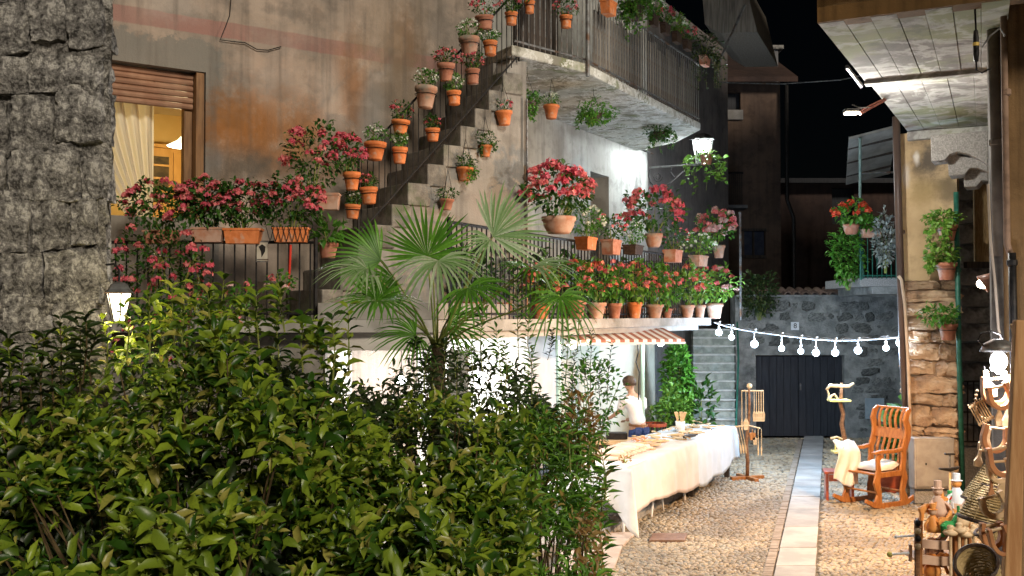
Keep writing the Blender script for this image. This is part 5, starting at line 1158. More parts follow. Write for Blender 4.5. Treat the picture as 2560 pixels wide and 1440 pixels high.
shoots(hb, [(20,850,1040),(60,880,1060),(110,850,1040),(150,800,1000),(185,860,1010),(215,790,960),(240,840,960),(-10,900,1060),(85,930,1080),(130,900,1060),(200,820,990)], 6.2, 'leaf_hedge_dark', .12, .36, per=9, tw='twig')
shoots(h3, [(1505,1140,1250),(1512,1185,1300),(1490,1230,1330),(1500,1290,1390),(1480,1090,1200),(1495,1370,1440),(1440,1040,1180)], 6.4, 'leaf_narrow', .12, .24, per=8, shape='dia')
out5 = [(860,960),(930,935),(980,915),(1050,895),(1120,870),(1200,850),(1260,870),(1340,960),(1400,1010)]
h5, _ = hedge("olive_shrub", "dark fine leaved shrub in front of the bright stall lamps", out5, 890, 1420, 1110, 8.4, 7.2, 5200, .085, .30, 'leaf_olive', gap=-.12, thick=.8, stems=70, bias=.75)
shoots(h5, [(1040,850,960),(1070,880,980),(1110,860,980),(1090,900,1000),(1135,890,990)], 7.2, 'leaf_olive', .085, .3, per=11, rad=.004)
shoots(h5, [(1290,700,900),(1322,790,940),(1150,780,930),(1210,760,930),(1400,650,860),(1440,700,880),(1365,640,840),(1240,820,960),(1420,760,960),(1330,880,1010),(1260,860,980),(1180,850,960)], 7.6, 'leaf_narrow', .085, .22, per=13, shape='dia', rad=.004)
shoots(h5, [(1380,830,900),(1460,900,960),(1500,905,1000),(1530,860,1010),(1440,870,1010),(1480,830,1010),(1405,880,1030),(1430,950,1060)], 8.2, 'leaf_olive', .055, .32, per=18, tw='twig', shape='dia', rad=.003)
nd = shrub("nandina", "feathery shrub with coppery red leaf tips at the left end of the table", Vector((at(1448,0,7.4).x, 7.4, 1.45)), .30, .62, .3, 'leaf_red', 420, .05, 'dia')
nd2 = shrub("nandina", "fine light green feathery shrub in front of the cream stall backdrop", Vector((at(1475,0,7.9).x, 7.9, 1.5)), .50, .78, .3, 'leaf_mid', 520, .05, 'dia')
hedge("copper_shrub", "ragged edge of coppery and green leaves along the right side of the narrow leaved shrub", [(1440,1250),(1480,1250),(1520,1300)], 1440, 1500, 1500, 6.0, 5.2, 260, .05, .4, 'leaf_red', thick=.3, stems=6)
for q_, w_, lab in [((600,770),60,"leftmost"),((700,745),70,"middle"),((560,840),60,"lower")]:
    b = at(q_[0], q_[1], 8.6); r = thing("low_flowers", {"leftmost":"pale pink flowers among leaves just below the railing bars","middle":"small pot of light leaves and pink flowers at the foot of the railing","lower":"salmon flowers peeping out above the hedge"}[lab], "flowers", b)
    foliage(.24, .2, r, None, leaf='leaf_mid', nl=90, lsz=.05, flow='coral' if lab == 'lower' else 'palepink', nf=6, frad=.03, per=6, fs=.02)
# ============================================================ lamps
def bulb_obj(root, c, r, mat="bulb"): return MB().ball(c, r, 12, 8).build("bulb", M[mat], root, smooth=True)
# wrought bracket lantern beyond the balcony
LY = 19.3; lc_ = at(1757, 352, LY)
lt = thing("wall_lantern", "glowing white lantern on a wrought iron bracket at the house corner", "lantern", lc_)
mb = MB(); w, h = .16, .42
for sx, sy in ((-1,-1),(1,-1),(1,1),(-1,1)): mb.tube([(sx*w,sy*w,.02),(sx*w*.62,sy*w*.62,-h)], .012, 4)
for zz, q in ((.02,w),(-h,w*.62)):
    for (x0,y0_,x1,y1_) in ((-q,-q,q,-q),(q,-q,q,q),(q,q,-q,q),(-q,q,-q,-q)): mb.tube([(x0,y0_,zz),(x1,y1_,zz)], .010, 4)
mb.build("frame", pm("white_lantern_frame", (.6,.62,.62),(.7,.72,.72),9,.4), lt, local=True)
MB().lathe([(.25,.02),(.25,.035),(.12,.12),(.05,.14),(.001,.15)], 4).build("cap", M['iron'], lt, local=True)
MB().ball((0,0,-.10), .10, 12, 8, (1.5,1.5,1.2)).build("bulb", M['bulb_white'], lt, local=True, smooth=True)
point("lantern_light", lc_+Vector((0,0,-.09)), 2100, (.88,.96,1), .15, lt)
arm0, arm1 = at(1624, 419, 20.2), at(1752, 411, LY)
bk = thing("lantern_bracket", "scrolled black iron bracket carrying the white lantern", "bracket", arm0)
MB().tube([arm0, arm1], .022, 6).build("arm", M['iron_grey'], bk)
sc_ = [at(px, py, 20.0) for px, py in [(1624,425),(1622,440),(1626,456),(1638,467),(1655,468),(1672,460),(1690,445),(1706,430),(1720,424)]]
MB().tube(sc_, .016, 5).build("scroll", M['iron'], bk)
MB().tube([at(1644+12*math.cos(t)*(1-t/14), 442+14*math.sin(t)*(1-t/14), 20.0) for t in [k*.5 for k in range(22)]], .011, 5).build("scroll", M['iron'], bk)
MB().tube([at(1680,418,20.0), at(1676,428,20), at(1682,438,20), at(1690,445,20.0)], .011, 5).build("scroll", M['iron'], bk)
r = potted("potted_ivy", "small brown pot of bright ivy set under the glowing lantern", 1766,386,412,34,19.2,'round','terra_brown',0,None,fo(G8,44,14,leaf='leaf_bright',lsz=.08,nl=50),dict(n_str=11,w=96,drop=92,leaf='leaf_bright',lsz=.09,per=18,top=.0))
# string of bulbs
BP = [(1797,831),(1829,843),(1886,860),(1954,871),(2002,878),(2040,882),(2088,882),(2145,876),(2215,870),(2252,856)]
ls = thing("light_string", "white cable with a string of round cool white bulbs hung across the alley", "string lights", at(1797, 815, 18.4))
WPx = [(1786,806),(1815,815),(1850,823),(1886,829),(1954,838),(2002,844),(2040,848),(2088,851),(2145,850),(2215,846),(2258,842)]
def YB(px): return 18.4-(px-1790)/470*3.6
MB().tube([at(x, y_, YB(x)) for x, y_ in WPx], .014, 5).build("wire", pm("white_cable", (.25,.27,.3),(.32,.34,.37),9,.5), ls)
MB().tube([at(px, py+3*math.sin(px*.13), YB(px)) for px, py in [(x, np.interp(x,[q[0] for q in WPx],[q[1] for q in WPx])-3) for x in range(1790,2255,9)]], .006, 4, False).build("wire_twist", bpy.data.materials["white_cable"], ls)
for i, (px, py) in enumerate(BP):
    Y = YB(px); wy = np.interp(px, [q[0] for q in WPx], [q[1] for q in WPx]); c = at(px, py, Y)
    MB().tube([at(px,wy,Y), at(px+1,wy-6,Y), at(px+5,wy-7,Y), at(px,wy+3,Y), at(px,py-6,Y)], .007, 4, False).build("drop_wire", M['cloth_white'], ls)
    MB().lathe([(.012,.0),(.018,.02),(.018,.06),(.01,.07)], 8, c+Vector((0,0,.04))).build("socket", M['cloth_white'], ls)
    MB().ball(c, (.06,.052,.066,.052,.05,.058,.055,.058,.046,.066)[i], 12, 8).build("bulb", M['bulb'], ls, smooth=True)
    point("bulb_light", c, 95, (.55,.75,1), .09, ls)
# stall lamps under the terrace
for i, (px, py, Y, p, rr, lab) in enumerate([(1003,952,11.9,150,.06,"bare white stall lamp glowing behind the olive shrub at left of the palm trunk"),(1132,950,12.6,90,.035,"small white stall lamp just right of the palm trunk"),(1201,945,12.2,170,.07,"brightest white stall lamp glowing through the dark leaves right of the palm")]):
    c = at(px, py, Y); t = thing("stall_lamp", lab, "lamp", c, group="white lamps inside the stall"); bulb_obj(t, c, rr, "bulb_white")
    MB().tube([c+Vector((0,0,rr)), (c.x,c.y,2.40)], .005, 4).build("cord", M['iron'], t); MB().lathe([(.02,.02),(.03,.05),(.01,.09)], 8, c+Vector((0,0,rr-.02))).build("socket", M['iron'], t)
    point("stall_light", c, p*1.1, (.95,.97,1), rr+.02, t)
for px, py, Y, p, col, lab in [(1652,858,15.6,120,(.9,1,.98),"round white clip lamp under the right end of the striped awning"),(1432,864,13.6,200,(1,.93,.86),"round warm lamp under the left end of the striped awning")]:
    c = at(px, py, Y); t = thing("clip_lamp", lab, "lamp", c); bulb_obj(t, c, .05, "bulb_warm" if col[2] < .9 else "bulb_white")
    MB().lathe([(.03,.08),(.05,.07),(.085,.0)], 14, c+Vector((0,0,.01))).build("lamp_shade", M['cloth_white'], t, smooth=True); point("clip_light", c+Vector((0,0,-.02)), p*.5, col, .07, t)
# floodlight on a bar under the concrete balcony
fc = at(2128, 281, 12.0)
fl_ = thing("floodlight", "small lit floodlight on a long bar reaching from the right balcony", "floodlight", fc)
MB().tube([at(2150,285,12.0), at(2180,268,12.2), at(2214,250,12.5)], .014, 5).build("arm", pm("rusty_red_bar", (.3,.1,.08),(.4,.16,.12),9), fl_)
MB().tube([at(2146,280,12.0), at(2178,262,12.2), at(2212,246,12.5)], .010, 5).build("arm", bpy.data.materials["rusty_red_bar"], fl_)
MB().tube([at(2130,262,12.0), at(2150,270,12.0), at(2172,268,12.1)], .008, 5).build("cable", M['iron_grey'], fl_)
MB().cbox(fc+Vector((0,0,.02)), (.17,.12,.035)).build("housing", M['iron'], fl_, bevel=.008)
MB().cbox(fc+Vector((0,-.01,-.01)), (.15,.11,.02)).build("lens", M['bulb_warm'], fl_, bevel=.006)
point("flood_light", fc+Vector((0,-.02,-.05)), 420, (1,.96,.88), .07, fl_)
# warm spot under a brown shade in the recess
wcn = at(2466, 705, 11.3)
ws_ = thing("shaded_spotlight", "warm lit spotlight with a brown conical shade beside the grey jamb", "spotlight", wcn)
ax = Vector((-.80,.30,-.55)).normalized()
q = ax.to_track_quat('Z','Y').to_matrix().to_4x4(); mb = MB().lathe([(.02,-.16),(.05,-.13),(.07,-.06),(.105,.05),(.10,.05),(.06,-.06)], 16); mb.v = [tuple((Matrix.Translation(wcn) @ q) @ Vector(v)) for v in mb.v]
mb.build("lamp_shade", pm("brown_enamel_shade", (.13,.06,.04),(.2,.1,.07),6,.4), ws_, smooth=True)
MB().ball(wcn+ax*.035, .075, 12, 8, (1,.8,.7)).build("bulb", M['bulb_warm'], ws_, smooth=True)
MB().tube([wcn-ax*.14, at(2496,690,11.4)], .012, 5).build("arm", M['iron'], ws_)
point("spot_light", wcn+ax*.11, 1150, (1,.60,.30), .09, ws_, spot=150, aim=wcn+Vector((-.70,.38,-.60)), blend=.5)
# white work lamp among the hanging wares
wl = at(2497, 903, 7.6)
wk = thing("work_lamp", "blinding white work lamp hanging above the wooden collars at the right edge", "lamp", wl)
mb = MB()
mb.ball(wl+Vector((0,0,.0)), .058, 14, 10, (1,1,1.25))
for k in range(5):
    an = k*1.3; mb.ball(wl+Vector((.035*math.cos(an), .03*math.sin(an), -.09+.02*k)), .026, 8, 6)
mb.build("bulb", M['bulb_white'], wk, smooth=True)
MB().lathe([(.04,.13),(.10,.10),(.13,.04),(.125,.04),(.09,.09)], 14, wl+Vector((0,0,.03))).build("reflector", M['iron_grey'], wk, smooth=True)
MB().tube([at(2489,872,7.6), at(2462,868,7.6), at(2445,850,7.6), at(2452,834,7.6), at(2478,828,7.6), at(2500,836,7.6), at(2512,858,7.6)], .008, 6).build("cable", M['iron'], wk)
point("work_light", wl+Vector((-.02,-.03,-.02)), 300, (.95,.93,1), .09, wk)
# lantern at left between wall and shrub
ll = at(297, 770, 6.6)
lw = thing("wall_lantern", "lit tapered lantern half hidden by leaves at the edge of the rubble wall", "lantern", ll)
s_ = 6.6/FPX
MB().lathe([(.075,.055),(.035,-.115),(.001,-.12)], 6, (0,0,.035)).build("glass", emit("lantern_glass", (1,.86,.62), 6), lw, local=True)
MB().lathe([(.10,.095),(.07,.12),(.055,.15),(.02,.165),(.001,.17)], 6).build("cap", M['iron_grey'], lw, local=True)
mb = MB()
for k in range(6): an = k*math.pi/3; mb.tube([(.08*math.cos(an),.08*math.sin(an),.09),(.038*math.cos(an),.038*math.sin(an),-.085)], .005, 4)
mb.build("frame", M['iron'], lw, local=True); MB().tube([(0,0,.17),(0,0,.24),(-.03,.0,.28),(-.12,.1,.28)], .008, 5).build("hook", M['iron'], lw, local=True)
point("lantern_light", ll+Vector((.0,-.02,.0)), 26, (1,.78,.35), .10, lw)

# ============================================================ market stall
# cream backdrop and white sheets hanging inside
def sheet(name, lab, p, q, z0, z1, mat, amp=.04, fr_=9, cat="cloth"):
    p, q = Vector((*p, 0)), Vector((*q, 0)); d = q-p; nn = Vector((-d.y, d.x, 0)).normalized()
    return tag(MB().grid(lambda uu, vv: tuple(p+d*uu+nn*(amp*math.sin(uu*fr_*3+vv)*(.4+.6*vv)+.4*amp*math.sin(uu*fr_*7))+Vector((0,0,z1-(z1-z0)*vv))), 90, 10).build(name, mat, smooth=True, solid=.004), lab, cat)
sheet("backdrop_cloth", "cream canvas backdrop hanging behind the market stall", fb(3.9,-.2,0)[:2], fb(8.3,-.25,0)[:2], .35, 2.36, M['cloth_cream'], .02, 5)
sheet("backdrop_cloth", "white sheet hung inside the portico behind the stall lamps", (-1.9,13.0), fb(1.5,-.35,0)[:2], .3, 2.3, M['cloth_white'], .04, 6)
sheet("backdrop_cloth", "bright white sheet between the palm and the cream backdrop", fb(1.55,-.4,0)[:2], fb(3.85,-.3,0)[:2], .3, 2.3, M['cloth_white'], .03, 5)
# awning
aw = thing("awning", "small red and white striped awning over the stall below the terrace edge", "awning", at(1555, 840, 15))
ax0, ax1 = at(1412,850,13.6), at(1712,848,15.9); bx0, bx1 = Vector((ax0.x-.15, ax0.y+.5, at(0,822,13.9).z)), Vector((ax1.x-.25, ax1.y+.55, at(0,820,16.2).z))
ns2 = 26; ma_, mb_ = pm("red_awning_stripe", (.36,.14,.09),(.42,.18,.12),9,.9), M['cloth_white']
for i in range(ns2):
    f0, f1 = i/ns2, (i+1)/ns2; P = [ax0.lerp(ax1,f0), ax0.lerp(ax1,f1), bx0.lerp(bx1,f1), bx0.lerp(bx1,f0)]; V_ = Vector((0,0,-.045))
    mbx = MB().add([P[0]+V_, P[1]+V_, P[1], P[0]], [(0,1,2,3)]); mbx.add(P, [(0,1,2,3)]); mbx.build("stripe", ma_ if i % 2 else mb_, aw)
MB().tube([ax0+Vector((0,0,-.055)), ax1+Vector((0,0,-.055))], .018, 6).build("front_bar", M['cloth_white'], aw)
for f in (.05,.95): MB().tube([ax0.lerp(ax1,f), bx0.lerp(bx1,f)+Vector((0,.1,-.25))], .012, 5).build("arm", M['cloth_white'], aw)
for px, py0, py1, Y, lab in [(1396,850,1180,13.6,"green post at the left end of the striped awning"),(1606,852,1150,15.9,"pale green post beside the person in the white shirt")]:
    tag(MB().tube([at(px,py0,Y), Vector((at(px,py0,Y).x, Y, .0))], .032, 8).build("stall_post", pm("pale_green_post", (.28,.42,.36),(.36,.5,.44),5) if px == 1396 else bpy.data.materials["pale_green_post"]), lab, "post")
tag(MB().tube([at(1592,850,15.8), at(1596,880,15.8), at(1590,905,15.8), at(1598,930,15.8), at(1596,1000,15.8)], .010, 5).build("cable", M['iron']), "black cable hanging beside the green stall post", "cable")
# tables
C1, C2 = Vector((at(1562,1170,12.2).x, 12.2)), Vector((at(1733,1100,14.7).x, 14.7)); C3 = Vector((at(1836,1068,16.75).x, 16.75))
td = (C3-C1).normalized(); tn = Vector((-td.y, td.x))
def tpt(s, w, z): p = C1+td*s+tn*w; return Vector((p.x, p.y, z))
TH = .80; LT = (C3-C1).length; S1 = (C2-C1).length
mt_ = M['wood_brown']
def table(lab, s0, s1, wd, metal=False):
    t = thing("table", lab, "table", tpt((s0+s1)/2, wd/2, 0)); P = [tpt(s0,0,0), tpt(s1,0,0), tpt(s1,wd,0), tpt(s0,wd,0)]
    MB().prism([(p.x,p.y) for p in P], TH-.04, TH-.005).build("table_top", mt_, t)
    for f in ((s0+.12,.08),(s1-.12,.08),(s1-.12,wd-.08),(s0+.12,wd-.08)):
        p = tpt(f[0], f[1], 0); (MB().tube([(p.x,p.y,0),(p.x,p.y,TH-.045)], .017, 8) if metal else MB().cbox((p.x,p.y,(TH-.04)/2), (.07,.07,TH-.045), rz=math.atan2(td.y,td.x))).build("leg", M['cloth_white'] if metal else M['wood_dark'], t)
    return t
table("market table nearer the camera with white metal legs under a pinkish white cloth", .05, S1-.05, .85, True)
table("farther market table with dark wooden legs under a bluish white cloth", S1+.05, LT-.05, .85)
for s_, lab in ((1.5,"white folding trestle leg pair under the near table"),):
    t = thing("trestle", lab, "trestle", tpt(s_, .3, 0))
    for w_ in (.1,.55): MB().tube([tpt(s_-.25,w_,0.0), tpt(s_,w_,TH-.06)], .013, 6).build("leg", M['cloth_white'], t); MB().tube([tpt(s_+.25,w_,0.0), tpt(s_+.01,w_,TH-.06)], .013, 6).build("leg", M['cloth_white'], t)
def cloth(lab, s0, s1, wd, drop, mat, hem, endfall=0, seed=0, endr=0):
    mb = MB(); L = s1-s0
    prof = [(wd+.02,-.25),(wd+.012,-.02),(wd,.006),(wd*.7,.008),(wd*.35,.008),(.0,.008),(-.02,-.01),(-.03,-.12),(-.045,-.3),(-.05,-.5),(-.055,-.72),(-.06,-1.0)]
    nv = len(prof)-1
    def fn(uu, vv):
        j = vv*nv; i = min(nv-1, int(j)); f = j-i; w0, z0 = prof[i]; w1, z1 = prof[i+1]; w_, z_ = w0+(w1-w0)*f, z0+(z1-z0)*f
        s = s0+L*uu
        if z_ < -.02 and w_ < .1:
            k = -z_; z_ = z_*drop(uu); amp = .016*min(1, k*3); w_ -= amp*(.6+.6*math.sin(s*9+seed+math.sin(s*3)*1.5)+.3*math.sin(s*23+seed))
            s += .02*math.sin(k*6+s*5)
        else: z_ += .004*math.sin(s*11+w_*9)
        return tuple(tpt(s, w_, TH+z_))
    mb.grid(fn, int(L*42), nv*3); o = mb.build("tablecloth", mat, smooth=True, solid=.004); tag(o, lab, "tablecloth"); return o
mc1 = pm("pinkish_white_linen", (.62,.54,.50),(.70,.62,.58),3,.95,30,.15,.002); mc2 = pm("bluish_white_linen", (.56,.61,.65),(.64,.68,.72),3,.95,30,.15,.002)
cloth("pinkish white tablecloth with an uneven hem over the near market table", -.02, S1+.03, .88, lambda u_: .56-.05*math.sin(u_*5)+.015*math.sin(u_*17), mc1, 0, seed=1)
cloth("bluish white tablecloth hanging over the farther market table", S1+.035, LT+.03, .88, lambda u_: .62-.25*max(0,u_-.45)+.03*math.sin(u_*13), mc2, 0, seed=4)
# near end: white cloth falling to a long corner
mb = MB()
def ef(uu, vv):
    w_ = -.10+uu*1.05; k = vv; dp_ = (.40+.50*max(0, 1-uu*3.2)+.05*math.sin(uu*9)) if True else 0
    return tuple(tpt(-.03-.05*k-.04*math.sin(uu*22)*k-.05*k*k, w_-.12*k*(1-uu)*(1-uu), TH+.012-k*dp_*.86))
mb.grid(ef, 40, 14); tag(mb.build("tablecloth", M['cloth_white'], smooth=True, solid=.004), "plain white cloth with a long pointed corner at the near table end", "tablecloth")
mb = MB(); mb.grid(lambda uu, vv: tuple(tpt(-.03+uu*.75, -.02+vv*.9, TH+.016+.004*math.sin(uu*9+vv*7))), 20, 20)
tag(mb.build("table_runner", M['cloth_white'], smooth=True), "white overlay cloth spread on the near table end", "cloth")
# wares
random.seed(21)
M['pinkwood'] = pm("pinkish_turned_wood", (.62,.44,.34),(.72,.55,.44),5,.6,40,.1,rnd=.15)
def rod(s, w, L, an, r, z, lab, mat='wood_pale', name="rolling_pin", taper=True):
    c = tpt(s, w, z); d = td*math.cos(an)+tn*math.sin(an); d = Vector((d.x, d.y, 0)); t = thing(name, lab, name.replace("_"," "), c, group="wooden wares laid out on the cloth tables")
    mat = "pinkwood"; MB().tube([c-d*L/2, c-d*L*.42, c-d*L*.40, c+d*L*.40, c+d*L*.42, c+d*L/2], [r*.5,r*.5,r,r,r*.5,r*.5], 8).build("roller", M[mat], t, smooth=True); return t
LR = "pale turned rolling pin laid in the row on the near pinkish table"
for k in range(9): rod(.45+.15*k, .42+.02*(k % 2), .42, 1.5+random.uniform(-.1,.1), .028, TH+.045, LR)
for k in range(7): rod(.52+.15*k, .42, .40, 1.55+random.uniform(-.12,.12), .027, TH+.098, "pale turned rolling pin in the upper layer on the near table")
def board(s, w, L, Wd, an, z, lab, mat='wood_pale', name="cutting_board", th=.018):
    c = tpt(s, w, z); a_ = math.atan2(td.y, td.x)+an; t = thing(name, lab, name.replace("_"," "), c, a_, group="wooden wares laid out on the cloth tables")
    P = [(L/2*math.cos(x)*(1.0 if abs(math.cos(x)) < .8 else 1.02), Wd/2*math.sin(x)) for x in [k*math.pi/8 for k in range(16)]]; P = [(math.copysign(abs(x)**.7*(L/2)**.3, x), math.copysign(abs(y)**.7*(Wd/2)**.3, y)) for x, y in P]
    MB().prism(P, 0, th).build("board", M[mat], t, local=True, bevel=.003)
    MB().prism([(L*.48,-Wd*.12),(L*.78,-Wd*.09),(L*.80,0),(L*.78,Wd*.09),(L*.48,Wd*.12)], .002, th-.002).build("handle", M[mat], t, local=True, bevel=.002); return t
def spoon(s, w, L, an, z, lab, mat='wood_pale'):
    c = tpt(s, w, z); a_ = math.atan2(td.y, td.x)+an; t = thing("wooden_spoon", lab, "spoon", c, a_, group="wooden wares laid out on the cloth tables")
    MB().ball((L*.42,0,.0), .032, 10, 6, (1.4,1,.35)).build("bowl", M[mat], t, local=True, smooth=True)
    MB().tube([(-L/2,0,0),(L*.0,0,.004),(L*.34,0,0)], [.009,.007,.008], 6).build("handle", M[mat], t, local=True); return t
for k in range(8): board(1.75+.42*k, random.uniform(.2,.65), random.uniform(.22,.34), random.uniform(.12,.18), random.uniform(-.6,.9), TH+.014, "flat pale wooden board with a handle among the wares on the cloth")
for k in range(7): board(2.0+.42*k, random.uniform(.25,.6), .24, .12, random.uniform(-.8,.8), TH+.036, "small pale wooden board lying on top of another one")
for k in range(26): spoon(1.65+.13*k, random.uniform(.08,.75), random.uniform(.24,.34), random.uniform(-.9,1.2), TH+.062+random.uniform(-.01,.02), "carved pale wooden spoon in the heap on the market tables")
board(3.0,.12,.34,.10,-.15,TH+.05,"dark brown wooden tool with a black handle lying across the table edge",'wood_dark',"wooden_tool",.03)
for k in range(5):
    c = tpt(1.45+.10*k, .35+.06*(k % 3), TH+.14); t = thing("straw_ornament", "rust red star shaped dried ornament at the end of the rolling pins", "ornament", c, random.random()*3, group="rust red ornaments on the near table"); mb = MB()
    for j in range(9): an = j*.7; mb.add([(0,0,0),(.03*math.cos(an+.3),.03*math.sin(an+.3),.02),(.09*math.cos(an),.09*math.sin(an),.03*math.sin(j*2)),(.03*math.cos(an-.3),.03*math.sin(an-.3),.02)], [(0,1,2,3)])
    mb.build("rays", pm("rust_straw", (.45,.15,.05),(.55,.25,.1),9) if k == 0 else bpy.data.materials["rust_straw"], t, local=True)
c = tpt(.35,.12,TH+.03); t = thing("dried_flowers", "small dark red dried bunch at the corner of the near table", "flowers", c); foliage(.16,.06,t,None,leaf='leaf_red',nl=40,lsz=.04)
cu = tpt(3.95,.55,TH+.01); t = thing("utensil_pot", "pale pot holding upright wooden spatulas on the far table", "pot", cu)
MB().lathe([(.001,0),(.065,0),(.075,.16),(.067,.16),(.06,.05),(.001,.05)], 16).build("pot", M['cloth_white'], t, local=True, smooth=True)
for k in range(5):
    x, y_ = .035*math.cos(k*1.26), .035*math.sin(k*1.26); MB().sweep([(x,y_,.06),(x*1.5,y_*1.5,.2),(x*2.2,y_*2.2,.30)], (0,1,0), [.012,.025,.05], .008).build("spatula", M['wood_pale'], t, local=True)
br_ = thing("bark_barrel", "dark ribbed basket standing on the ground behind the person", "basket", (at(1628,0,17.0).x, 17.0, .09))
mb = MB(); 
for k in range(18): an = k*math.pi/9; mb.tube([(.17*math.cos(an),.17*math.sin(an),0),(.21*math.cos(an),.21*math.sin(an),.72)], .02, 5)
mb.build("slats", M['wood_dark'], br_, local=True); MB().lathe([(.2,.70),(.23,.70),(.23,.75),(.2,.75)], 18).build("rim", M['wood_red'], br_, local=True)
cr = thing("work_bench", "dark wooden workbench with pale boards on it left of the person", "bench", (at(1530,0,15.3).x, 15.3, .09))
MB().cbox((0,0,.66),(.75,.45,.06)).build("bench_top", M['wood_pale'], cr, local=True, bevel=.005); MB().cbox((0,0,.5),(.7,.4,.24)).build("apron", M['wood_dark'], cr, local=True)
for x in (-.32,.32):
    for y_ in (-.17,.17): MB().cbox((x,y_,.19),(.06,.06,.38)).build("leg", M['wood_dark'], cr, local=True)
MB().cbox((.05,.0,.74),(.3,.2,.09)).build("tool_box", M['iron'], cr, local=True)

# ============================================================ person (seen from behind, bending to the left)
def skin(name, mat, pts, edges, parent, sub=2, root=0):
    me = bpy.data.meshes.new(name); me.from_pydata([p[:3] for p in pts], edges, []); me.materials.append(mat)
    o = bpy.data.objects.new(name, me); link(o, parent); m = o.modifiers.new("skin", 'SKIN'); m.use_smooth_shade = True
    for v, p in zip(me.skin_vertices[0].data, pts): v.radius = (p[3], p[4] if len(p) > 4 else p[3]); v.use_root = False
    me.skin_vertices[0].data[root].use_root = True
    s = o.modifiers.new("sub", 'SUBSURF'); s.levels = sub; s.render_levels = sub; return o
ppos = Vector((at(1592,0,15.9).x, 15.9, .09))
pe = thing("person", "person in a white shirt and blue jeans seen from behind, bending over the workbench", "person", ppos, R(20)); pe.scale = (.94,.94,.885)
mskin = pm("skin_tone", (.50,.29,.19),(.56,.34,.23),12,.5,80,.1); mshirt = pm("white_shirt_cloth", (.78,.78,.79),(.84,.84,.85),9,.9,60,.15,.003); mjean = pm("blue_denim", (.03,.055,.17),(.05,.085,.24),30,.9,90,.3); mhair = pm("dark_brown_hair", (.05,.03,.018),(.10,.06,.035),25,.6,120,.6,stretch=(1,1,.3))
# local: x right, y away from camera, leaning to -x and +y
skin("body", mskin, [(0,0,.92,.125,.10),(-.015,.02,1.10,.12,.09),(-.035,.05,1.28,.135,.095),(-.05,.08,1.40,.13,.09),(-.06,.10,1.47,.055),(-.075,.12,1.53,.052),(-.09,.135,1.60,.078,.09),(-.095,.14,1.66,.088,.098),(-.098,.142,1.72,.06),
   (-.20,.09,1.37,.052),(-.27,.16,1.16,.040),(-.34,.34,1.04,.030),(-.37,.40,1.02,.032),
   (.11,.08,1.36,.052),(.15,.13,1.12,.040),(.02,.33,1.0,.030),(-.03,.38,.99,.032),
   (-.085,0,.86,.085),(-.09,.02,.48,.06),(-.09,-.02,.08,.045),(-.09,.12,.035,.035),(.085,0,.86,.085),(.10,.0,.48,.06),(.11,-.03,.08,.045),(.12,.11,.035,.035)],
   [(0,1),(1,2),(2,3),(3,4),(4,5),(5,6),(6,7),(7,8),(3,9),(9,10),(10,11),(11,12),(3,13),(13,14),(14,15),(15,16),(0,17),(17,18),(18,19),(19,20),(0,21),(21,22),(22,23),(23,24)], pe)
skin("shirt", mshirt, [(0,-.005,.90,.178,.142),(-.012,.015,1.08,.155,.122),(-.033,.045,1.26,.168,.125),(-.05,.08,1.39,.165,.11),(-.06,.10,1.455,.075,.07),(-.215,.09,1.36,.076),(-.262,.15,1.19,.068),(.125,.085,1.35,.076),(.158,.13,1.18,.068)],
   [(0,1),(1,2),(2,3),(3,4),(3,5),(5,6),(3,7),(7,8)], pe)
skin("jeans", mjean, [(0,0,.95,.150,.122),(0,-.005,.86,.165,.138),(-.088,.0,.74,.098),(-.092,.02,.48,.078),(-.092,-.02,.10,.064),(.088,0,.74,.098),(.102,.0,.48,.078),(.112,-.03,.10,.064)], [(0,1),(1,2),(2,3),(3,4),(1,5),(5,6),(6,7)], pe)
mb = MB(); hc = Vector((-.094,.133,1.665))
prof_n = 22
def hf(uu, vv):
    th_ = vv*math.pi*.64; ph = uu*2*math.pi; d = Vector((math.sin(th_)*math.cos(ph), math.sin(th_)*math.sin(ph), math.cos(th_)))
    r_ = .118+.008*mnoise.noise(d*6)+.004*math.sin(ph*17); front = max(0, d.y)*max(0, -d.z+.35); r_ -= .05*front
    return tuple(hc+Vector((d.x*r_*.92, d.y*r_*1.05, d.z*r_*1.02)))
mb.grid(hf, 28, 16); mb.build("hair", mhair, pe, local=True, smooth=True)
for x in (-.188,.0): MB().ball((x,.14,1.635), .022, 8, 6, (.5,.8,1.3)).build("ear", mskin, pe, local=True, smooth=True)
for hx, hy, hz in ((-.385,.43,1.01),(-.045,.41,.98)):
    for k in range(4):
        a_ = hx-.03+.018*k; skin("finger", mskin, [(a_,hy-.03,hz,.010),(a_-.004,hy+.02,hz-.006,.0095),(a_-.004,hy+.045,hz-.025,.008),(a_-.003,hy+.05,hz-.045,.007)], [(0,1),(1,2),(2,3)], pe, 1)
    skin("thumb", mskin, [(hx+.035,hy-.03,hz,.011),(hx+.055,hy-.005,hz-.012,.010),(hx+.055,hy+.018,hz-.028,.008)], [(0,1),(1,2)], pe, 1)
for x in (-.08,.075): MB().cbox((x,-.155,.86),(.10,.008,.11)).build("back_pocket", pm("denim_pocket", (.025,.045,.15),(.04,.07,.2),30) if x < 0 else bpy.data.materials["denim_pocket"], pe, local=True, bevel=.003)
MB().lathe([(.155,0),(.158,.0),(.158,.035),(.155,.035)], 20, (0,-.003,.925)).build("belt", M['wood_brown'], pe, local=True)

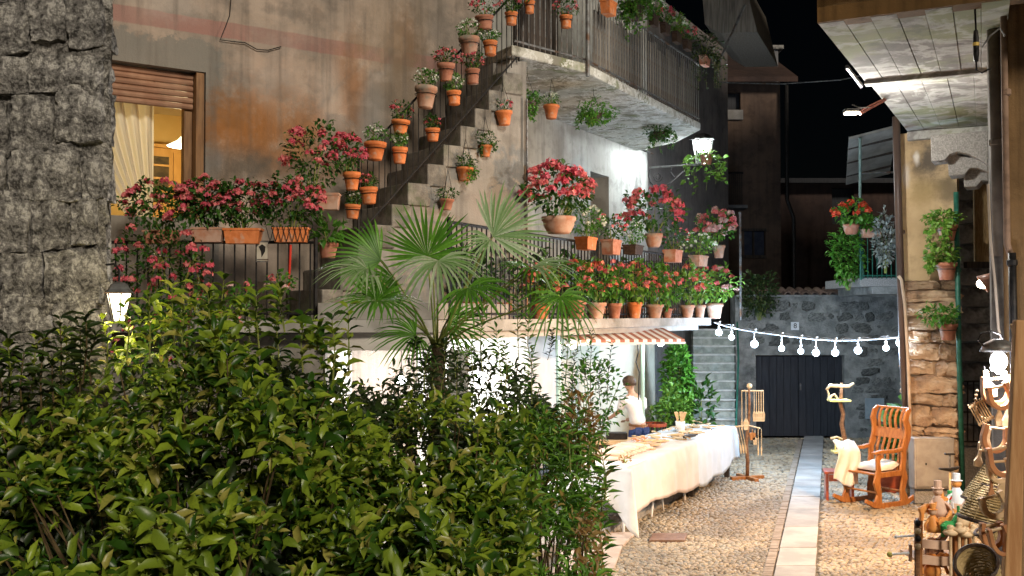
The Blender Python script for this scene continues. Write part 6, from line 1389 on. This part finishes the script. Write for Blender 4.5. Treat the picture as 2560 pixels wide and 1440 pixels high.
# ============================================================ hanging rack
rk = gnd(1868, 1200); rkt = thing("wooden_rack", "rough branch rack with cross feet hung with wooden spoons and straps", "rack", rk, R(10)); f = rk.y/FPX
zt = at(1876,965,rk.y).z
MB().tube([(0,0,.03),(.01,0,.3),(-.012,0,.55),(.012,0,.8),(.03,.01,.86),(.035,0,1.0),(.045,.0,1.2),(.04,0,zt)], [.03,.032,.028,.03,.026,.024,.022,.02], 8).build("post", M['wood_brown'], rkt, local=True, smooth=True)
for an in (.15, 1.7): MB().cbox((0,0,.035), (.58,.075,.06), rz=an).build("foot", M['wood_orange'], rkt, local=True, bevel=.006)
MB().ball((.045,0,zt-.0), .045, 10, 8).build("knob", M['wood_pale'], rkt, local=True, smooth=True)
MB().tube([(-.09,0,zt-.075),(.28,0,zt-.08)], .013, 6).build("crossbar", M['wood_pale'], rkt, local=True)
MB().tube([(-.20,0,.84),(.02,-.02,.86),(.24,.05,.80)], .013, 6).build("crossbar", M['wood_pale'], rkt, local=True)
rfw = lambda x, z: rkt.matrix_basis @ Vector((x, 0, z))
def hung(name, lab, x, z, L, wd, paddle, mat='wood_pale', lean=0, y=-.03, group="wares hanging on the branch rack"):
    c = Vector((rk.x+x, rk.y+y, z)); t = thing(name, lab, name.replace("_"," "), c, group=group)
    MB().tube([(0,0,0),(lean,0,-L)], [.006,.007], 5).build("handle", M[mat], t, local=True)
    if paddle: MB().sweep([(lean*.8,0,-L*.86),(lean,0,-L),(lean*1.2,0,-L-.11)], (0,1,0), [wd*.4,wd,wd*.75], .012).build("paddle", M[mat], t, local=True, bevel=.003)
    return t
for k in range(5): hung("wooden_spatula", ["leftmost","second","middle","fourth","rightmost"][k]+" long pale spatula of the bunch hanging on the rack's upper bar", .11+.036*k, zt-.085, .36, .05, True)
hung("wooden_strap", "wide pale carved strip hanging left of the rack post", -.02, zt-.08, .50, .09, True); hung("wooden_strap", "thin pale strip at the left end of the rack's upper bar", -.085, zt-.08, .50, .03, True)
for k in range(3): hung("wooden_ladle", ["outermost slanting pale ladle","middle slanting pale ladle","innermost slanting pale ladle"][k]+" at the left of the rack's lower bar", -.17+.04*k, .83, .30, .03, True, lean=.06)
hung("cutting_board", "small orange toned board hanging from the lower bar of the rack", .08, .80, .06, .11, True, 'wood_orange'); hung("cutting_board", "second small board hanging from the lower bar of the rack", .12, .78, .12, .07, True)
for k in range(2): hung("wooden_stick", "thin pale stick hanging at the right end of the rack's lower bar", .17+.05*k, .80, .30, .025, True)

# ============================================================ branch stand with bird perches
bs = gnd(2112, 1262); bs = Vector((at(2108,0,16.2).x, 16.2, 0)); bt = thing("branch_stand", "crooked pale branch stand with small shelves behind the rocking chair", "stand", bs)
def bp_(px, py, Y=16.2): return at(px, py, Y)
MB().tube([Vector((bs.x+.02,16.2,0)), bp_(2124,1180), bp_(2112,1100), bp_(2104,1060), bp_(2108,1035), bp_(2101,1010), bp_(2103,985), bp_(2104,957)], [.05,.042,.038,.034,.032,.03,.028,.02], 8).build("post", M['wood_brown'], bt, smooth=True)
MB().tube([bp_(2066,975), bp_(2075,964), bp_(2104,966), bp_(2122,966), bp_(2134,958)], [.02,.03,.03,.028,.02], 7).build("branch", M['wood_pale'], bt, smooth=True)
MB().tube([bp_(2068,975), bp_(2072,985), bp_(2071,1000)], .014, 6).build("branch", M['wood_pale'], bt)
MB().prism([(bp_(2062,0).x,16.05),(bp_(2112,0).x,16.05),(bp_(2114,0).x,16.3),(bp_(2064,0).x,16.3)], at(0,1003,16.2).z, at(0,998,16.2).z).build("shelf", pm("yellowish_shelf_wood", (.6,.5,.15),(.68,.58,.22),6), bt, bevel=.004)
MB().tube([bp_(2074,998), bp_(2078,990), bp_(2086,985), bp_(2094,997)], .018, 6).build("perch", M['wood_pale'], bt)
MB().prism([(bp_(2070,0).x,16.05),(bp_(2112,0).x,16.05),(bp_(2114,0).x,16.3),(bp_(2072,0).x,16.3)], at(0,1131,16.2).z, at(0,1126,16.2).z).build("shelf", bpy.data.materials["yellowish_shelf_wood"], bt, bevel=.004)
for px in (2088,2100): MB().tube([bp_(px,1126), bp_(px+1,1110), bp_(px-2,1095)], .012, 6).build("perch", bpy.data.materials["yellowish_shelf_wood"], bt)
MB().tube([bp_(2076,1096), bp_(2092,1092), bp_(2112,1100)], .016, 6).build("branch", M['wood_pale'], bt)

# ============================================================ rocking chair, footstool, blanket, cushion
rc = gnd(2188, 1262); rot = math.atan2(-.52, -.85)          # local +x is the front of the chair
rt = thing("rocking_chair", "varnished orange wooden rocking chair with a tall slatted scrolled back", "chair", rc, rot); hw = .27
wo = M['wood_orange']
for sg in (-1, 1):
    y_ = sg*hw
    MB().sweep([(-.50,y_,.13),(-.35,y_,.065),(-.12,y_,.035),(.12,y_,.035),(.36,y_,.07),(.52,y_,.14)], (0,1,0), [.05,.075,.085,.085,.075,.05], .035).build("rocker", wo, rt, local=True, bevel=.006)
    MB().sweep([(-.26,y_,.07),(-.22,y_,.22),(-.27,y_,.38),(-.23,y_,.50)], (0,1,0), [.16,.085,.11,.10], .034).build("leg", wo, rt, local=True, bevel=.006)
    MB().sweep([(.28,y_,.07),(.25,y_,.20),(.30,y_,.36),(.26,y_,.52),(.27,y_,.66),(.22,y_,.72)], (0,1,0), [.15,.085,.12,.08,.07,.09], .034).build("leg", wo, rt, local=True, bevel=.006)
    MB().sweep([(-.26,y_,.455),(.28,y_,.455)], (0,1,0), .07, .03).build("seat_rail", wo, rt, local=True, bevel=.004)
    MB().sweep([(.36,y_,.755),(.20,y_,.765),(-.05,y_,.755),(-.22,y_,.775)], (0,1,0), [.035,.05,.05,.05], .06).build("armrest", wo, rt, local=True, bevel=.01)
    MB().sweep([(-.22,y_,.46),(-.25,y_,.62),(-.25,y_,.76),(-.33,y_,.92),(-.345,y_,1.04),(-.30,y_,1.16),(-.34,y_,1.26),(-.40,y_,1.31)], (0,1,0), [.11,.09,.10,.12,.12,.10,.085,.05], .036).build("back_post", wo, rt, local=True, bevel=.008)
MB().box(-.26,.30,-hw+.02,hw-.02,.45,.475).build("seat", wo, rt, local=True, bevel=.005)
MB().sweep([(-.335,-hw+.02,.965),(-.335,hw-.02,.965)], (1,0,.2), .14, .022).build("back_panel", wo, rt, local=True, bevel=.004)
MB().tube([(-.40,-hw,1.31),(-.40,hw,1.31)], .018, 8).build("top_rail", wo, rt, local=True)
for k in range(5):
    y_ = -.18+.09*k
    MB().sweep([(-.335,y_,1.02),(-.32,y_,1.10),(-.32,y_,1.18),(-.355,y_,1.26),(-.395,y_,1.30)], (0,1,0), .018, .034).build("slat", wo, rt, local=True)
    MB().sweep([(-.24,y_,.48),(-.265,y_,.62),(-.27,y_,.76),(-.325,y_,.90)], (0,1,0), .018, .034).build("slat", wo, rt, local=True)
MB().tube([(-.25,-hw,.2),(-.25,hw,.2)], .014, 6).build("stretcher", wo, rt, local=True); MB().tube([(.26,-hw,.22),(.26,hw,.22)], .014, 6).build("stretcher", wo, rt, local=True)
def loc2(x, y_, z): return rc+Vector((x*math.cos(rot)-y_*math.sin(rot), x*math.sin(rot)+y_*math.cos(rot), z))
cs = thing("seat_cushion", "white cushion on the seat of the rocking chair", "cushion", loc2(-.02,0,.478), rot)
mb = MB(); mb.grid(lambda uu, vv: (-.22+.44*uu, -.22+.44*vv, .02+.09*(math.sin(uu*math.pi)*math.sin(vv*math.pi))**.35+.18*max(0,.35-uu)), 14, 14); mb.build("cushion_cover", M['cloth_white'], cs, local=True, smooth=True, solid=.02)
BS = 1
# the far arm is the one towards the left of the picture
BS = -1 if loc2(0,-hw,0).x < loc2(0,hw,0).x else 1
mb = MB(); mk = pm("cream_blanket", (.74,.68,.62),(.8,.74,.68),4,.95,80,.3,.004,c3=(.62,.35,.2))
def bf(uu, vv):
    c_ = loc2(.26, hw*BS, 0); x = c_.x-.17+.30*uu; t = vv
    return (x+.03*math.sin(vv*5)+.04*t*(uu-.2), c_.y-.10-.025*math.sin(uu*16+vv*3)*(.3+t)+(.16*(1-t*5) if t < .2 else 0), .86-.62*t*(1-.28*abs(uu-.65))+.012*math.sin(uu*11))
mb.grid(bf, 22, 26); tag(mb.build("blanket", mk, smooth=True, solid=.008), "cream white blanket draped over the left arm of the rocking chair", "blanket")
fp_ = gnd(2098, 1250); ft_ = thing("footstool", "low red stained wooden footstool left of the rocking chair", "stool", fp_, R(-12))
MB().cbox((0,0,.40),(.42,.36,.035)).build("seat", M['wood_red'], ft_, local=True, bevel=.006)
for x in (-.17,.17): MB().cbox((x,0,.19),(.035,.30,.38)).build("leg", M['wood_red'], ft_, local=True, bevel=.005)
MB().cbox((0,-.155,.33),(.30,.02,.09)).build("apron", M['wood_red'], ft_, local=True)
# metal cabinet, spike stand
cbp = at(2336, 1157, 14.25); mc = thing("metal_cabinet", "grey perforated metal meter cabinet on the warm stone wall", "cabinet", (cbp.x, 14.4, 0))
p, q = at(2287,1222,14.2), at(2386,1096,14.2); mgc = pm("galvanised_grey", (.33,.30,.27),(.42,.39,.35),5,.5,60,.15,metal=.2)
MB().box(p.x,q.x,14.2,14.42,p.z,q.z).build("body", mgc, mc, bevel=.008); mb = MB()
for py in (1117,1203):
    for k in range(6): c = at(2304+11*k, py, 14.19); mb.cbox((c.x,14.195,c.z),(.016,.008,.026))
mb.build("vent_slots", M['iron'], mc); MB().cbox((at(2303,0,14.19).x,14.19,at(0,1160,14.19).z),(.02,.012,.03)).build("lock", M['iron'], mc)
MB().box(p.x+.02,q.x-.02,14.185,14.197,p.z+.03,q.z-.03).build("door", mgc, mc, bevel=.003)
MB().box(p.x+.02,q.x,14.25,14.42,0.03,p.z-.003).build("plinth", M['granite'], mc)
sp_ = Vector((at(2362,0,12.8).x,12.8,0)); sd_ = thing("iron_stand", "dark iron cobbler's anvil on a thin pale pole in front of the metal cabinet", "stand", sp_)
MB().tube([(0,0,0),(0,0,at(0,1172,12.8).z)], .014, 6).build("pole", M['wood_pale'], sd_, local=True)
zq = at(0,1172,12.8).z; MB().sweep([(-.13,0,zq),(0,0,zq-.012),(.12,0,zq+.02)], (0,1,0), [.02,.045,.02], .05).build("anvil_foot", M['iron'], sd_, local=True, bevel=.005)
MB().tube([(0,0,zq),(.0,0,zq+.17)], .012, 6).build("upright", M['iron_grey'], sd_, local=True); MB().cbox((0,0,zq+.18),(.12,.05,.022)).build("anvil_head", M['iron'], sd_, local=True, bevel=.005)

# ============================================================ wares at the right edge
random.seed(5)
YT = 8.3
pole0, pole1 = at(2549, 800, 7.0), at(2526, 1500, 7.0)
tag(MB().sweep([pole0, pole0.lerp(pole1,.5), pole1], (0,1,0), [.075,.095,.12], .06).build("timber_post", pm("knotty_orange_timber", (.40,.2,.08),(.55,.32,.15),4,.7,40,.3,stretch=(5,5,.5)), bevel=.01), "long knotty orange timber leaning at the right edge behind the collars", "post")
tag(MB().tube([at(2528,812,7.1), at(2538,840,7.0), at(2546,880,7.0), at(2552,850,7.0), at(2540,805,7.0)], [.01,.016,.02,.014,.008], 6).build("twisted_branch", M['wood_pale']), "twisted pale branch tied at the top of the leaning timber", "branch")
def collar(c, w, h, Y, th, wd, mat, lab, tilt=0):
    P = at(c[0], c[1], Y); sc = Y/FPX; t = thing("wooden_collar", lab, "collar", P, 0, "bent wood animal collars hanging in a column"); pts = []
    for k in range(17):
        a_ = math.pi*k/16; pts.append((math.cos(a_)*w*sc/2*(1 if 0 < k < 16 else 1), 0, -math.sin(a_)*h*sc*.5))
    pts = [(pts[0][0]*.86,0,h*sc*.5)]+pts+[(pts[-1][0]*.86,0,h*sc*.5)]
    ca, sa = math.cos(tilt), math.sin(tilt); pts = [(x*ca-z*sa, y_, x*sa+z*ca) for x, y_, z in pts]
    MB().sweep(pts, (0,1,0), th*sc, wd).build("bow", M[mat], t, local=True, smooth=False, bevel=.004)
    x0, z0 = pts[0][0], pts[0][2]; x1, z1 = pts[-1][0], pts[-1][2]; MB().tube([(x0+.02,0,z0-.02),(x1-.02,0,z1-.02)], .010, 6).build("pin", M['wood_pale'], t, local=True)
COL = pm("carved_chestnut", (.36,.15,.06),(.48,.22,.09),6,.5,40,.2); M['collar'] = COL
for c, w, h, Y, th, wd, tl, lab in [((2492,975),64,70,7.6,14,.05,.1,"topmost bent collar just below the white work lamp"),((2500,990),52,60,7.4,12,.05,.3,"second bent collar overlapping the topmost"),((2487,1095),58,64,7.5,12,.05,-.15,"bent collar beside the white bobbins"),((2505,1150),60,74,7.3,13,.05,.25,"orange bent collar halfway down the column"),((2498,1175),52,56,7.5,11,.05,.1,"smaller collar behind the orange one"),((2485,1262),56,56,7.2,14,.05,.35,"pale brown collar over the tall wicker cone"),((2480,1335),48,60,7.1,12,.05,.1,"low collar near the leaning timber"),((2500,1350),44,70,7.0,10,.05,.3,"lowest thin collar touching the timber")]:
    collar(c, w, h, Y, th, wd, 'collar' if h != 56 else 'wood_pale', lab, tl)
bd = thing("bead_garland", "arc of white wooden beads around the work lamp", "garland", at(2460, 970, 7.7))
for k in range(12):
    a_ = math.pi*.35+k*.17; c = at(2482-44*math.sin(a_)*1.0, 985-62*math.cos(a_*1.0+.35), 7.7); MB().ball(c, .013, 8, 6).build("bead", M['wood_pale'], bd, smooth=True)
for i, (px, py, w, h, an, lab) in enumerate([(2452,1030,44,60,-.5,"slatted pale wooden rack tilted among the collars"),(2470,960,40,70,-.2,"white wooden paddle lit by the work lamp"),(2498,1035,22,60,0,"small white paddle right of the slatted rack"),(2515,1040,18,56,.1,"narrow white stick beside the small paddle"),(2465,1100,34,60,.3,"white carved piece below the slatted rack"),(2447,1145,22,44,.2,"small white bobbin at the left of the column"),(2512,1205,24,54,.4,"pale split stick near the timber"),(2478,1225,18,60,0,"brown peg under the orange collar")]):
    c = at(px, py, 7.65-.02*i); s_ = 7.65/FPX; t = thing("wooden_ware", lab, "wooden ware", c, 0, "small wooden wares hanging at the right edge")
    if i == 0:
        for k in range(7): MB().cbox((-w*s_*.42+w*s_*.14*k,0,0),(.007,.01,h*s_)).build("slat", M['wood_pale'], t, local=True)
        for z in (-.4,.4): MB().cbox((0,-.008,h*s_*z),(w*s_,.008,.014)).build("crosspiece", M['wood_pale'], t, local=True)
        t.rotation_euler[1] = an
    else:
        MB().sweep([(0,0,h*s_*.5),(0,0,h*s_*.1),(0,0,-h*s_*.2),(0,0,-h*s_*.5)], (0,1,0), [w*s_*.3,w*s_*.4,w*s_,w*s_*.8], .018).build("blade", M['wood_pale' if i < 7 else 'collar'], t, local=True, bevel=.004)
        MB().tube([(0,0,h*s_*.5),(0,0,h*s_*.5+.03)], .004, 4).build("loop", M['iron'], t, local=True); t.rotation_euler[1] = an
def wicker(name, lab, path, radii, Y, turns, cat="basket", rimr=.011):
    """cone of woven rods: horizontal weavers over uprights"""
    t = thing(name, lab, cat, path[0]); P = [Vector(p) for p in path]; n = len(P)
    def at_(f): j = f*(n-1); i = min(n-2, int(j)); return P[i].lerp(P[i+1], j-i), radii[i]+(radii[i+1]-radii[i])*(j-i)
    axd = (P[-1]-P[0]).normalized(); e1 = axd.orthogonal().normalized(); e2 = axd.cross(e1); mb = MB()
    for k in range(turns):
        f = (k+.5)/turns; c, r_ = at_(f); mb.tube([c+e1*(math.cos(a_)*(r_+.003*(1 if (j+k) % 2 else -1)))+e2*(math.sin(a_)*(r_+.003*(1 if (j+k) % 2 else -1))) for j, a_ in enumerate([q*2*math.pi/24 for q in range(25)])], (P[-1]-P[0]).length/turns*.46, 4, False)
    mb.build("weave", M['wicker'], t)
    mb = MB()
    for k in range(12): a_ = k*2*math.pi/12; mb.tube([at_(f)[0]+(e1*math.cos(a_)+e2*math.sin(a_))*at_(f)[1] for f in [q/8 for q in range(9)]], .005, 4, False)
    mb.build("uprights", M['wicker'], t)
    for f in (0, 1): c, r_ = at_(f); MB().tube([c+e1*(math.cos(a_)*r_)+e2*(math.sin(a_)*r_) for a_ in [q*2*math.pi/24 for q in range(25)]], rimr if f else rimr*.5, 6, False).build("rim", M['wicker_dark'], t)
    return t
wicker("wicker_cone", "upper hanging cone basket woven of pale willow with a dark rim", [at(2476,1165,7.7), at(2462,1215,7.7), at(2450,1255,7.7)], [.035,.09,.13], 7.7, 16)
wicker("wicker_cone", "lower hanging wicker cone flaring to a thick dark rim", [at(2476,1215,7.6), at(2466,1255,7.6), at(2458,1302,7.6)], [.06,.12,.17], 7.6, 14, rimr=.016)
wicker("wicker_basket", "round wicker basket with a dark bent rim in the bottom right corner", [at(2470,1470,6.9), at(2452,1440,6.8), at(2440,1408,6.7)], [.06,.11,.13], 6.8, 12, rimr=.013)
wicker("wicker_basket", "small wicker basket hanging low behind the collars", [at(2478,1352,7.3), at(2466,1325,7.3)], [.05,.08], 7.3, 7, rimr=.012)
# toy rack
tr_ = thing("toy_rack", "pale wooden slatted rack holding toys at the lower right", "rack", (at(2340,0,YT).x, YT, 0)); pk = pm("pinkish_planed_wood", (.60,.38,.25),(.68,.46,.32),5,.6,40,.15)
def tb_(px, py, Y=YT): return at(px, py, Y)
for py, hh_ in ((1358,22),(1398,22)):
    p, q = tb_(2296,py), tb_(2400,py+6); MB().sweep([p, p.lerp(q,.5)+Vector((0,0,-.005)), q], (0,1,0), hh_*YT/FPX, .022).build("slat", pk, tr_, bevel=.003)
for px, yt, w in ((2292,1316,16),(2410,1330,26),(2382,1330,14)):
    p = tb_(px, yt); MB().cbox((p.x, YT-.03, p.z/2), (w*YT/FPX, .035, p.z)).build("post", M['wood_orange'], tr_, bevel=.005)
for px in (2292,2410):
    p = tb_(px, 1350, YT+.5); MB().cbox((p.x, YT+.45, .45), (.05,.04,.9)).build("post", M['wood_orange'], tr_)
MB().cbox((tb_(2350,0).x, YT+.22, tb_(0,1408).z), (.40,.44,.02)).build("shelf", pk, tr_); MB().cbox((tb_(2350,0).x, YT+.22, .42), (.40,.44,.02)).build("shelf", pk, tr_)
for i, (px, py, L) in enumerate([(2376,1328,.5),(2414,1332,.55),(2434,1326,.45),(2398,1322,.4)]):
    p = at(px, py, YT-.1); t = thing("croquet_mallet", ["turned wooden mallet with a small round head in front of the rack","thick wooden mallet nearest the wicker baskets","slim wooden mallet at the right end of the row","short mallet standing between two longer ones"][i], "mallet", (p.x, p.y, 0), group="wooden mallets standing on end")
    MB().tube([(0,0,0),(0,0,p.z-.02)], [.014,.012], 8).build("handle", M['wood_pale'], t, local=True, smooth=True)
    MB().lathe([(.001,-.025),(.045,-.02),(.06,0),(.045,.018),(.02,.022),(.028,.04),(.022,.055),(.001,.06)], 14, (0,0,p.z-.01)).build("head", M['wood_pale'], t, local=True, smooth=True)
p = at(2408,1302,YT-.02); t = thing("wooden_ladle", "large pale wooden ladle with an oval bowl standing behind the mallets", "ladle", p)
MB().ball((0,0,0), .065, 14, 10, (.8,.35,1.1)).build("bowl", M['wood_pale'], t, local=True, smooth=True); MB().tube([(0,0,-.05),(0,0,-.6)], .012, 6).build("handle", M['wood_pale'], t, local=True)
# toys: carved dolls and animals in the rack
def toy(px, py, Y, kind, lab, mats, s=1.0, rz=0):
    c = at(px, py, Y); t = thing("wooden_toy", lab, "toy", c, rz, "carved toys heaped in the slatted rack"); m0, m1 = mats
    if kind == 'doll':
        MB().lathe([(.001,0),(.04*s,0),(.045*s,.03*s),(.03*s,.09*s),(.018*s,.11*s),(.001,.115*s)], 12).build("body", m0, t, local=True, smooth=True); MB().ball((0,0,.135*s), .027*s, 10, 8).build("head", m1, t, local=True, smooth=True)
        for x in (-1,1): MB().tube([(x*.025*s,0,.085*s),(x*.06*s,-.02*s,.05*s),(x*.065*s,-.04*s,.02*s)], .009*s, 6).build("arm", m0, t, local=True)
        MB().lathe([(.034*s,.15*s),(.02*s,.155*s),(.02*s,.19*s),(.001,.19*s)], 12).build("hat", m0, t, local=True)
    elif kind == 'animal':
        MB().sweep([(-.07*s,0,.06*s),(-.02*s,0,.075*s),(.04*s,0,.07*s),(.07*s,0,.10*s),(.10*s,0,.13*s),(.14*s,0,.12*s)], (0,1,0), [.03*s,.055*s,.05*s,.04*s,.04*s,.015*s], .022*s).build("body", m0, t, local=True, bevel=.004)
        for x in (-.05,.05): MB().sweep([(x*s,0,.06*s),(x*1.1*s,0,.0)], (0,1,0), [.024*s,.016*s], .02*s).build("leg", m0, t, local=True)
        MB().sweep([(.10*s,0,.14*s),(.095*s,0,.19*s)], (0,1,0), [.02*s,.008*s], .015*s).build("ear", m1, t, local=True)
    elif kind == 'stick':
        MB().tube([(0,0,0),(.11*s,0,.07*s),(.2*s,0,.12*s)], .009*s, 6).build("stick", m0, t, local=True); MB().ball((.21*s,0,.13*s), .028*s, 8, 6).build("tip", m1, t, local=True, smooth=True)
    return t
ty = lambda n_, a_, b_: pm(n_, a_, b_, 9, .5, 40, .1)
OR_, YE, WH, GN, RD = ty("orange_painted_wood",(.75,.28,.06),(.8,.36,.1)), ty("yellow_painted_wood",(.8,.65,.12),(.85,.72,.2)), ty("white_painted_wood",(.75,.74,.7),(.8,.79,.76)), ty("green_painted_wood",(.04,.3,.08),(.06,.4,.12)), ty("red_painted_wood",(.6,.06,.03),(.7,.1,.05))
pkp = pk
for a_ in [(2322,1300,8.4,'animal',"orange carved bird at the left of the toy heap",(OR_,OR_),1.3,.3),(2345,1290,8.45,'doll',"salmon coloured carved doll in the middle of the toys",(pkp,pkp),1.5,0),(2332,1330,8.35,'doll',"small orange doll low behind the top slat",(OR_,pkp),1.2,0),(2360,1330,8.35,'animal',"orange carved dog behind the top slat",(OR_,WH),1.2,.6),
           (2352,1275,8.5,'stick',"yellow painted stick crossing the toy heap",(YE,RD),1.5,0),(2358,1285,8.5,'stick',"yellow stick with an orange tip beside the other",(YE,OR_),1.4,.15),(2392,1268,8.5,'doll',"long nosed white and orange puppet with a tall white hat",(WH,OR_),1.45,0),(2412,1262,8.55,'stick',"bright yellow and white stick behind the puppet",(WH,YE),1.5,-.3),
           (2385,1310,8.45,'animal',"pink carved goose with a long neck",(pkp,pkp),1.7,-.2),(2372,1340,8.3,'animal',"dark green carved tree shaped toy",(GN,GN),1.2,.5),(2375,1285,8.5,'doll',"little green elf between the sticks",(GN,RD),1.0,0),(2335,1385,8.4,'animal',"brown carved horse on the middle shelf",(M['wood_brown'],M['wood_brown']),1.3,.3),
           (2365,1388,8.4,'stick',"white and yellow whistle on the middle shelf",(WH,YE),.8,0),(2330,1440,8.4,'doll',"orange doll on the lowest shelf",(OR_,pkp),1.6,0),(2362,1432,8.4,'animal',"orange carved camel on the lowest shelf",(OR_,OR_),1.6,.4),(2350,1415,8.45,'doll',"brown doll standing behind the lower slat",(M['wood_brown'],OR_),1.2,0)]: toy(*a_)
for i, (px, py, m_, lab) in enumerate([(2240,1342,WH,"white knobbed peg sticking out left from the toy rack"),(2224,1386,YE,"yellow tipped white peg sticking out left from the toy rack")]):
    p = at(px, py, 8.1); t = thing("wooden_peg", lab, "peg", p); MB().tube([(0,0,0),(.17,.05,.0)], .009, 6).build("shaft", WH, t, local=True); MB().ball((0,0,0), .022 if i else .014, 10, 8).build("tip", m_, t, local=True, smooth=True)
    MB().cbox((.18,.05,0),(.02,.03,.13)).build("clip", M['wood_brown'], t, local=True, bevel=.003)
cq = thing("coat_pole", "short dark wooden pole with knobs left of the toy rack", "pole", (at(2279,0,8.15).x, 8.15, 0)); zq = at(0,1300,8.15).z
MB().tube([(0,0,0),(0,0,zq)], .022, 8).build("pole", M['wood_brown'], cq, local=True)
for k in range(4): MB().ball((0,-.02,zq-.06*k-.02), .026, 8, 6).build("knob", M['wood_pale'] if k % 2 else M['iron'], cq, local=True, smooth=True)
